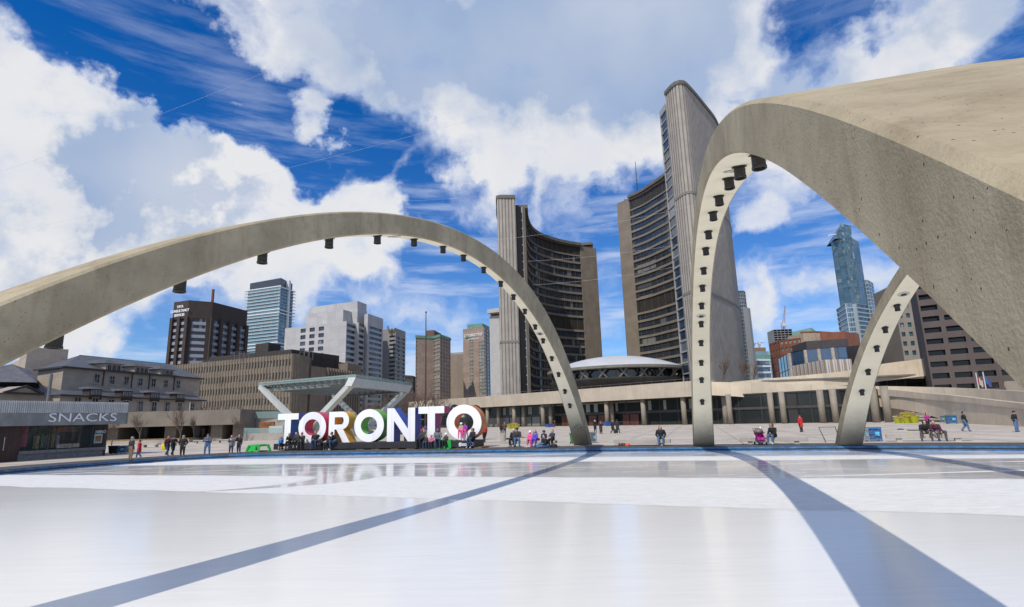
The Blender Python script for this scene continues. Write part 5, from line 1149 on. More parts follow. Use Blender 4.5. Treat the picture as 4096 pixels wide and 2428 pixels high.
# flags beyond the ramp
pole = mat('pale_pole', (.55, .55, .55), .4, 0); fred = mat('flag_red', (.36, .02, .03), .7, 0); fwhite = mat('flag_white', (.5, .5, .5), .7, 0); fblue = mat('flag_blue', (.05, .09, .25), .7, 0)
def flag(px, pyt, pyb, Y, kind, label):
    a = D(px, pyb, Y); t = D(px, pyt, Y); r = thing('flagpole', label, 'flag', (a.x, a.y, a.z)); MB().tube([(a.x, a.y, 0), (a.x, a.y, t.z)], .09, 8).build('pole', pole, r)
    m = MB(); W_, H_ = 1.5, 1.3; nx = 12
    P_ = lambda i, v: (a.x+.1+W_*.7*i/nx, a.y+.25*math.sin(i*1.1)*i/nx, t.z-.6-H_*v-1.15*(i/nx)**1.2+.12*math.sin(i*1.4))
    for i in range(nx): m.quad(P_(i, 1), P_(i+1, 1), P_(i+1, 0), P_(i, 0), 0 if (kind == 'blue' or i < 3 or i >= 9) else 1)
    if kind == 'maple':
        def lp(u, v): i = 6+u*6; return (a.x+.1+W_*.7*i/nx, a.y+.25*math.sin(i*1.1)*i/nx-.03, t.z-.6-H_*v-1.15*(i/nx)**1.2+.12*math.sin(i*1.4))
        pts = [(0, .12), (.1, .28), (.22, .24), (.2, .42), (.38, .34), (.34, .46), (.46, .52), (.24, .68), (.26, .76), (.04, .73), (.03, .9), (-.03, .9), (-.04, .73), (-.26, .76), (-.24, .68), (-.46, .52), (-.34, .46), (-.38, .34), (-.2, .42), (-.22, .24), (-.1, .28)]
        m.poly([lp(u*.55, v) for u, v in pts], 0)
    m.build('flag', [fred if kind == 'maple' else fblue, fwhite], r)
flag(z5(1852, 0)[0], z5(0, 425)[1], z5(0, 560)[1], 104, 'maple', 'flagpole with red and white maple leaf flag above the ramp')
flag(z5(1937, 0)[0], z5(0, 412)[1], z5(0, 550)[1], 102, 'blue', 'flagpole with blue and white flag beside the maple leaf flag')
# ------------------------------------------------------------------ stage canopy
stg = thing('stage_canopy', 'white framed glass stage canopy on slanting V legs behind the letter sign', 'canopy', (-22, 100, 0))
wst = mat('white_steel', (.50, .52, .49), .5, .04, .6); cglz = clear('canopy_glass', (.34, .50, .46), .48); trs = mat('truss_grey', (.28, .31, .29), .5, .05)
zc0 = 9.3; cL, cA, cR, cB = Zp(*z2(85, 478), zc0), Zp(*z2(1058, 398), zc0), Zp(*z2(1625, 478), zc0), Zp(*z2(818, 548), zc0)
V1 = D(*z2(545, 935), 96); V2 = D(*z2(1150, 890), 103)
sl = lambda p, z: Vector((p.x, p.y, z))
def beam(a, b_, w0, w1, name): m = MB(); m.bar(a, b_, w0, w0*.8, w2=w1, h2=w1*.8); m.build(name, wst, stg)
beam(V1, cL+Vector((.4, 0, -.3)), 1.1, .85, 'slanted_leg'); beam(V1+Vector((.5, 0, 0)), cA+Vector((-.2, 0, -.6)), 1.1, 1.0, 'slanted_leg')
beam(V2+Vector((.5, 0, 0)), cR+Vector((-1.0, 0, -.9)), 1.1, 1.0, 'slanted_leg'); beam(V2, cB+Vector((0, 0, -.3)), 1.0, .8, 'slanted_leg')
m = MB(); dn = Vector((0, 0, -1.45)); d = (cR-cA).normalized(); nb = Vector((-d.y, d.x, 0))
m.add([cA, cR, cR+dn+d*-1.5, cA+dn+d*-1.3, cA+nb*1.2, cR+nb*1.2, cR+dn+d*-1.5+nb*1.2, cA+dn+d*-1.3+nb*1.2], [(3, 2, 1, 0), (4, 5, 6, 7), (0, 1, 5, 4), (2, 3, 7, 6), (1, 2, 6, 5), (3, 0, 4, 7)]); m.build('fascia_beam', wst, stg)
m = MB(); up = Vector((0, 0, .5)); m.quad(cL+up, cA+up, cR+up, cB+up); m.build('glass_roof', cglz, stg)
m = MB(); m.quad(cL-Vector((0, 0, .1)), cA-Vector((0, 0, .1)), cA+up, cL+up); m.build('glass_fascia', cglz, stg)
m = MB(); m.quad(cA-Vector((0, 0, .1)), cR-Vector((0, 0, .1)), cR+up, cA+up); m.build('glass_fascia', cglz, stg)
bil = lambda u, v: (cL.lerp(cA, u)).lerp(cB.lerp(cR, u), v)
m = MB()
for k in range(13):
    a, b_ = bil(.03+.88*k/12, .02), bil(.03+.88*k/12, .98); m.bar(a+Vector((0, 0, .25)), b_+Vector((0, 0, .25)), .16, .16); m.bar(a-Vector((0, 0, .75)), b_-Vector((0, 0, .75)), .14, .14)
    for j in range(14): p = a.lerp(b_, j/14); q = a.lerp(b_, (j+1)/14); m.bar(p-Vector((0, 0, .75 if j % 2 else -.2)), q-Vector((0, 0, -.2 if j % 2 else .75)), .09, .09)
for k in range(11):
    a, b_ = bil(.03, k/10), bil(.91, k/10); m.bar(a+Vector((0, 0, .3)), b_+Vector((0, 0, .3)), .14, .14)
m.build('roof_truss', trs, stg)
m = MB(); m.bar(bil(.06, .06)-Vector((0, 0, .9)), bil(.70, .10)-Vector((0, 0, .75)), .5, .55); m.build('light_gantry', trs, stg)
m = MB(); m.bar(bil(.02, .97)-Vector((0, 0, .9)), bil(.98, .97)-Vector((0, 0, .9)), .6, .8); m.bar(bil(.02, .03)-Vector((0, 0, .5)), bil(.02, .97)-Vector((0, 0, .5)), .5, .6); m.build('edge_beam', mat('edge_dark', (.10, .105, .10), .6), stg)
# stage terrace below: concrete walls, glass balustrades, timber and white panels
cw = mat('wall_concrete', (.36, .325, .28), .88, .07, .4, streak=.15, panel=(3., 30, .25)); bgl = clear('balustrade_glass', (.30, .42, .40), .45)
tr = thing('stage_terrace', 'concrete stage terrace with green glass balustrades behind the letters', 'terrace', (-30, 92, 0))
def slab(x0, y0, x1, y1, yb, Y0, Y1, m_, name, th=.4, par=tr, floor=None):
    a, c = D(*z2(x0, y0), Y0), D(*z2(x1, y1), Y1); zb = D(*z2((x0+x1)/2, yb), (Y0+Y1)/2).z if floor is None else floor
    d = Vector((c.x-a.x, c.y-a.y, 0)).normalized(); nb = Vector((-d.y, d.x, 0))*th; o = MB()
    o.add([(a.x, a.y, zb), (c.x, c.y, zb), c, a, (a.x+nb.x, a.y+nb.y, zb), (c.x+nb.x, c.y+nb.y, zb), c+nb, a+nb], [(0, 1, 2, 3), (5, 4, 7, 6), (3, 2, 6, 7), (4, 0, 3, 7), (1, 5, 6, 2), (0, 4, 5, 1)]); return o.build(name, m_, par)
slab(-60, 805, 420, 800, 0, 94, 92, cw, 'back_wall', .5, floor=0); slab(-40, 745, 275, 738, 808, 93, 92.5, bgl, 'glass_panel', .06); slab(275, 738, 440, 800, 840, 92.5, 92, bgl, 'glass_panel', .06)
slab(90, 848, 240, 842, 958, 91.5, 91, mat('timber_panel', (.22, .085, .03), .7, .2, 2), 'timber_panel', .3); slab(190, 888, 330, 882, 957, 90, 89.5, wst, 'white_panel', .3)
slab(-60, 905, 330, 905, 962, 87, 86, bgl, 'glass_panel', .06); slab(-60, 962, 400, 955, 0, 86.5, 86, cw, 'front_wall', .5, floor=0)
slab(400, 905, 1700, 880, 0, 97, 104, cw, 'stage_wall', .6, floor=0); slab(420, 850, 1100, 842, 908, 96.5, 101, bgl, 'glass_panel', .06)
MB().prism([(p.x, p.y) for p in (D(*z2(-60, 900), 87.5), D(*z2(400, 900), 87), D(*z2(1700, 900), 105), D(*z2(1700, 900), 125), D(*z2(-60, 900), 112))], 0, .9).build('stage_floor', cw, tr)
for (x, w_, y0, y1) in ((1150, 130, 845, 905), (1540, 170, 805, 850)):       # small white tents and sheds behind the letters
    a = D(*z2(x, y1), 112); c = D(*z2(x+w_, y1), 112); t = D(*z2(x+w_/2, y0), 112); zb = a.z; m = MB(); h = .55*(t.z-zb)
    q = [(a.x, a.y, zb+h), (c.x, c.y, zb+h), (c.x, c.y+6, zb+h), (a.x, a.y+6, zb+h)]; m.add(q+[((a.x+c.x)/2, a.y+3, t.z)], [(0, 1, 4), (1, 2, 4), (2, 3, 4), (3, 0, 4)])
    r = thing('white_tent', 'white peaked tent seen through the green letter O' if x < 1300 else 'white peaked tent behind the navy letter N', 'tent', (a.x, a.y, 0)); m.build('canopy', wst, r)
    for q_ in q: MB().tube([(q_[0], q_[1], 0), (q_[0], q_[1], q_[2])], .08, 6).build('post', pole, r)
# ------------------------------------------------------------------ raised walkway at left
wk = thing('raised_walkway', 'raised brown concrete walkway slab on piers below the stone hall', 'walkway', (-35, 88, 0))
wkm = mat('walkway_concrete', (.20, .172, .138), .9, .08, .4, streak=.2)
Yw = 88; a, c = D(*z1(900, 758), Yw), D(*z1(2405, 768), Yw); ztop_ = max(a.z, c.z); zb_ = D(*z1(1700, 888), Yw).z
m = MB(); m.prism([(a.x-40, a.y), (c.x, c.y), (c.x, c.y+16), (a.x-40, a.y+16)], zb_, ztop_); m.build('deck_slab', wkm, wk)
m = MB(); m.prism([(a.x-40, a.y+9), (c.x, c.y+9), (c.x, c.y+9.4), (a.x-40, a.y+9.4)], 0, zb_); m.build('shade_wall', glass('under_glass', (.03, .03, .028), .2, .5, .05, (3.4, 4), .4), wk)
for x in (1130, 1710, 2170, 2390):
    p = D(*z1(x, 900), Yw+1.5); MB().prism([(p.x-.9, p.y), (p.x+.9, p.y), (p.x+.9, p.y+5), (p.x-.9, p.y+5)], 0, zb_).build('pier', wkm, wk)
pz = D(*z1(1200, 1062), Yw-1); q = D(*z1(1890, 1050), Yw-1); straw = mat('straw', (.26, .17, .07), .95, .3, 4, .8, 30)
pb = thing('planting_bed', 'long low concrete planting bed with straw coloured ground cover under the walkway', 'planter', (pz.x, pz.y, 0))
m = MB(); m.prism([(pz.x-8, pz.y), (q.x, q.y), (q.x, q.y+5), (pz.x-8, pz.y+5)], 0, .42); m.build('kerb_wall', cw, pb); m = MB(); m.prism([(pz.x-7.8, pz.y+.25), (q.x-.2, q.y+.25), (q.x-.2, q.y+4.7), (pz.x-7.8, pz.y+4.7)], .42, .6); m.build('soil', straw, pb)
# ------------------------------------------------------------------ snack kiosk
Yk = 47.; k0 = D(*z1(1065, 880), Yk); kd = Vector((-1, -.62, 0)).normalized()
kr = thing('snack_kiosk', 'snack kiosk with metal canopy lettered SNACKS and a lit glass counter front', 'kiosk', (k0.x, k0.y, 0))
# front plane from the right corner towards the camera at left
f0 = Gd(*z1(1030, 1182)); f1 = Gd(*z1(0, 1250)); kd = (f1-f0).normalized(); kn = Vector((kd.y, -kd.x, 0)); kn = kn if kn.dot(Vector((0, -1, 0)))*1 < 0 else -kn
K0 = f0; KP = lambda s, k, z: Vector((K0.x+kd.x*s+kn.x*k, K0.y+kd.y*s+kn.y*k, z))
ps = lambda x, y: (wallpt(*z1(x, y), K0, f1)-K0).dot(kd)
zz = lambda x, y: wallpt(*z1(x, y), K0, f1).z
grn = mat('kiosk_granite', (.17, .165, .16), .7, .15, 6); dkb = mat('kiosk_brown', (.045, .018, .012), .5, .15, 1.5, panel=(.35, 30, .4))
zs = zz(1000, 1075); zt_ = zz(600, 875)
def kbox(s0, s1, k0_, k1_, z0, z1_, m_, name, par=kr): o = MB(); o.prism([KP(s, k, 0)[:2] for s, k in ((s0, k0_), (s1, k0_), (s1, k1_), (s0, k1_))], z0, z1_); return o.build(name, m_, par)
s_d = ps(200, 1050)
kbox(0, s_d, 0, .35, 0, zs-.42, grn, 'base_wall'); kbox(-.12, s_d, -.12, .5, zs-.42, zs-.18, grn, 'counter'); kbox(0, s_d, 5.8, 6., 0, zt_, dkb, 'rear_wall'); kbox(-.15, .05, -.02, 6., 0, zt_, dkb, 'side_wall')
kbox(s_d, s_d+14, .0, .3, 0, zt_, dkb, 'door_wall'); kbox(s_d+1.0, s_d+1.05, -.06, 0, zz(90, 1130), zz(90, 995), mat('steel', (.5, .5, .5), .25, 0, metal=1), 'door_handle'); kbox(0, s_d+14, .3, 6., 0, .05, grn, 'floor_slab')
cwid = (ps(0, 700)-ps(1200, 700)); 
corr = mat('corrugated_metal', (.50, .51, .51), .38, .06, 1.5, panel=(.16, 30, .55), spec=.7); lowm = mat('zinc_fascia', (.21, .215, .205), .35, .12, 1.2, spec=.6)
se0 = ps(1195, 760); zc1, zc2, zc3 = zz(1100, 870), zz(1100, 757), zz(1100, 652)
kbox(se0-.2, s_d+14, -.75, 6.2, zc1, zc2, lowm, 'fascia'); 
o = MB(); cnt = 150; L0, L1 = se0-.2, s_d+14
for k in range(cnt):
    a = L0+(L1-L0)*k/cnt; b_ = L0+(L1-L0)*(k+.62)/cnt; e = L0+(L1-L0)*(k+1)/cnt
    o.quad(KP(a, -.80, zc2), KP(b_, -.80, zc2), KP(b_, -.80, zc3), KP(a, -.80, zc3)); o.quad(KP(b_, -.80, zc2), KP(b_, -.74, zc2), KP(b_, -.74, zc3), KP(b_, -.80, zc3)); o.quad(KP(b_, -.74, zc2), KP(e, -.74, zc2), KP(e, -.74, zc3), KP(b_, -.74, zc3))
o.build('corrugated_screen', corr, kr); kbox(L0, L1, -.6, -.5, zc3-.25, zc3-.12, mat('rail_rust', (.14, .06, .04), .7), 'screen_rail')
kbox(se0-.25, se0-.19, -.82, 6., zc1, zc3, lowm, 'end_plate')
sxp = lambda x, y, k=-.77: (wallpt(*z1(x, y), KP(0, k, 0), KP(10, k, 0))-KP(0, k, 0)).dot(kd)
sa, sb_ = sxp(1165, 815), sxp(485, 815); lt = mat('kiosk_letters', (.78, .78, .80), .4, 0)
tt = text_mesh('SNACKS', 1., .02, 'kiosk_lettering', lt, kr, (0, 0, 0), -kd, (0, 0, 1)); v = tt.data.vertices; off = Vector(kr.location); co_ = [(x.co+off) for x in v]; xs = [c.dot(-kd) for c in co_]; x0, x1 = min(xs), max(xs); zs_ = [c.z for c in co_]; za_, zb2 = min(zs_), max(zs_)
hgt = zz(800, 775)-zz(800, 857); 
for x, c in zip(v, co_):
    u = (c.dot(-kd)-x0)/(x1-x0); p = KP(sb_+(sa-sb_)*u, -.79-.02*(1 if c.dot(kn) > 0 else 0), zz(830, 857)+.12+(c.z-za_)/(zb2-za_)*hgt); x.co = p-off
# glazing and what is behind it
kg = clear('kiosk_glass', (.10, .12, .12), .28, .03); o = MB(); o.quad(KP(.1, .05, zs-.18), KP(s_d, .05, zs-.18), KP(s_d, .05, zt_), KP(.1, .05, zt_)); o.build('shop_window', kg, kr)
for s in (.1, ps(925, 980), ps(490, 980), s_d): kbox(s-.04, s+.04, -.0, .12, zs-.18, zt_, mat('dark_frame', (.03, .028, .026)), 'window_post')
om = mat('menu_orange', (.42, .10, .03), .6, 0); gm = mat('menu_grey', (.42, .42, .40), .6, 0); bm_ = mat('menu_black', (.02, .018, .018), .7, 0)
kbox(ps(800, 930), ps(500, 930), 1.6, 1.65, zz(650, 960), zz(650, 885), bm_, 'menu_board')
def ktext(s, size, x, y, m_, k=1.57, b_=0.): P_ = KP(sxp(x, y, k), k, 0); z_ = wallpt(*z1(x, y), KP(0, k, 0), KP(10, k, 0)).z; return text_mesh(s, size, .004, 'menu_lettering', m_, kr, (P_.x, P_.y, z_), -kd, (0, 0, 1), bold=b_)
ktext('HERO', .50, 540, 945, om, b_=.02); ktext('CERTIFIED', .22, 660, 918, gm); ktext('BURGERS', .22, 660, 942, gm); ktext('HERO', .32, 955, 958, gm, -.02, .015)
kbox(ps(1022, 1010), ps(940, 1010), -.03, -.01, zz(980, 1058), zz(980, 965), mat('poster_blue', (.22, .34, .36), .6), 'poster'); kbox(ps(1010, 1010), ps(952, 1010), -.04, -.03, zz(980, 1040), zz(980, 985), mat('poster_brown', (.20, .09, .03), .6, .4, 6), 'poster_picture')
for k in range(6): kbox(ps(590-0+k*36+30, 1090), ps(575+k*36, 1090), .10, .13, zs-.10, zs+.22, mat('price_card', (.45, .38, .30), .6, .4, 9), 'price_card')
for k, cc in enumerate(((.5, .5, .48), (.40, .33, .05), (.45, .45, .45), (.12, .25, .08), (.5, .45, .2))): kbox(ps(760-k*50, 1050), ps(730-k*50, 1050), 2.2, 2.6, zs-.1, zs+.9+.12*(k % 2), mat('shelf_goods_%d' % k, cc, .6, .5, 14), 'shelf_goods')
kbox(ps(350, 1000), ps(220, 1000), 1.0, 1.05, zs+.1, zt_-.1, mat('poster_red', (.30, .03, .07), .6, .5, 1.2), 'wall_poster')
kbox(.1, s_d, 3.2, 3.3, 0, zt_, mat('kiosk_inside', (.06, .05, .045), .8), 'back_partition')
# ------------------------------------------------------------------ street furniture and loose things
bconc = mat('bench_concrete', (.40, .365, .32), .9, .08, .8)
def bench(x0, y0, x1, y1, label, group='concrete benches', h=.45, dep=.6, t=.26, sup=True):
    A, B = Gd(x0, y0), Gd(x1, y1); d = (B-A).normalized(); nb = Vector((-d.y, d.x, 0)); L_ = (B-A).length
    r = thing('concrete_bench', label, 'bench', tuple(A), group)
    P = lambda s, k: (A.x+d.x*s+nb.x*k, A.y+d.y*s+nb.y*k)
    m = MB(); m.prism([P(0, 0), P(L_, 0), P(L_, dep), P(0, dep)], h-t, h); m.build('seat', bconc, r, bevel=.015)
    for s in (.12, .80): m = MB(); m.prism([P(L_*s, .08), P(L_*(s+.07), .08), P(L_*(s+.07), dep-.08), P(L_*s, dep-.08)], 0, h-t-.002); m.build('leg', bconc, r)
    return r, A, d, nb
b_r = bench(*z5(757, 1252), *z5(1808, 1248), 'concrete bench at right with two slumped skaters and bags on it')
b_m = bench(*z4(783, 1288), *z4(1612, 1283), 'concrete bench beside the pink stroller')
b_c = bench(*z3(1390, 1088), *z3(1955, 1083), 'concrete bench with a lone woman in jeans on it')
b_l = bench(*z3(292, 1098), *z3(803, 1094), 'concrete bench crowded with a family lacing skates', t=.2)
for i, (a, c, lab) in enumerate(((z1(1400, 1103), z1(1570, 1100), 'empty low bench behind the woman in the red coat'), (z1(1640, 1090), z1(1795, 1082), 'low bench behind the couple with the yellow bag'), (z1(1928, 1064), z1(2128, 1058), 'low bench behind the man in grey blue jacket'), (z1(2165, 1055), z1(2292, 1052), 'short low bench behind the man holding a cup'))): bench(*a, *c, lab, 'low benches by the walkway', t=.15)
def slatbench(x0, x1, yg, label):
    A, B = Gd(*z5(x0, yg)), Gd(*z5(x1, yg)); d = (B-A).normalized(); nb = Vector((-d.y, d.x, 0)); L_ = (B-A).length; r = thing('wooden_bench', label, 'bench', tuple(A), 'wooden slat benches')
    w = mat('bench_wood', (.15, .085, .05), .7, .2, 4); P = lambda s, k, z: Vector((A.x+d.x*s+nb.x*k, A.y+d.y*s+nb.y*k, z))
    m = MB()
    for k in range(4): m.bar(P(0, .08+k*.12, .44), P(L_, .08+k*.12, .44), .1, .04)
    m.build('seat', w, r); m = MB()
    for k in range(3): m.bar(P(0, .52+k*.04, .58+k*.15), P(L_, .52+k*.04, .58+k*.15), .04, .11)
    m.build('backrest', w, r)
    for s in (.1, L_-.1): m = MB(); m.bar(P(s, .08, 0), P(s, .08, .42), .06, .06); m.bar(P(s, .48, 0), P(s, .64, .95), .06, .06); m.bar(P(s, .08, .40), P(s, .52, .40), .05, .05); m.build('leg', black, r)
slatbench(665, 775, 1008, 'brown slatted bench with backrest left of the lime planters'); slatbench(868, 985, 1012, 'brown slatted bench partly hidden by the lime planters')
a = Gd(*z2(1490, 1050)); c = Gd(*z2(1605, 1050)); m = MB(); r = thing('dark_table', 'dark slab table behind the letter N', 'table', tuple(a))
m.prism([(a.x, a.y), (c.x, c.y), (c.x, c.y+1), (a.x, a.y+1)], .85, 1.0); m.build('tabletop', blk, r)
MB().prism([((a.x+c.x)/2-.2, a.y+.2), ((a.x+c.x)/2+.2, a.y+.2), ((a.x+c.x)/2+.2, a.y+.8), ((a.x+c.x)/2-.2, a.y+.8)], 0, .85).build('leg', blk, r)
def bin_(pl, pr, ytop_px, label, col, kind='box', group=None):
    A, B = Gd(*pl), Gd(*pr); d = (B-A).normalized(); nb = Vector((-d.y, d.x, 0)); L_ = (B-A).length; h = D(pl[0], ytop_px, A.y).z; r = thing('waste_bin', label, 'bin', tuple(A), group)
    P = lambda s, k: (A.x+d.x*s+nb.x*k, A.y+d.y*s+nb.y*k)
    if kind == 'wheelie':
        m = MB(); q = [P(.06, .05), P(L_-.06, .05), P(L_-.06, L_-.05), P(.06, L_-.05)]; q2 = [P(0, 0), P(L_, 0), P(L_, L_), P(0, L_)]
        m.add([(*x, .08) for x in q]+[(*x, h*.9) for x in q2], [(3, 2, 1, 0), (4, 5, 6, 7), (0, 1, 5, 4), (1, 2, 6, 5), (2, 3, 7, 6), (3, 0, 4, 7)]); m.build('body', mat('bin_'+'%d%d%d' % tuple(int(x*99) for x in col), col, .5, .05), r)
        m = MB(); m.prism([P(-.03, -.05), P(L_+.03, -.05), P(L_+.03, L_+.05), P(-.03, L_+.05)], h*.9, h); m.build('lid', mat('bin_'+'%d%d%d' % tuple(int(x*99) for x in col), col), r)
        for s in (.05, L_-.05): w = MB(); w.bar(Vector((*P(s-.03, L_*.8), .1)), Vector((*P(s+.03, L_*.8), .1)), .18, .18); w.build('wheel', black, r)
    else:
        cm = mat('bin_'+'%d%d%d' % tuple(int(x*99) for x in col), col, .5, .05); m = MB()
        for s in (0, L_):
            for k in (0, .75): m.bar(Vector((*P(s, k), 0)), Vector((*P(s, k), h)), .05, .05)
        for z in (.12, h*.55, h-.03):
            m.bar(Vector((*P(0, 0), z)), Vector((*P(L_, 0), z)), .05, .05); m.bar(Vector((*P(0, .75), z)), Vector((*P(L_, .75), z)), .05, .05); m.bar(Vector((*P(0, 0), z)), Vector((*P(0, .75), z)), .05, .05); m.bar(Vector((*P(L_, 0), z)), Vector((*P(L_, .75), z)), .05, .05)
        m.build('frame', cm, r)
        m = MB()
        for k in range(9): m.bar(Vector((*P(L_*k/9+.03, .0), .1)), Vector((*P(L_*k/9+.03, 0), h)), .03, .02)
        m.prism([P(.05, .05), P(L_-.05, .05), P(L_-.05, .7), P(.05, .7)], .15, h-.12); m.build('mesh_panel', mat('binmesh_'+'%d%d%d' % tuple(int(x*99) for x in col), tuple(x*.6+.05 for x in col), .6, .25, 9), r)
        m = MB(); m.prism([P(-.04, -.04), P(L_+.04, -.04), P(L_+.04, .8), P(-.04, .8)], h-.1, h); m.build('lid', cm, r)
        m = MB(); m.prism([P(L_*.5, -.05), P(L_*.86, -.05), P(L_*.86, -.03), P(L_*.5, -.03)], h*.40, h*.68); m.build('notice', mat('bin_notice', (.10, .42, .62), .5, .3, 6), r)
bin_(z1(1075, 1170), z1(1142, 1168), z1(0, 1085)[1], 'black wheeled bin beside the snack kiosk', (.015, .017, .015), 'wheelie')
bin_(z1(1150, 1166), z1(1255, 1163), z1(0, 1085)[1], 'clear blue framed recycling bin next to the black bin', (.14, .20, .25))
bin_(z3(958, 1066), z3(988, 1065), z3(0, 958)[1], 'green wheeled bin half hidden by the left arch foot', (.03, .22, .05), 'wheelie')
bin_(z3(1160, 1058), z3(1218, 1056), z3(0, 948)[1], 'grey metal caged bin right of the left arch foot', (.20, .20, .20))
bin_(z5(548, 1252), z5(703, 1250), z5(0, 1082)[1], 'blue caged recycling bin right of the right arch foot', (.035, .17, .42))
bin_(z5(490, 1254), z5(546, 1253), z5(0, 1092)[1], 'grey caged bin squeezed between arch foot and blue bin', (.28, .28, .28))
bin_(z5(1492, 1040), z5(1612, 1038), z5(0, 936)[1], 'blue caged recycling bin by the ramp wall', (.03, .15, .38))
bin_(z5(1408, 1030), z5(1462, 1030), z5(0, 938)[1], 'clear grey bin left of the blue bin by the ramp', (.25, .25, .24))
bin_(z5(1462, 1036), z5(1492, 1036), z5(0, 934)[1], 'lime green bin between clear and blue bins by the ramp', (.14, .30, .02), 'wheelie')
bin_(z3(1285, 886), z3(1316, 886), z3(0, 848)[1], 'small blue bin by the podium doors', (.03, .10, .35), 'wheelie')
bin_(z3(1660, 874), z3(1688, 873), z3(0, 836)[1], 'small dark bin with pale notice by the podium columns', (.04, .045, .045), 'wheelie')
bin_(z3(698, 900), z3(735, 900), z3(0, 868)[1], 'small blue bin behind the left arch near the doors', (.03, .09, .28), 'wheelie')
# lime planters
lime = mat('lime_glaze', (.36, .40, .012), .35, .06, 2); dry = mat('dried_leaves', (.46, .27, .12), .9, .3, 8); soilm = mat('soil', (.06, .045, .03), .95, .2, 5)
def planter(x0, x1, yt, yb, zf, label, leaves=True):
    A = Gd(*zf((x0+x1)/2, yb)); h = D(*zf((x0+x1)/2, yt), A.y).z; rr_ = (Gd(*zf(x1, yb))-Gd(*zf(x0, yb))).length/2; c = (A.x, A.y+rr_*.7, 0)
    r = thing('planter', label, 'planter', c, 'lime green planters'); MB().lathe([(rr_*.66, 0), (rr_*.95, h*.92), (rr_, h*.93), (rr_, h), (rr_*.9, h), (rr_*.88, h*.9)], c, 20, 0, False).build('pot', lime, r, smooth=False)
    MB().lathe([(rr_*.9, h*.92), (0.01, h*.94)], c, 20, 0, False).build('soil', soilm, r)
    if leaves:
        m = MB(); rnd = random.Random(int(x0))
        for k in range(70):
            a = rnd.random()*6.28; q = rnd.random()**.5*rr_*1.05; z = h+rnd.random()*.28*(1.2-q/rr_); s = .07+.06*rnd.random(); p = Vector((c[0]+q*math.cos(a), c[1]+q*math.sin(a), z)); u = Vector((rnd.uniform(-1, 1), rnd.uniform(-1, 1), rnd.uniform(-1, 1))).normalized()*s; w = u.orthogonal().normalized()*s*.7; m.quad(p-u, p-w, p+u, p+w)
        for k in range(9): a = rnd.random()*6.28; m.tube([(c[0], c[1], h*.9), (c[0]+.35*rr_*math.cos(a), c[1]+.35*rr_*math.sin(a), h+.2+.3*rnd.random())], .012, 4)
        m.build('dried_plants', dry, r)
for a in ((985, 1135, 910, 1028, 'tall lime planter with dry stems behind the others'), (872, 948, 968, 1033, 'small lime planter at the left end of the cluster'), (940, 988, 946, 1030, 'lime planter half hidden behind smaller ones'), (980, 1050, 972, 1034, 'small lime planter in front of the tall one'), (1066, 1174, 946, 1032, 'wide lime planter at the right end of the cluster')): planter(*a[:4], z5, a[4])
for a in ((335, 361, 878, 913, 'left small lime planter before the podium columns'), (360, 406, 864, 912, 'middle larger lime planter before the podium columns'), (403, 434, 876, 912, 'right small lime planter before the podium columns')): planter(*a[:4], z3, a[4])
# cone, bollard, folding table, barrier
A = Gd(*z4(770, 1031)); h = D(*z4(770, 980), A.y).z; r = thing('traffic_cone', 'small orange traffic cone alone on the paving', 'cone', tuple(A)); om2 = mat('cone_orange', (.75, .16, .02), .5, .05)
MB().lathe([(.30*h, .04), (.06*h, h)], tuple(A), 16).build('body', om2, r); MB().prism([(A.x-.36*h, A.y-.36*h), (A.x+.36*h, A.y-.36*h), (A.x+.36*h, A.y+.36*h), (A.x-.36*h, A.y+.36*h)], 0, .04).build('base', om2, r); MB().lathe([(.2*h+.008, h*.42), (.145*h+.008, h*.62)], tuple(A), 16, 0, False).build('band', mat('cone_white', (.7, .7, .7), .4, 0), r)
A = Gd(*z3(285, 1063)); h = D(*z3(285, 962), A.y).z; r0 = (Gd(*z3(308, 1063))-Gd(*z3(262, 1063))).length/2
tag(MB().lathe([(r0, 0), (r0, h-.03), (r0-.03, h)], tuple(A), 20).build('concrete_bollard', bconc, None), 'round concrete post left of the crowded bench', 'post')
A, B = Gd(*z4(478, 1030)), Gd(*z4(606, 1028)); h = D(*z4(540, 962), A.y).z; r = thing('folding_table', 'folding table standing right of the middle arch foot', 'table', tuple(A)); m = MB(); m.prism([(A.x, A.y), (B.x, B.y), (B.x, B.y+.8), (A.x, A.y+.8)], h-.06, h); m.build('tabletop', mat('table_wood', (.42, .32, .2), .6, .1), r)
for p, q in ((.08, .3), (.92, .7)): a = A.lerp(B, p); c = A.lerp(B, q); m = MB(); m.bar(a, (c.x, c.y, h-.06), .05, .05); m.bar(a+Vector((0, .75, 0)), (c.x, c.y+.75, h-.06), .05, .05); m.build('leg', black, r)
A, B = Gd(*z5(122, 1270)), Gd(*z5(300, 1268)); h = D(*z5(97, 1082), A.y).z; m = MB(); o = Vector((0, 1.0, 0)); m.tube([A+o, A+o+Vector((-.35, 0, h)), B+o+Vector((-.2, 0, h)), B+o], .035, 6); tag(m.build('metal_barrier', mat('barrier_brown', (.10, .07, .05), .5), None), 'thin bent metal barrier behind the right arch foot', 'barrier')
# rope barrier by the doors
m = MB(); pts = [Gd(*z3(x, 886)) for x in (1405, 1445, 1520, 1600)]; r = thing('rope_barrier', 'blue rope barrier on posts before the podium doors', 'barrier', tuple(pts[0]))
for p in pts: MB().tube([p, p+Vector((0, 0, 1.05))], .04, 6).build('post', black, r)
for p, q in zip(pts, pts[1:]): m.bar(p+Vector((0, 0, .95)), q+Vector((0, 0, .95)), .03, .12)
m.build('rope', mat('rope_blue', (.02, .03, .20), .6), r)
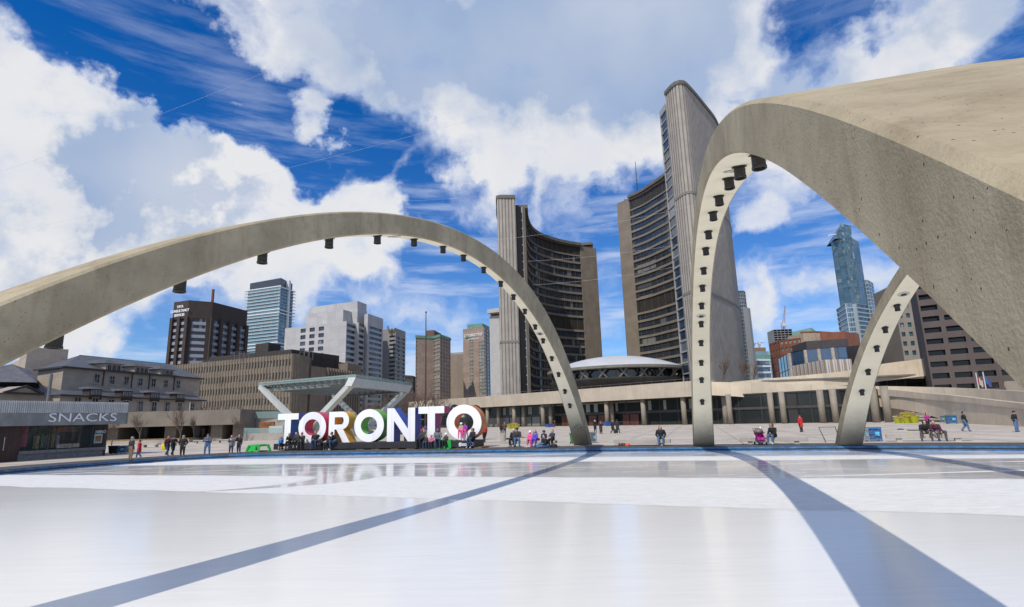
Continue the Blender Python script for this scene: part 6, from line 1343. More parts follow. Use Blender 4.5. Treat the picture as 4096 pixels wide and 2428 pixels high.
# green skating aids
gpl = mat('green_plastic', (.03, .42, .07), .4, .04, 2)
def aid(x0, x1, yt, yb, label):
    A, B = Gd(*z2(x0, yb)), Gd(*z2(x1, yb)); d = (B-A).normalized(); nb = Vector((-d.y, d.x, 0)); L_ = (B-A).length; h = D(*z2((x0+x1)/2, yt), A.y).z; r = thing('skating_aid', label, 'skating aid', tuple(A), 'green skating aids'); P = lambda s, k, z: Vector((A.x+d.x*s+nb.x*k, A.y+d.y*s+nb.y*k, z)); dp = L_*.8
    top = [P(L_*.18, .12, h), P(L_*.82, .12, h), P(L_*.82, dp-.12, h), P(L_*.18, dp-.12, h)]; m = MB(); lo = [p-Vector((0, 0, .16)) for p in [P(L_*.16, .1, h), P(L_*.84, .1, h), P(L_*.84, dp-.1, h), P(L_*.16, dp-.1, h)]]
    m.add(lo+top, [(3, 2, 1, 0), (4, 5, 6, 7), (0, 1, 5, 4), (1, 2, 6, 5), (2, 3, 7, 6), (3, 0, 4, 7)]); m.build('top', gpl, r, bevel=.02)
    for s, k, p in ((0, 0, lo[0]), (L_, 0, lo[1]), (L_, dp, lo[2]), (0, dp, lo[3])): m = MB(); m.bar(P(s, k, .05), p+Vector((0, 0, .1)), .16, .12, w2=.26, h2=.16); m.build('leg', gpl, r)
    m = MB(); m.add([P(L_*.02, -.01, .08), P(L_*.72, -.01, .08), P(L_*.66, .09, h-.08), P(L_*.17, .09, h-.08), P(L_*.02, .03, .08), P(L_*.72, .03, .08), P(L_*.66, .13, h-.08), P(L_*.17, .13, h-.08)], [(0, 1, 2, 3), (7, 6, 5, 4), (0, 4, 5, 1), (1, 5, 6, 2), (2, 6, 7, 3), (3, 7, 4, 0)]); m.build('front_panel', gpl, r)
    m = MB(); m.add([P(-.01, .02, .08), P(-.01, dp-.02, .08), P(L_*.16, dp-.12, h-.08), P(L_*.16, .12, h-.08)], [(3, 2, 1, 0)]); m.build('side_panel', gpl, r)
    for k in (0, dp): m = MB(); m.bar(P(-.04, k, .04), P(L_+.04, k, .04), .12, .08); m.build('runner', gpl, r)
aid(-37, 88, 1072, 1147, 'green plastic skating aid left of the letter sign'); aid(1752, 1855, 1030, 1114, 'green plastic skating aid before the plum letter T, left one'); aid(1878, 2003, 1024, 1114, 'green plastic skating aid nearest the last letter O')
# bronze sculpture
A = Gd(*z2(2160, 922)); A = D(*z2(2160, 915), 62); A.z = 0; r = thing('bronze_sculpture', 'dark rounded abstract bronze on a low plinth seen through the last O', 'sculpture', tuple(A)); brz = mat('bronze', (.035, .04, .036), .3, .2, 2, metal=.6)
MB().prism([(A.x-1.0, A.y-.8), (A.x+1.0, A.y-.8), (A.x+1.0, A.y+.8), (A.x-1.0, A.y+.8)], 0, .9).build('plinth', cw, r)
m = MB(); m.ball((A.x, A.y, 2.1), 1., 0, 24, 16, (1.55, 1.0, 1.05)); m.ball((A.x-1.2, A.y, 3.0), 1., 0, 20, 12, (.62, .7, .9)); m.ball((A.x+1.0, A.y+.1, 3.05), 1., 0, 20, 12, (.8, .65, .72)); m.tube([(A.x+.1, A.y, .85), (A.x, A.y, 1.8)], [.8, 1.1], 18)
o = m.build('figure', brz, r, smooth=True); rm = o.modifiers.new('remesh', 'REMESH'); rm.mode = 'VOXEL'; rm.voxel_size = .14; rm.use_smooth_shade = True; sm_ = o.modifiers.new('smooth', 'SMOOTH'); sm_.iterations = 6
# poles and lines
def polething(name, label, cat, b_, t, r0, r1, m_, group=None, Y=None, zb=0.):
    B = Gd(*b_) if Y is None else D(*b_, Y); T = D(*t, B.y); r = thing(name, label, cat, (B.x, B.y, zb), group); MB().tube([(B.x, B.y, zb), (B.x, B.y, T.z)], [r0, r1], 10).build('pole', m_, r); return r, B, T
r, B, T = polething('flagpole', 'tall thin dark flagpole before the first brick tower', 'flagpole', z7(597, 1200), z7(600, 670), .17, .07, mat('pole_brown', (.06, .035, .028), .5, .1), None, 95)
MB().ball((T.x, T.y, T.z+.12), .16).build('finial', black, r)
polething('light_mast', 'slanting grey mast rising behind the snack kiosk', 'pole', z1(470, 700), z1(497, 362), .19, .15, mat('mast_grey', (.12, .125, .13), .5, .05), None, 62)
polething('white_post', 'thin white post before the stone hall', 'pole', z1(1895, 760), z1(1899, 650), .07, .06, pole, None, 97)
r, B, T = polething('globe_lamp', 'small globe lamp above the walkway', 'street lamp', z1(2107, 762), z1(2107, 748), .07, .06, pole, None, 97); MB().ball((T.x, T.y, T.z+.1), .25).build('globe', mat('globe_white', (.7, .7, .72), .3), r)
cab = mat('cable', (.6, .58, .52), .6, 0)
for i, (a, c, Ya, Yc, w) in enumerate((((0, 687), (1180, 237), 60, 60, 'highest, across the dark blue sky at left'), ((0, 940), (1960, 458), 60, 60, 'second, across the white cloud at left'), ((1600, 806), (2700, 690), 58, 62, 'passing the left tower top'), ((1980, 960), (2860, 800), 58, 62, 'passing above the gap between the towers'), ((2110, 1045), (2900, 940), 58, 62, 'third down across the tower windows'), ((2130, 1140), (2860, 1030), 58, 62, 'lowest across the tower windows'))):
    A, B = D(*a, Ya), D(*c, Yc); m = MB(); n_ = 16; m.tube([A.lerp(B, k/n_)-Vector((0, 0, .5*(1-(2*k/n_-1)**2))) for k in range(n_+1)], .0075, 5); tag(m.build('overhead_wire', cab, None), 'thin pale overhead wire, '+w, 'wire', 'overhead wires')
# ------------------------------------------------------------------ bare trees
bark = mat('bark', (.115, .088, .068), .9, .15, 3); twigm = mat('twigs', (.15, .105, .08), .9, .15, 3)
def tree(base, h, seed, label, group='bare trees', spread=.5, dens=1., r0=None, cat='tree', name='bare_tree', multi=1):
    rnd = random.Random(seed); r = thing(name, label, cat, tuple(base), group); T = MB(); K_ = MB()
    def grow(p, d, ln, rad, lev):
        pts = [p]; q = p; dd = d
        for k in range(4):
            dd = (dd+Vector((rnd.uniform(-1, 1), rnd.uniform(-1, 1), rnd.uniform(-.3, .9)))*.13).normalized(); q = q+dd*(ln/4); pts.append(q)
        rs = [rad*(1-.14*k) for k in range(5)]
        (T if lev <= 1 else K_).tube(pts, rs, 7 if lev == 0 else (5 if lev == 1 else 3), 0, lev <= 1)
        if lev >= 4: return
        n_ = int((5, 5, 5, 4)[lev]*dens+.5)
        for k in range(n_):
            t = 1. if k == 0 else rnd.uniform(.35 if lev else .42, 1.); i = min(3, int(t*4)); s = pts[i].lerp(pts[i+1], t*4-i); a = rnd.random()*6.283; tilt = rnd.uniform(.35, 1.0)*spread*1.5
            o = dd.orthogonal().normalized(); o2 = dd.cross(o); nd = (dd*math.cos(tilt)+(o*math.cos(a)+o2*math.sin(a))*math.sin(tilt)); nd = (nd+Vector((0, 0, .22))).normalized()
            grow(s, nd, ln*rnd.uniform(.52, .76), max(rad*.52, .006), lev+1)
    for m_ in range(multi):
        o = Vector((rnd.uniform(-.3, .3), rnd.uniform(-.3, .3), 0)) if multi > 1 else Vector((0, 0, 0)); lean = Vector((rnd.uniform(-.35, .35), rnd.uniform(-.35, .35), 1)) if multi > 1 else Vector((rnd.uniform(-.06, .06), rnd.uniform(-.06, .06), 1))
        grow(Vector(base)+o-Vector((0, 0, .05)), lean.normalized(), h*.40, r0 or h*.018, 0)
    T.build('trunk', bark, r); K_.build('crown', twigm, r)
def tree_px(zf, x, yb, yt, Y, seed, label, zb=0., **k):
    b_ = D(*zf(x, yb), Y); t = D(*zf(x, yt), Y); tree((b_.x, b_.y, zb), (t.z-zb)*1.02, seed, label, **k)
tree_px(z1, 1395, 1035, 740, 82, 1, 'young bare tree nearest the kiosk before the walkway'); tree_px(z1, 1805, 1030, 640, 83, 2, 'tallest young bare tree before the walkway', spread=.42)
tree_px(z1, 1950, 1030, 780, 84, 3, 'slender bare tree right of the tallest one by the walkway', spread=.35); tree_px(z1, 2030, 990, 880, 90, 4, 'small bare tree under the walkway edge', spread=.4); tree_px(z1, 2340, 990, 760, 85, 5, 'bare tree at the right end of the walkway'); tree_px(z1, 1125, 1000, 740, 80, 6, 'bare tree directly behind the kiosk corner')
for i, (x, yt, lab) in enumerate(((1190, 590, 'bare tree framed by the left stage leg'), (1290, 560, 'bare tree behind the stage left of centre'), (1395, 500, 'broad bare tree right behind the stage roof'), (1500, 470, 'large bare tree below the low office'), (1590, 520, 'bare tree left of the flagpole'), (1690, 450, 'bare tree right before the first brick tower'), (1800, 510, 'bare tree at the foot of the first brick tower'), (1900, 530, 'bare tree between brick tower and hotel tower'))): tree_px(z2, x, 760, yt, 175 if x > 1600 else 150, 20+i, lab, spread=.62, dens=1.0, group='bare trees behind the stage')
for i, (x, yt, lab) in enumerate(((585, 205, 'bare rooftop tree before the ribbed tower side'), (838, 205, 'slight bare rooftop tree at the edge of the ribbed tower'), (945, 255, 'bare rooftop tree before the pale slab tower'))): tree_px(z4, x, 520, yt, 138, 40+i, lab, zb=8.0, spread=.5, group='bare rooftop trees')
for i in range(6): tree_px(z1, 2020+i*72, 770, 655+12*(i % 3), 108, 50+i, 'reddish bare shrub in the row above the walkway', spread=.5, group='bare shrubs above the walkway', name='bare_shrub', cat='shrub', multi=3, dens=.8)
# ------------------------------------------------------------------ people
PC = {}
def pm(c, rough=.8):
    k = tuple(round(x, 3) for x in c)
    if k not in PC: PC[k] = mat('cloth_%d' % len(PC), c, rough, .10, 14)
    return PC[k]
SKIN = [mat('skin_%d' % i, c, .55, .04, 20) for i, c in enumerate(((.50, .29, .20), (.42, .24, .15), (.36, .19, .11), (.16, .08, .05)))]
DARKM = mat('eye_dark', (.02, .015, .012), .4, 0); LIPM = mat('lip', (.28, .09, .07), .5, 0); BLADE = mat('blade_steel', (.45, .46, .48), .3, 0, metal=.8)
def capsule(mb, a, b_, ra, rb, n=10):
    a, b_ = Vector(a), Vector(b_); d = b_-a; L_ = d.length
    if L_ < 1e-5: d = Vector((0, 0, 1)); L_ = 1e-5
    d = d/L_; pts = [a-d*ra*.98, a-d*ra*.75, a-d*ra*.35, a, a.lerp(b_, .5), b_, b_+d*rb*.35, b_+d*rb*.75, b_+d*rb*.98]
    rs = [ra*.12, ra*.66, ra*.94, ra, (ra+rb)/2, rb, rb*.94, rb*.66, rb*.12]; mb.tube(pts, rs, n)
NP = 0
def person(pos, h, rz, pose, arms, top, bottom, shoes, head, label, skin=0, coat=0., skates=None, child=False, seat=.45, lean=0., glove=None, turn=0., group=None, tilt=0., collar=None, stripe=None, spread=.07, side=0.):
    global NP; NP += 1
    root = thing('person', label, 'person', tuple(pos), group, math.radians(rz)); hs = 1.28 if child else 1.06
    bulk = 1.12 if not child else 1.18
    caps = []       # (a, b, ra, rb, material)
    add = lambda a, b_, ra, rb, m: caps.append((Vector(a), Vector(b_), ra, rb, m))
    la = math.radians(lean); sl_ = math.radians(side); tv = Vector((math.sin(sl_), -math.sin(la), math.cos(la)*math.cos(sl_))).normalized()
    if pose in ('stand', 'walk'): pel = Vector((0, 0, .525))
    elif pose == 'sit': pel = Vector((0, .22, seat/h+.065))
    elif pose == 'ground': pel = Vector((0, .16, .075))
    elif pose == 'lie': pel = Vector((0, 0, .09)); tv = Vector((.92, 0, .38)).normalized()
    T = lambda u, x=0., y=0.: pel+tv*u+Vector((x, y, 0))
    hw = .058 if not child else .055
    if pose == 'stand': legs = [((sx*hw, 0, .50), (sx*spread*.95, -.012, .275), (sx*spread, .01, .045)) for sx in (-1, 1)]
    elif pose == 'walk': legs = [((-hw, 0, .50), (-hw, -.10, .285), (-hw*.9, -.13, .045)), ((hw, 0, .50), (hw, -.01, .275), (hw, .16, .075))]
    elif pose == 'sit': legs = [((sx*hw, .20, seat/h+.055), (sx*(spread+.02), -.035, seat/h+.065), (sx*(spread+.03), .0 if sx > 0 else -.04, .05)) for sx in (-1, 1)]
    elif pose == 'ground': legs = [((sx*hw, .14, .075), (sx*.10, -.09, .17 if sx < 0 else .08), (sx*.09, -.33, .045)) for sx in (-1, 1)]
    else: legs = [((-.02, sx*.06, .09), (-.24, sx*.07, .17 if sx > 0 else .10), (-.45, sx*.07, .06)) for sx in (-1, 1)]
    for H_, K_, A_ in legs:
        add(H_, K_, .068*bulk, .047*bulk, 2); add(K_, A_, .046*bulk, .033*bulk, 2)
        A_ = Vector(A_); fd = Vector((0, -1, 0)) if pose != 'lie' else Vector((-.6, 0, .6)).normalized()
        if pose == 'ground': fd = Vector((0, -.5, .8)).normalized()
        add(A_+Vector((0, 0, -.012)), A_+fd*.075+Vector((0, 0, -.02 if pose not in ('ground', 'lie') else 0)), .030, .024, 3)
    add(T(0), T(.06), .088*bulk, .088*bulk, 2 if coat < .01 else 1); add(T(.07), T(.20), .090*bulk, .098*bulk, 1); add(T(.18, -.045), T(.18, .045), .085*bulk, .085*bulk, 1)
    add(T(.255, -.085), T(.255, .085), .058*bulk, .058*bulk, 1); add(T(.02, -.03), T(.02, .03), .086*bulk, .086*bulk, 1 if coat > 0 else 2)
    if coat > 0 and pose in ('stand', 'walk'): add(T(.02), T(-coat), .098*bulk, .108*bulk, 1)
    if coat > 0 and pose == 'sit':
        for sx in (-1, 1): add((sx*hw, .20, seat/h+.06), (sx*.08, .05, seat/h+.07), .074*bulk, .062*bulk, 1)
    neck = T(.30); hc = T(.325)+Vector((math.sin(math.radians(tilt))*.05, -.012-.02*math.sin(la), .0))+tv*(.062*hs)
    add(T(.27), hc, .042, .040, 0)
    hr = .058*hs; add(hc+Vector((0, -.004, -.020*hs)), hc+Vector((0, 0, .024*hs)), hr*.93, hr*1.0, 0)
    fa = math.radians(turn); fdir = Vector((math.sin(fa), -math.cos(fa), 0)); fx = Vector((math.cos(fa), math.sin(fa), 0))
    if pose != 'lie': add(hc+fdir*hr*.95+Vector((0, 0, -.012*hs)), hc+fdir*(hr*1.13)+Vector((0, 0, -.017*hs)), .010*hs, .012*hs, 0)
    for sx in (-1, 1): add(hc+fx*sx*hr*.98, hc+fx*sx*hr*1.02+Vector((0, 0, .012)), .013*hs, .014*hs, 0)
    # arms
    AR_ = {'down': ((.028, .012, -.165), (.035, -.03, -.315)), 'phone': ((.02, -.05, -.15), (-.075, -.165, -.02)), 'face': ((.03, -.07, -.12), (-.075, -.13, .06)), 'lap': ((.03, -.055, -.155), (-.03, -.19, -.215)), 'pocket': ((.06, .03, -.155), (-.005, -.045, -.265)), 'crossed': ((.045, -.07, -.15), (-.125, -.135, -.125)), 'prop': ((.06, .04, -.16), (.10, .03, -.31)), 'hug': ((.04, -.09, -.13), (-.06, -.2, -.12))}
    sh = T(.265)
    hands = []
    kinds = arms if isinstance(arms, tuple) else (arms, arms)
    for sx, kd_ in zip((-1, 1), kinds):
        S = sh+Vector((sx*.118*(bulk if not child else 1), 0, 0))
        if kd_ == 'swing': e, w = Vector((sx*.03, sx*.045, -.165)), Vector((sx*.03, sx*.07-.03, -.31))
        else:
            e, w = [Vector(v) for v in AR_[kd_]]; e.x *= sx; w.x *= sx
        if pose == 'lie': S = T(.26, 0, sx*.11); e, w = Vector((-.12, sx*.05, .03)), Vector((-.22, -.02, .08))
        E, Wr = S+e, S+w; add(S, E, .046*bulk, .037*bulk, 1); add(E, Wr, .036*bulk, .028*bulk, 1)
        d = (Wr-E).normalized(); P_ = Wr+d*.05; add(Wr+d*.012, P_, .021, .019, 5 if glove else 0); hands.append((P_, d, sx))
    mb = MB()
    for a, b_, ra, rb, m in caps: capsule(mb, a*h, b_*h, ra*h, rb*h)
    me = bpy.data.meshes.new('tmp'); me.from_pydata(mb.v, [], mb.f); o = bpy.data.objects.new('tmp', me); C.objects.link(o)
    rm = o.modifiers.new('r', 'REMESH'); rm.mode = 'VOXEL'; rm.voxel_size = .0155*h if h > 1.3 else .018*h; sm_ = o.modifiers.new('s', 'SMOOTH'); sm_.iterations = 3; sm_.factor = .5
    dg = bpy.context.evaluated_depsgraph_get(); ev = o.evaluated_get(dg); m2 = bpy.data.meshes.new_from_object(ev)
    nv = len(m2.vertices); co = np.zeros(nv*3); m2.vertices.foreach_get('co', co); V_ = co.reshape(-1, 3); fs = [tuple(p.vertices) for p in m2.polygons]
    fc = np.array([V_[list(f)].mean(0) for f in fs]); best = np.full(len(fs), 1e9); mi = np.zeros(len(fs), int)
    for a, b_, ra, rb, m in caps:
        A_ = np.array(a)*h; B_ = np.array(b_)*h; ab = B_-A_; t = np.clip(((fc-A_)@ab)/max(1e-9, ab@ab), 0, 1); dist = np.linalg.norm(fc-(A_+t[:, None]*ab), axis=1)-(ra+(rb-ra)*t)*h
        k = dist < best; best[k] = dist[k]; mi[k] = m
    bpy.data.objects.remove(o); bpy.data.meshes.remove(me); bpy.data.meshes.remove(m2)
    out_ = MB(); out_.v = [tuple(v) for v in V_]; out_.f = fs; out_.mi = list(mi)
    # fingers and thumb
    for P_, d, sx in hands:
        u = d.orthogonal().normalized(); w = d.cross(u); hm = 5 if glove else 0
        for k, (off, ln) in enumerate(((-.016, .036), (-.0055, .042), (.0055, .040), (.016, .031))):
            s = (P_+u*off)*h; q = (P_+u*off*1.15+d*ln*.55+w*.008)*h; e = (P_+u*off*1.1+d*ln+w*.022)*h; out_.tube([s, q, e], [.0055*h, .005*h, .0035*h], 5, hm)
        out_.tube([(P_-d*.028+u*.018*sx)*h, (P_-d*.008+u*.034*sx+w*.01)*h, (P_+d*.012+u*.036*sx+w*.018)*h], [.006*h, .0055*h, .004*h], 5, hm)
    if pose != 'lie':
        for sx in (-1, 1): out_.ball((hc+fdir*hr*.93+fx*sx*hr*.36+Vector((0, 0, .006*hs)))*h, .0075*hs*h, 4, 6, 4)
        out_.bar((hc+fdir*hr*.97-fx*hr*.3+Vector((0, 0, -.036*hs)))*h, (hc+fdir*hr*.97+fx*hr*.3+Vector((0, 0, -.036*hs)))*h, .008*h, .008*h, 6)
    mats = [SKIN[skin], pm(top), pm(bottom), pm(shoes, .6), DARKM, pm(glove or shoes), LIPM]
    body = out_.build('body', mats, root, True, local=True)
    kind, hcol = head; hm = pm(hcol); m = MB(); Hh = hc*h; R_ = hr*h
    def dome(scale, zlo, sh_=Vector((0, 0, 0)), n=14):
        prof = []
        for k in range(8):
            z = zlo+(1-zlo)*k/7; prof.append((math.sqrt(max(0, 1-z*z))*R_*scale+.001, z*R_*scale*1.12))
        m.lathe(prof, Hh+sh_, n, 0, False)
    bk_ = -fdir*R_
    if kind == 'short': m.ball(Hh+bk_*.22+Vector((0, 0, R_*.34)), R_*1.06, 0, 14, 9, (1., 1., 1.05)); nm = 'hair'
    elif kind == 'long':
        m.ball(Hh+bk_*.24+Vector((0, 0, R_*.32)), R_*1.1, 0, 14, 9)
        for sx in (-1, 0, 1): m.tube([Hh+bk_*(.6 if sx == 0 else .25)+fx*sx*R_*.75+Vector((0, 0, R_*.2)), Hh+bk_*(.75 if sx == 0 else .4)+fx*sx*R_*.95-Vector((0, 0, R_*1.3)), Hh+bk_*(.6 if sx == 0 else .2)+fx*sx*R_*.9-Vector((0, 0, R_*2.5))], [R_*.45, R_*.5, R_*.2], 8)
        nm = 'hair'
    elif kind == 'beanie':
        dome(1.12, -.02, Vector((0, 0, R_*.22))+bk_*.08); m.tube([Hh+Vector((math.cos(a)*R_*1.1, math.sin(a)*R_*1.1, R_*.22))+bk_*.08 for a in [2*pi*k/14 for k in range(15)]], R_*.14, 5); nm = 'hat'
    elif kind == 'pompom': dome(1.14, -.02, Vector((0, 0, R_*.2))+bk_*.08); m.ball(Hh+Vector((0, 0, R_*1.65)), R_*.42); nm = 'hat'
    elif kind == 'helmet':
        dome(1.28, -.1, Vector((0, 0, R_*.18))+bk_*.06); m.tube([Hh+fx*R_*1.0+Vector((0, 0, R_*.1)), Hh-Vector((0, 0, R_*1.05))+fdir*R_*.35, Hh-fx*R_*1.0+Vector((0, 0, R_*.1))], R_*.07, 4); nm = 'helmet'
    elif kind in ('hood', 'furhood'): m.ball(Hh+bk_*.34+Vector((0, 0, R_*.16)), R_*1.26, 0, 14, 9, (1., 1., 1.1)); nm = 'hood'
    elif kind == 'band': m.ball(Hh+bk_*.22+Vector((0, 0, R_*.34)), R_*1.08, 0, 14, 9); nm = 'hair'
    hob = m.build(nm, hm, root, True, local=True)
    if kind == 'furhood':
        f = MB(); rr_ = random.Random(NP)
        for k in range(60):
            a = 2*pi*k/60; p = Hh+fdir*R_*.45+fx*math.cos(a)*R_*1.1+Vector((0, 0, math.sin(a)*R_*1.2)); q = p+(fx*math.cos(a)+Vector((0, 0, math.sin(a))))*R_*rr_.uniform(.25, .5)+fdir*R_*rr_.uniform(-.1, .3); f.tube([p, q], [R_*.17, R_*.02], 4)
        f.build('fur_trim', pm((.42, .30, .18)), root, True, local=True)
    if collar:
        f = MB(); q = T(.292)*h; f.tube([q+Vector((math.cos(a)*.055*h, math.sin(a)*.055*h, 0)) for a in [2*pi*k/12 for k in range(13)]], .022*h, 6); f.build('scarf', pm(collar), root, True, local=True)
    if stripe:
        f = MB(); a, b_ = T(.24, .07, -.085*bulk)*h, T(.10, .05, -.095*bulk)*h; f.bar(a, b_, .03*h, .02*h); f.build('jacket_stripe', pm(stripe), root, local=True)
    if skates:
        for H_, K_, A_ in legs:
            A_ = Vector(A_)*h; f = MB(); f.bar(A_+Vector((0, .02*h, -.052*h)), A_+Vector((0, -.11*h, -.052*h)), .008, .022*h); f.bar(A_+Vector((0, .01*h, -.045*h)), A_+Vector((0, .01*h, -.03*h)), .015*h, .02*h); f.build('skate_blade', BLADE, root, local=True)
    return root
BLK, CHAR, NAVY, JEAN, DJEAN, RED, KHA, MAR, GREY, GBL, BRN, PINK, MAG, PUR, WHT, CREAM, BLUE = (.012, .012, .014), (.035, .035, .038), (.018, .03, .075), (.085, .16, .30), (.03, .06, .13), (.55, .02, .025), (.20, .135, .075), (.12, .015, .03), (.16, .16, .165), (.07, .085, .13), (.10, .055, .03), (.75, .09, .26), (.42, .03, .22), (.26, .04, .33), (.75, .75, .74), (.55, .48, .38), (.02, .22, .55)
SK = (.03, .03, .032); WSK = (.6, .6, .6); HB = (.02, .013, .01); HBR = (.09, .045, .025); HGR = (.22, .21, .20)
def stander(zf, x, yf, yt, *a, **k):
    p = Gd(*zf(x, yf)); t = D(*zf(x, yt), p.y).z; up = .035 if k.get('skates') else 0
    return person((p.x, p.y, up), max(.7, (t-up)/1.0), *a, **k)
stander(z1, 1302, 1228, 992, 150, 'stand', 'down', (.02, .022, .03), KHA, (.07, .04, .025), ('short', HGR), 'grey haired man in dark jacket with red stripe and khaki trousers', stripe=RED)
stander(z1, 1385, 1208, 1026, -80, 'walk', 'swing', RED, DJEAN, WSK, ('short', HB), 'person in bright red puffy coat walking on white skates', coat=.14, skates=1, skin=1)
pm_ = stander(z1, 1668, 1185, 984, 70, 'walk', ('down', 'hug'), MAR, DJEAN, SK, ('short', HB), 'person in maroon jacket carrying a yellow shopping bag', skates=1, skin=1)
stander(z1, 1722, 1184, 984, 65, 'walk', 'hug', BLK, BLK, SK, ('beanie', BLK), 'skater in black jacket and black cap bending beside the maroon jacket', skates=1, lean=8)
stander(z1, 1822, 1190, 977, 8, 'stand', 'pocket', BLK, BLK, (.25, .17, .10), ('beanie', (.22, .20, .15)), 'man all in black with a grey knit cap')
stander(z1, 2070, 1175, 961, 8, 'stand', 'crossed', GBL, JEAN, (.20, .17, .14), ('beanie', CHAR), 'man with arms folded in grey blue jacket and jeans', spread=.105)
stander(z1, 2310, 1161, 977, 12, 'stand', ('phone', 'down'), GREY, DJEAN, (.25, .13, .05), ('short', HB), 'man in grey coat with orange scarf holding a cup', coat=.06, collar=(.45, .20, .03), skin=1)
stander(z1, 2388, 1157, 973, -12, 'stand', ('face', 'down'), BLK, DJEAN, (.30, .30, .30), ('long', HB), 'woman in black coat drinking beside the man in grey', coat=.10)
SRZ = math.degrees(math.atan2(sx.y, sx.x)); SG = 'people around the letter sign'
def sitter(zf, x, yf, h, rz, *a, **k):
    p = Gd(*zf(x, yf)); return person((p.x, p.y, .03 if k.get('skates') else 0), h, rz, 'sit', *a, **k)
stander(z2, 306, 1135, 992, 25, 'stand', ('down', 'phone'), BLUE, BLK, PINK, ('long', HB), 'child in bright blue jacket standing at the left plinth end', skin=1, child=True)
def onplinth(x, yf, h, dx, *a, **k):
    w = wallpt(*z2(x, yf-30), FLp, FRp); s = (w-FLp).dot(sx); p = FLp+sx*s-sb*(.20*h*.25+.10); k.setdefault('seat', .585)
    return person((p.x, p.y, .03 if k.get('skates') else 0), h, SRZ+dx, 'sit', *a, **k)
onplinth(395, 1130, 1.62, 10, 'phone', BLK, BLK, SK, ('short', HB), 'seated man in black looking at his phone by the first T', skates=1, lean=18, skin=1)
onplinth(455, 1130, 1.72, -8, 'lap', CHAR, BLK, SK, ('short', HB), 'seated man in charcoal jacket behind a black suitcase', lean=14, skates=1)
onplinth(510, 1128, 1.60, 0, 'lap', BLK, CHAR, SK, ('pompom', (.22, .05, .09)), 'seated woman with wine red knitted hat and pale scarf', collar=(.45, .40, .33), skates=1, lean=8)
onplinth(650, 1130, 1.76, 15, 'pocket', BLK, DJEAN, SK, ('short', HB), 'young man in black jacket and jeans sitting below the crimson O', skin=1, skates=1)
onplinth(706, 1128, 1.18, 0, 'lap', BLK, BLK, SK, ('helmet', (.62, .64, .66)), 'seated child in black with a silver helmet', child=True, seat=.40, lean=20, skates=1)
onplinth(770, 1122, 1.25, -18, 'lap', BLK, BLK, (.10, .50, .03), ('helmet', CHAR), 'child in black with dark helmet and bright green skates', child=True, seat=.42, skates=1)
onplinth(822, 1122, 1.75, -70, 'phone', BLK, DJEAN, WSK, ('short', HB), 'person in black with jeans and white skates leaning over below the R', lean=28, skates=1, skin=1)
lp_ = wallpt(*z2(1215, 985), LF0, LF1); lp_ = lp_+sb*.45
person((lp_.x, lp_.y, LZ+.55), 1.45, SRZ, 'lie', 'lap', (.62, .58, .48), DJEAN, CHAR, ('hood', (.62, .58, .48)), 'child in cream jacket lying inside the green letter O')
onplinth(1700, 1105, 1.68, -18, 'lap', CHAR, BLK, SK, ('beanie', (.40, .03, .03)), 'seated person in dark jacket and red cap below the navy N', skin=3, skates=1)
onplinth(1757, 1095, 1.22, 5, 'lap', CHAR, DJEAN, SK, ('beanie', GREY), 'small child in grey between red capped adult and green aid', child=True, seat=.42)
onplinth(1812, 1100, 1.15, 0, 'lap', (.55, .12, .22), CHAR, SK, ('helmet', (.70, .16, .30)), 'child with pink helmet behind the left green skating aid', child=True, seat=.42)
onplinth(1888, 1103, 1.75, 20, 'lap', GREY, DJEAN, SK, ('hood', (.10, .10, .11)), 'seated person in grey hooded jacket between the green aids', lean=12, skates=1, skin=3)
onplinth(1952, 1095, 1.3, -10, 'hug', CHAR, BLK, SK, ('helmet', WHT), 'child with white helmet behind the right green skating aid', child=True, seat=.45)
for x, top_, bot_, hk, lab in ((2118, (.42, .30, .24), PINK, ('helmet', WHT), 'child in beige jacket and pink trousers inside the last O'), (2157, PUR, PINK, ('helmet', CHAR), 'child in purple jacket and pink trousers inside the last O')):
    w = wallpt(*z2(x, 1030), LF0, LF1)-sb*.28; person((w.x, w.y, LZ+.13), 1.18, SRZ, 'sit', 'lap', top_, bot_, WSK, hk, lab, child=True, seat=.56, skates=1)
onplinth(2205, 1105, 1.66, -28, 'lap', BLK, DJEAN, WSK, ('furhood', (.03, .028, .026)), 'seated woman in black parka with fur hood at the right plinth end', coat=.05, skates=1, skin=1)
stander(z2, 2350, 1055, 868, -150, 'walk', 'swing', RED, BLK, (.30, .22, .15), ('beanie', BLK), 'man in red jacket walking away right of the last letter')
stander(z2, 1713, 975, 886, 175, 'walk', 'down', BLK, CHAR, BLK, ('hood', BLK), 'walker in black with hood up between the N and the second T')
w8 = stander(z2, 1757, 973, 873, 180, 'stand', 'down', CHAR, (.22, .20, .19), BLK, ('long', HB), 'walker with a purple backpack seen between the N and second T')
FG = 'people on the square'
stander(z3, 266, 965, 862, 170, 'stand', 'down', BLK, BLK, BLK, ('long', HB), 'small figure in black beside the man in brown jacket', group=None)
stander(z3, 298, 967, 847, 180, 'stand', 'pocket', BRN, NAVY, BLK, ('short', HGR), 'grey haired man in brown jacket seen from behind', coat=.05)
def onbench(zf, x, yf, h, rz, *a, B=None, **k):
    r, A, d, nb = B; w = wallpt(*zf(x, yf), A, A+d); s = (w-A).dot(d); p = A+d*s-nb*.06
    return person((p.x, p.y, .03 if k.get('skates') else 0), h, math.degrees(math.atan2(d.y, d.x))+rz, 'sit', *a, seat=.455, **k)
onbench(z3, 372, 1095, 1.66, -8, 'lap', BLK, BLK, WSK, ('pompom', CREAM), 'woman in black with cream bobble hat on the crowded bench', B=b_l, skates=1, collar=CREAM)
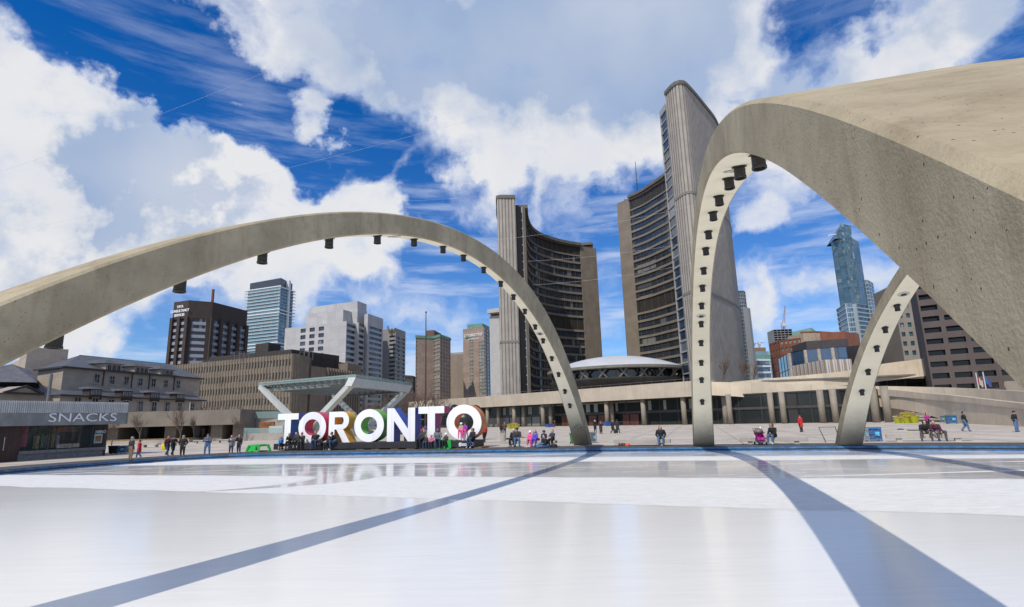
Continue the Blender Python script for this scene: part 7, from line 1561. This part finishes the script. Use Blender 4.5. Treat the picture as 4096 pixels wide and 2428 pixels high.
onbench(z3, 425, 1098, 1.80, 20, 'lap', CHAR, JEAN, SK, ('beanie', BLK), 'man in black jacket, black cap and jeans on the crowded bench', B=b_l, skates=1)
onbench(z3, 547, 1098, 1.32, 0, 'lap', PINK, PINK, PINK, ('helmet', WHT), 'child all in pink with white helmet on the crowded bench', B=b_l, child=True)
onbench(z3, 594, 1098, 1.42, 0, 'lap', (.10, .07, .48), (.13, .06, .42), PUR, ('long', HB), 'child in violet blue snowsuit with long dark hair', B=b_l, child=True, collar=(.1, .5, .5))
onbench(z3, 692, 1090, 1.34, 10, 'lap', NAVY, NAVY, SK, ('helmet', NAVY), 'boy in navy jacket with patterned dark helmet', B=b_l, child=True)
onbench(z3, 760, 1090, 1.42, -15, 'hug', NAVY, BLK, SK, ('short', HB), 'boy in navy jacket with bare dark hair on the bench end', B=b_l, child=True)
p = Gd(*z3(712, 1104)); person((p.x-.2, p.y, 0), 1.75, -75, 'ground', 'lap', BLK, JEAN, SK, ('short', HB), 'adult in black sitting on the ground lacing skates', lean=15)
stander(z3, 797, 900, 832, 20, 'stand', 'phone', BLK, (.20, .03, .03), BLK, ('short', HB), 'tiny figure in black by the wooden podium doors')
stander(z3, 1205, 946, 826, 5, 'stand', 'face', BLK, BLK, BLK, ('beanie', (.50, .46, .40)), 'woman in long black coat and cream hat raising a phone', coat=.18)
stander(z3, 1263, 967, 834, 10, 'stand', 'phone', CHAR, BLK, BLK, ('beanie', (.08, .07, .10)), 'woman in long black coat with dark cap holding a phone', coat=.22)
stander(z3, 1382, 961, 823, 100, 'walk', 'pocket', BLK, (.05, .06, .04), CHAR, ('short', (.25, .18, .14)), 'balding man in black coat walking right', coat=.12)
stander(z3, 1428, 957, 822, 115, 'walk', 'down', (.03, .028, .035), CHAR, (.35, .25, .22), ('hood', (.03, .028, .035)), 'walker in dark hooded coat beside the black rolling bag', coat=.14)
onbench(z3, 1867, 1085, 1.70, 4, 'pocket', BLK, JEAN, BLK, ('long', HBR), 'lone woman in black coat, jeans and black boots on a bench', B=b_c, turn=30, coat=.03)
onbench(z4, 1160, 1288, 1.72, -38, 'lap', BLK, JEAN, WHT, ('furhood', (.02, .02, .02)), 'woman in black fur hooded coat and jeans beside the stroller', B=b_m, lean=12, skin=1, coat=.03)
stander(z4, 1526, 1138, 931, -150, 'stand', 'down', RED, (.035, .025, .022), BLK, ('beanie', (.06, .06, .08)), 'person in bright red coat and grey cap standing alone', coat=.16)
stander(z5, 1262, 1092, 900, 20, 'stand', 'pocket', MAG, BLK, BLK, ('long', HB), 'woman in magenta jacket standing behind the right bench', collar=(.3, .25, .22))
onbench(z5, 1245, 1255, 1.74, 2, 'lap', BLK, (.085, .09, .10), SK, ('hood', BLK), 'slumped skater in black hoodie with grey trousers', B=b_r, lean=32, skates=1, spread=.13)
onbench(z5, 1430, 1255, 1.76, 18, 'lap', (.07, .012, .035), (.085, .09, .10), SK, ('short', HB), 'skater in maroon and black leaning against the black hoodie', B=b_r, lean=18, skates=1, side=-28, spread=.10)
stander(z5, 1712, 1131, 888, 60, 'walk', 'swing', BLK, JEAN, (.06, .04, .03), ('short', HB), 'man in black jacket and jeans walking by the ramp wall', skin=1)
stander(z5, 2328, 1137, 880, 25, 'stand', 'pocket', BLK, JEAN, (.05, .045, .04), ('beanie', BLK), 'person in black jacket and jeans near the right edge', spread=.085)
# ------------------------------------------------------------------ things people brought
def bag(zf, x0, x1, yt, yb, col, label, name='bag', cat='bag', z=0., depth=.3, soft=True, Y=None, strap=True):
    A, B = (Gd(*zf(x0, yb)), Gd(*zf(x1, yb))) if Y is None else (D(*zf(x0, yb), Y), D(*zf(x1, yb), Y))
    z = z if Y is None else A.z
    h = D(*zf((x0+x1)/2, yt), A.y).z-z; d = Vector((B.x-A.x, B.y-A.y, 0)); w = d.length; d.normalize(); nb = Vector((-d.y, d.x, 0)); r = thing(name, label, cat, (A.x, A.y, z))
    P = lambda s, k, zz_: Vector((A.x+d.x*s+nb.x*k, A.y+d.y*s+nb.y*k, z+zz_)); m = MB(); lay = [(0, .92), (.12, 1.), (.6, 1.), (.88, .86), (1., .55)] if soft else [(0, .98), (.03, 1.), (.97, 1.), (1., .98)]
    n_ = 12; rows = []
    for zz_, k in lay:
        for i in range(n_):
            a = 2*pi*i/n_; ca, sa_ = math.cos(a), math.sin(a); e = .55 if soft else .25; X = math.copysign(abs(ca)**e, ca)*w/2*k; Y_ = math.copysign(abs(sa_)**e, sa_)*depth/2*k; rows.append(P(w/2+X, depth/2+Y_, zz_*h))
    fs = [(j*n_+i, j*n_+(i+1) % n_, (j+1)*n_+(i+1) % n_, (j+1)*n_+i) for j in range(len(lay)-1) for i in range(n_)]+[tuple(range(n_-1, -1, -1)), tuple((len(lay)-1)*n_+i for i in range(n_))]
    m.add(rows, fs); m.build('body', pm(col), r, True)
    if strap: s = MB(); s.tube([P(w*.3, depth/2, h*.93), P(w*.36, depth/2, h*1.13), P(w*.62, depth/2, h*1.13), P(w*.7, depth/2, h*.93)], .014, 5); s.build('handle', pm(tuple(x*.6 for x in col)), r)
    return r, P, w, h
YL = Gd(*z1(1630, 1185)).y
bag(z1, 1607, 1655, 1066, 1122, (.72, .55, .0), 'bright yellow shopping bag carried by the person in maroon', 'shopping_bag', depth=.18, Y=YL-.25)
r, P, w, h = bag(z2, 412, 446, 1075, 1132, (.015, .015, .016), 'black upright suitcase before the man in charcoal', 'suitcase', 'suitcase', depth=.26, soft=False)
m = MB(); m.tube([P(w*.25, .13, h), P(w*.25, .13, h*1.22), P(w*.75, .13, h*1.22), P(w*.75, .13, h)], .012, 5); m.build('pull_handle', black, r)
r, P, w, h = bag(z3, 287, 343, 1020, 1058, (.014, .014, .015), 'black sports bag with small white mark at the left bench end', z=.45, depth=.28)
m = MB(); m.poly([P(w*.24, -.012, h*.42), P(w*.34, -.012, h*.30), P(w*.78, -.012, h*.62), P(w*.36, -.012, h*.42), P(w*.27, -.012, h*.50)]); m.build('white_mark', pm(WHT), r)
r, P, w, h = bag(z3, 465, 512, 997, 1052, (.02, .02, .022), 'black backpack with orange jacket draped on the bench', 'backpack', 'backpack', z=.45, depth=.3)
m = MB(); m.ball(P(w*.2, .05, h*.9), .15, 0, 10, 7, (1.1, .9, .6)); m.build('orange_jacket', pm((.65, .18, .02)), r, True)
A = Gd(*z3(638, 1092)); tag(MB().lathe([(.135, 0), (.145, .06), (.12, .14), (.06, .18), (.01, .19)], (A.x, A.y+.25, .455), 14).build('sports_helmet', mat('helmet_pink', (.62, .08, .30), .35, .3, 9), None, True), 'small pink helmet lying on the crowded bench', 'helmet')
def shoes_(zf, x, y, col, label, n_=2, s=1.):
    A = Gd(*zf(x, y)); r = thing('pair_of_shoes', label, 'shoes', tuple(A)); rr_ = random.Random(int(x))
    for k in range(n_):
        m = MB(); a = rr_.uniform(-.5, .5); o = Vector((k*.16*s, rr_.uniform(0, .1), 0)); c, si = math.cos(a), math.sin(a); capsule(m, A+o+Vector((0, 0, .055)), A+o+Vector((.2*s*c, .2*s*si, .045)), .05*s, .04*s, 8); m.tube([A+o+Vector((0, 0, .06)), A+o+Vector((0, 0, .17*s))], [.05*s, .055*s], 8); m.build('shoe', pm(col), r, True)
shoes_(z3, 478, 1103, (.55, .5, .5), 'pale shoes lying on the ground before the orange jacket', 3)
bag(z3, 748, 812, 1066, 1104, (.014, .014, .018), 'black bag on the ground right of the sitting adult', depth=.35)
bag(z3, 640, 664, 1066, 1098, (.016, .016, .016), 'small black bag on the ground left of the sitting adult', depth=.2)
shoes_(z3, 1445, 1088, (.12, .02, .02), 'red and black skates left on the ground left of the lone woman', 3, 1.2)
bag(z3, 1498, 1545, 1062, 1088, (.70, .10, .03), 'crumpled orange red plastic bag on the ground near the lone woman', 'plastic_bag', depth=.3, strap=False)
r, P, w, h = bag(z3, 1385, 1420, 918, 956, (.012, .012, .014), 'black rolling bag pulled beside the dark hooded walker', 'rolling_bag', 'bag', depth=.3, soft=False, strap=False)
m = MB(); m.tube([P(w*.6, .15, h), P(w*1.0, .15, h*1.6)], .015, 5); m.build('pull_handle', black, r)
r, P, w, h = bag(z5, 886, 970, 1097, 1180, (.03, .05, .12), 'navy blue backpack upright on the right bench', 'backpack', 'backpack', z=.45, depth=.3)
bag(z5, 1000, 1158, 1122, 1180, (.12, .12, .125), 'crumpled grey jacket heaped on the right bench', 'folded_jacket', 'jacket', z=.45, depth=.4, strap=False)
r, A0, d, nb = b_r; w = wallpt(*z5(1055, 1170), A0, A0+d); tag(MB().lathe([(.033, 0), (.033, .11), (.027, .125)], (w.x, w.y+.1, .452), 12).build('drink_can', mat('can_yellow', (.62, .55, .05), .35), None), 'small yellow drink can on the right bench', 'can')
# purple backpack on the walker
q = Vector(w8.location); m = MB(); c = q+Vector((0, -.17, 1.18)); m.ball(c, .2, 0, 12, 8, (.95, .6, 1.25)); tag(m.build('backpack', pm((.22, .06, .42)), None, True), 'purple backpack worn by the walker between the N and second T', 'backpack')
# handbag of the person in the red coat
A = Gd(*z4(1500, 1138)); zc_ = D(*z4(1500, 1018), A.y).z; r = thing('handbag', 'small black shoulder bag of the person in the red coat', 'bag', (A.x, A.y-.2, zc_-.15)); m = MB(); m.ball((A.x, A.y-.22, zc_), .16, 0, 12, 8, (1., .5, .85)); m.build('body', pm(BLK), r, True); m = MB(); m.tube([(A.x-.1, A.y-.2, zc_+.1), (A.x+.02, A.y-.12, zc_+.55)], .012, 5); m.build('strap', black, r)
# cup of the man in grey
A = Gd(*z1(2325, 1161)); zc_ = D(*z1(2327, 1022), A.y).z; tag(MB().lathe([(.03, 0), (.042, .12)], (A.x, A.y-.38, zc_-.06), 12).build('paper_cup', pm(WHT), None, True), 'white paper cup held by the man in grey coat', 'cup')
# stroller with child
A = Gd(*z4(1040, 1294)); st_ = thing('stroller', 'pink stroller with clear rain hood in front of the bench', 'stroller', tuple(A)); fb = mat('stroller_pink', (.70, .03, .36), .6, .35, 8); hd = mat('stroller_hood', (.16, .13, .12), .5, .35, 9)
q = lambda x, y, z: A+Vector((x, y, z))
m = MB(); m.add([q(-.22, .35, .35), q(.22, .35, .35), q(.22, -.15, .32), q(-.22, -.15, .32), q(-.24, .45, .95), q(.24, .45, .95), q(.22, -.18, .5), q(-.22, -.18, .5)], [(0, 1, 2, 3), (0, 4, 5, 1), (0, 3, 7, 4), (1, 5, 6, 2), (2, 6, 7, 3)]); m.build('seat', fb, st_)
m = MB(); m.lathe([(.30, 0), (.28, .14), (.2, .26), (.05, .32)], q(0, .2, .78), 14); m.build('hood', hd, st_, True)
m = MB()
for x in (-.24, .24): m.tube([q(x, -.28, .12), q(x, .1, .5), q(x, .55, 1.05)], .016, 6); m.tube([q(x, .45, .12), q(x, 0, .62)], .016, 6)
m.bar(q(-.24, .55, 1.05), q(.24, .55, 1.05), .03, .03); m.build('frame', black, st_)
for x in (-.24, .24):
    for y in (-.28, .45): m = MB(); m.bar(q(x-.03, y, .1), q(x+.03, y, .1), .2, .2); m.lathe([(.0, 0)], q(0, 0, 0), 3) if False else None; m.build('wheel', black, st_)
m = MB(); m.box(A.x-.2, A.x+.2, A.y-.1, A.y+.3, .14, .28); m.build('basket', mat('basket', (.10, .10, .11), .7, .4, 12), st_)
p = A+Vector((.28, .55, 0)); person((p.x, p.y, 0), 1.12, 40, 'stand', 'hug', (.30, .06, .18), PINK, WHT, ('beanie', WHT), 'small child in pink with white knit hat behind the stroller', child=True, coat=.1)
bag(z4, 955, 985, 1178, 1214, (.6, .6, .62), 'white plastic bag hung at the left of the stroller', 'plastic_bag', depth=.15, Y=A.y+.3, strap=False)
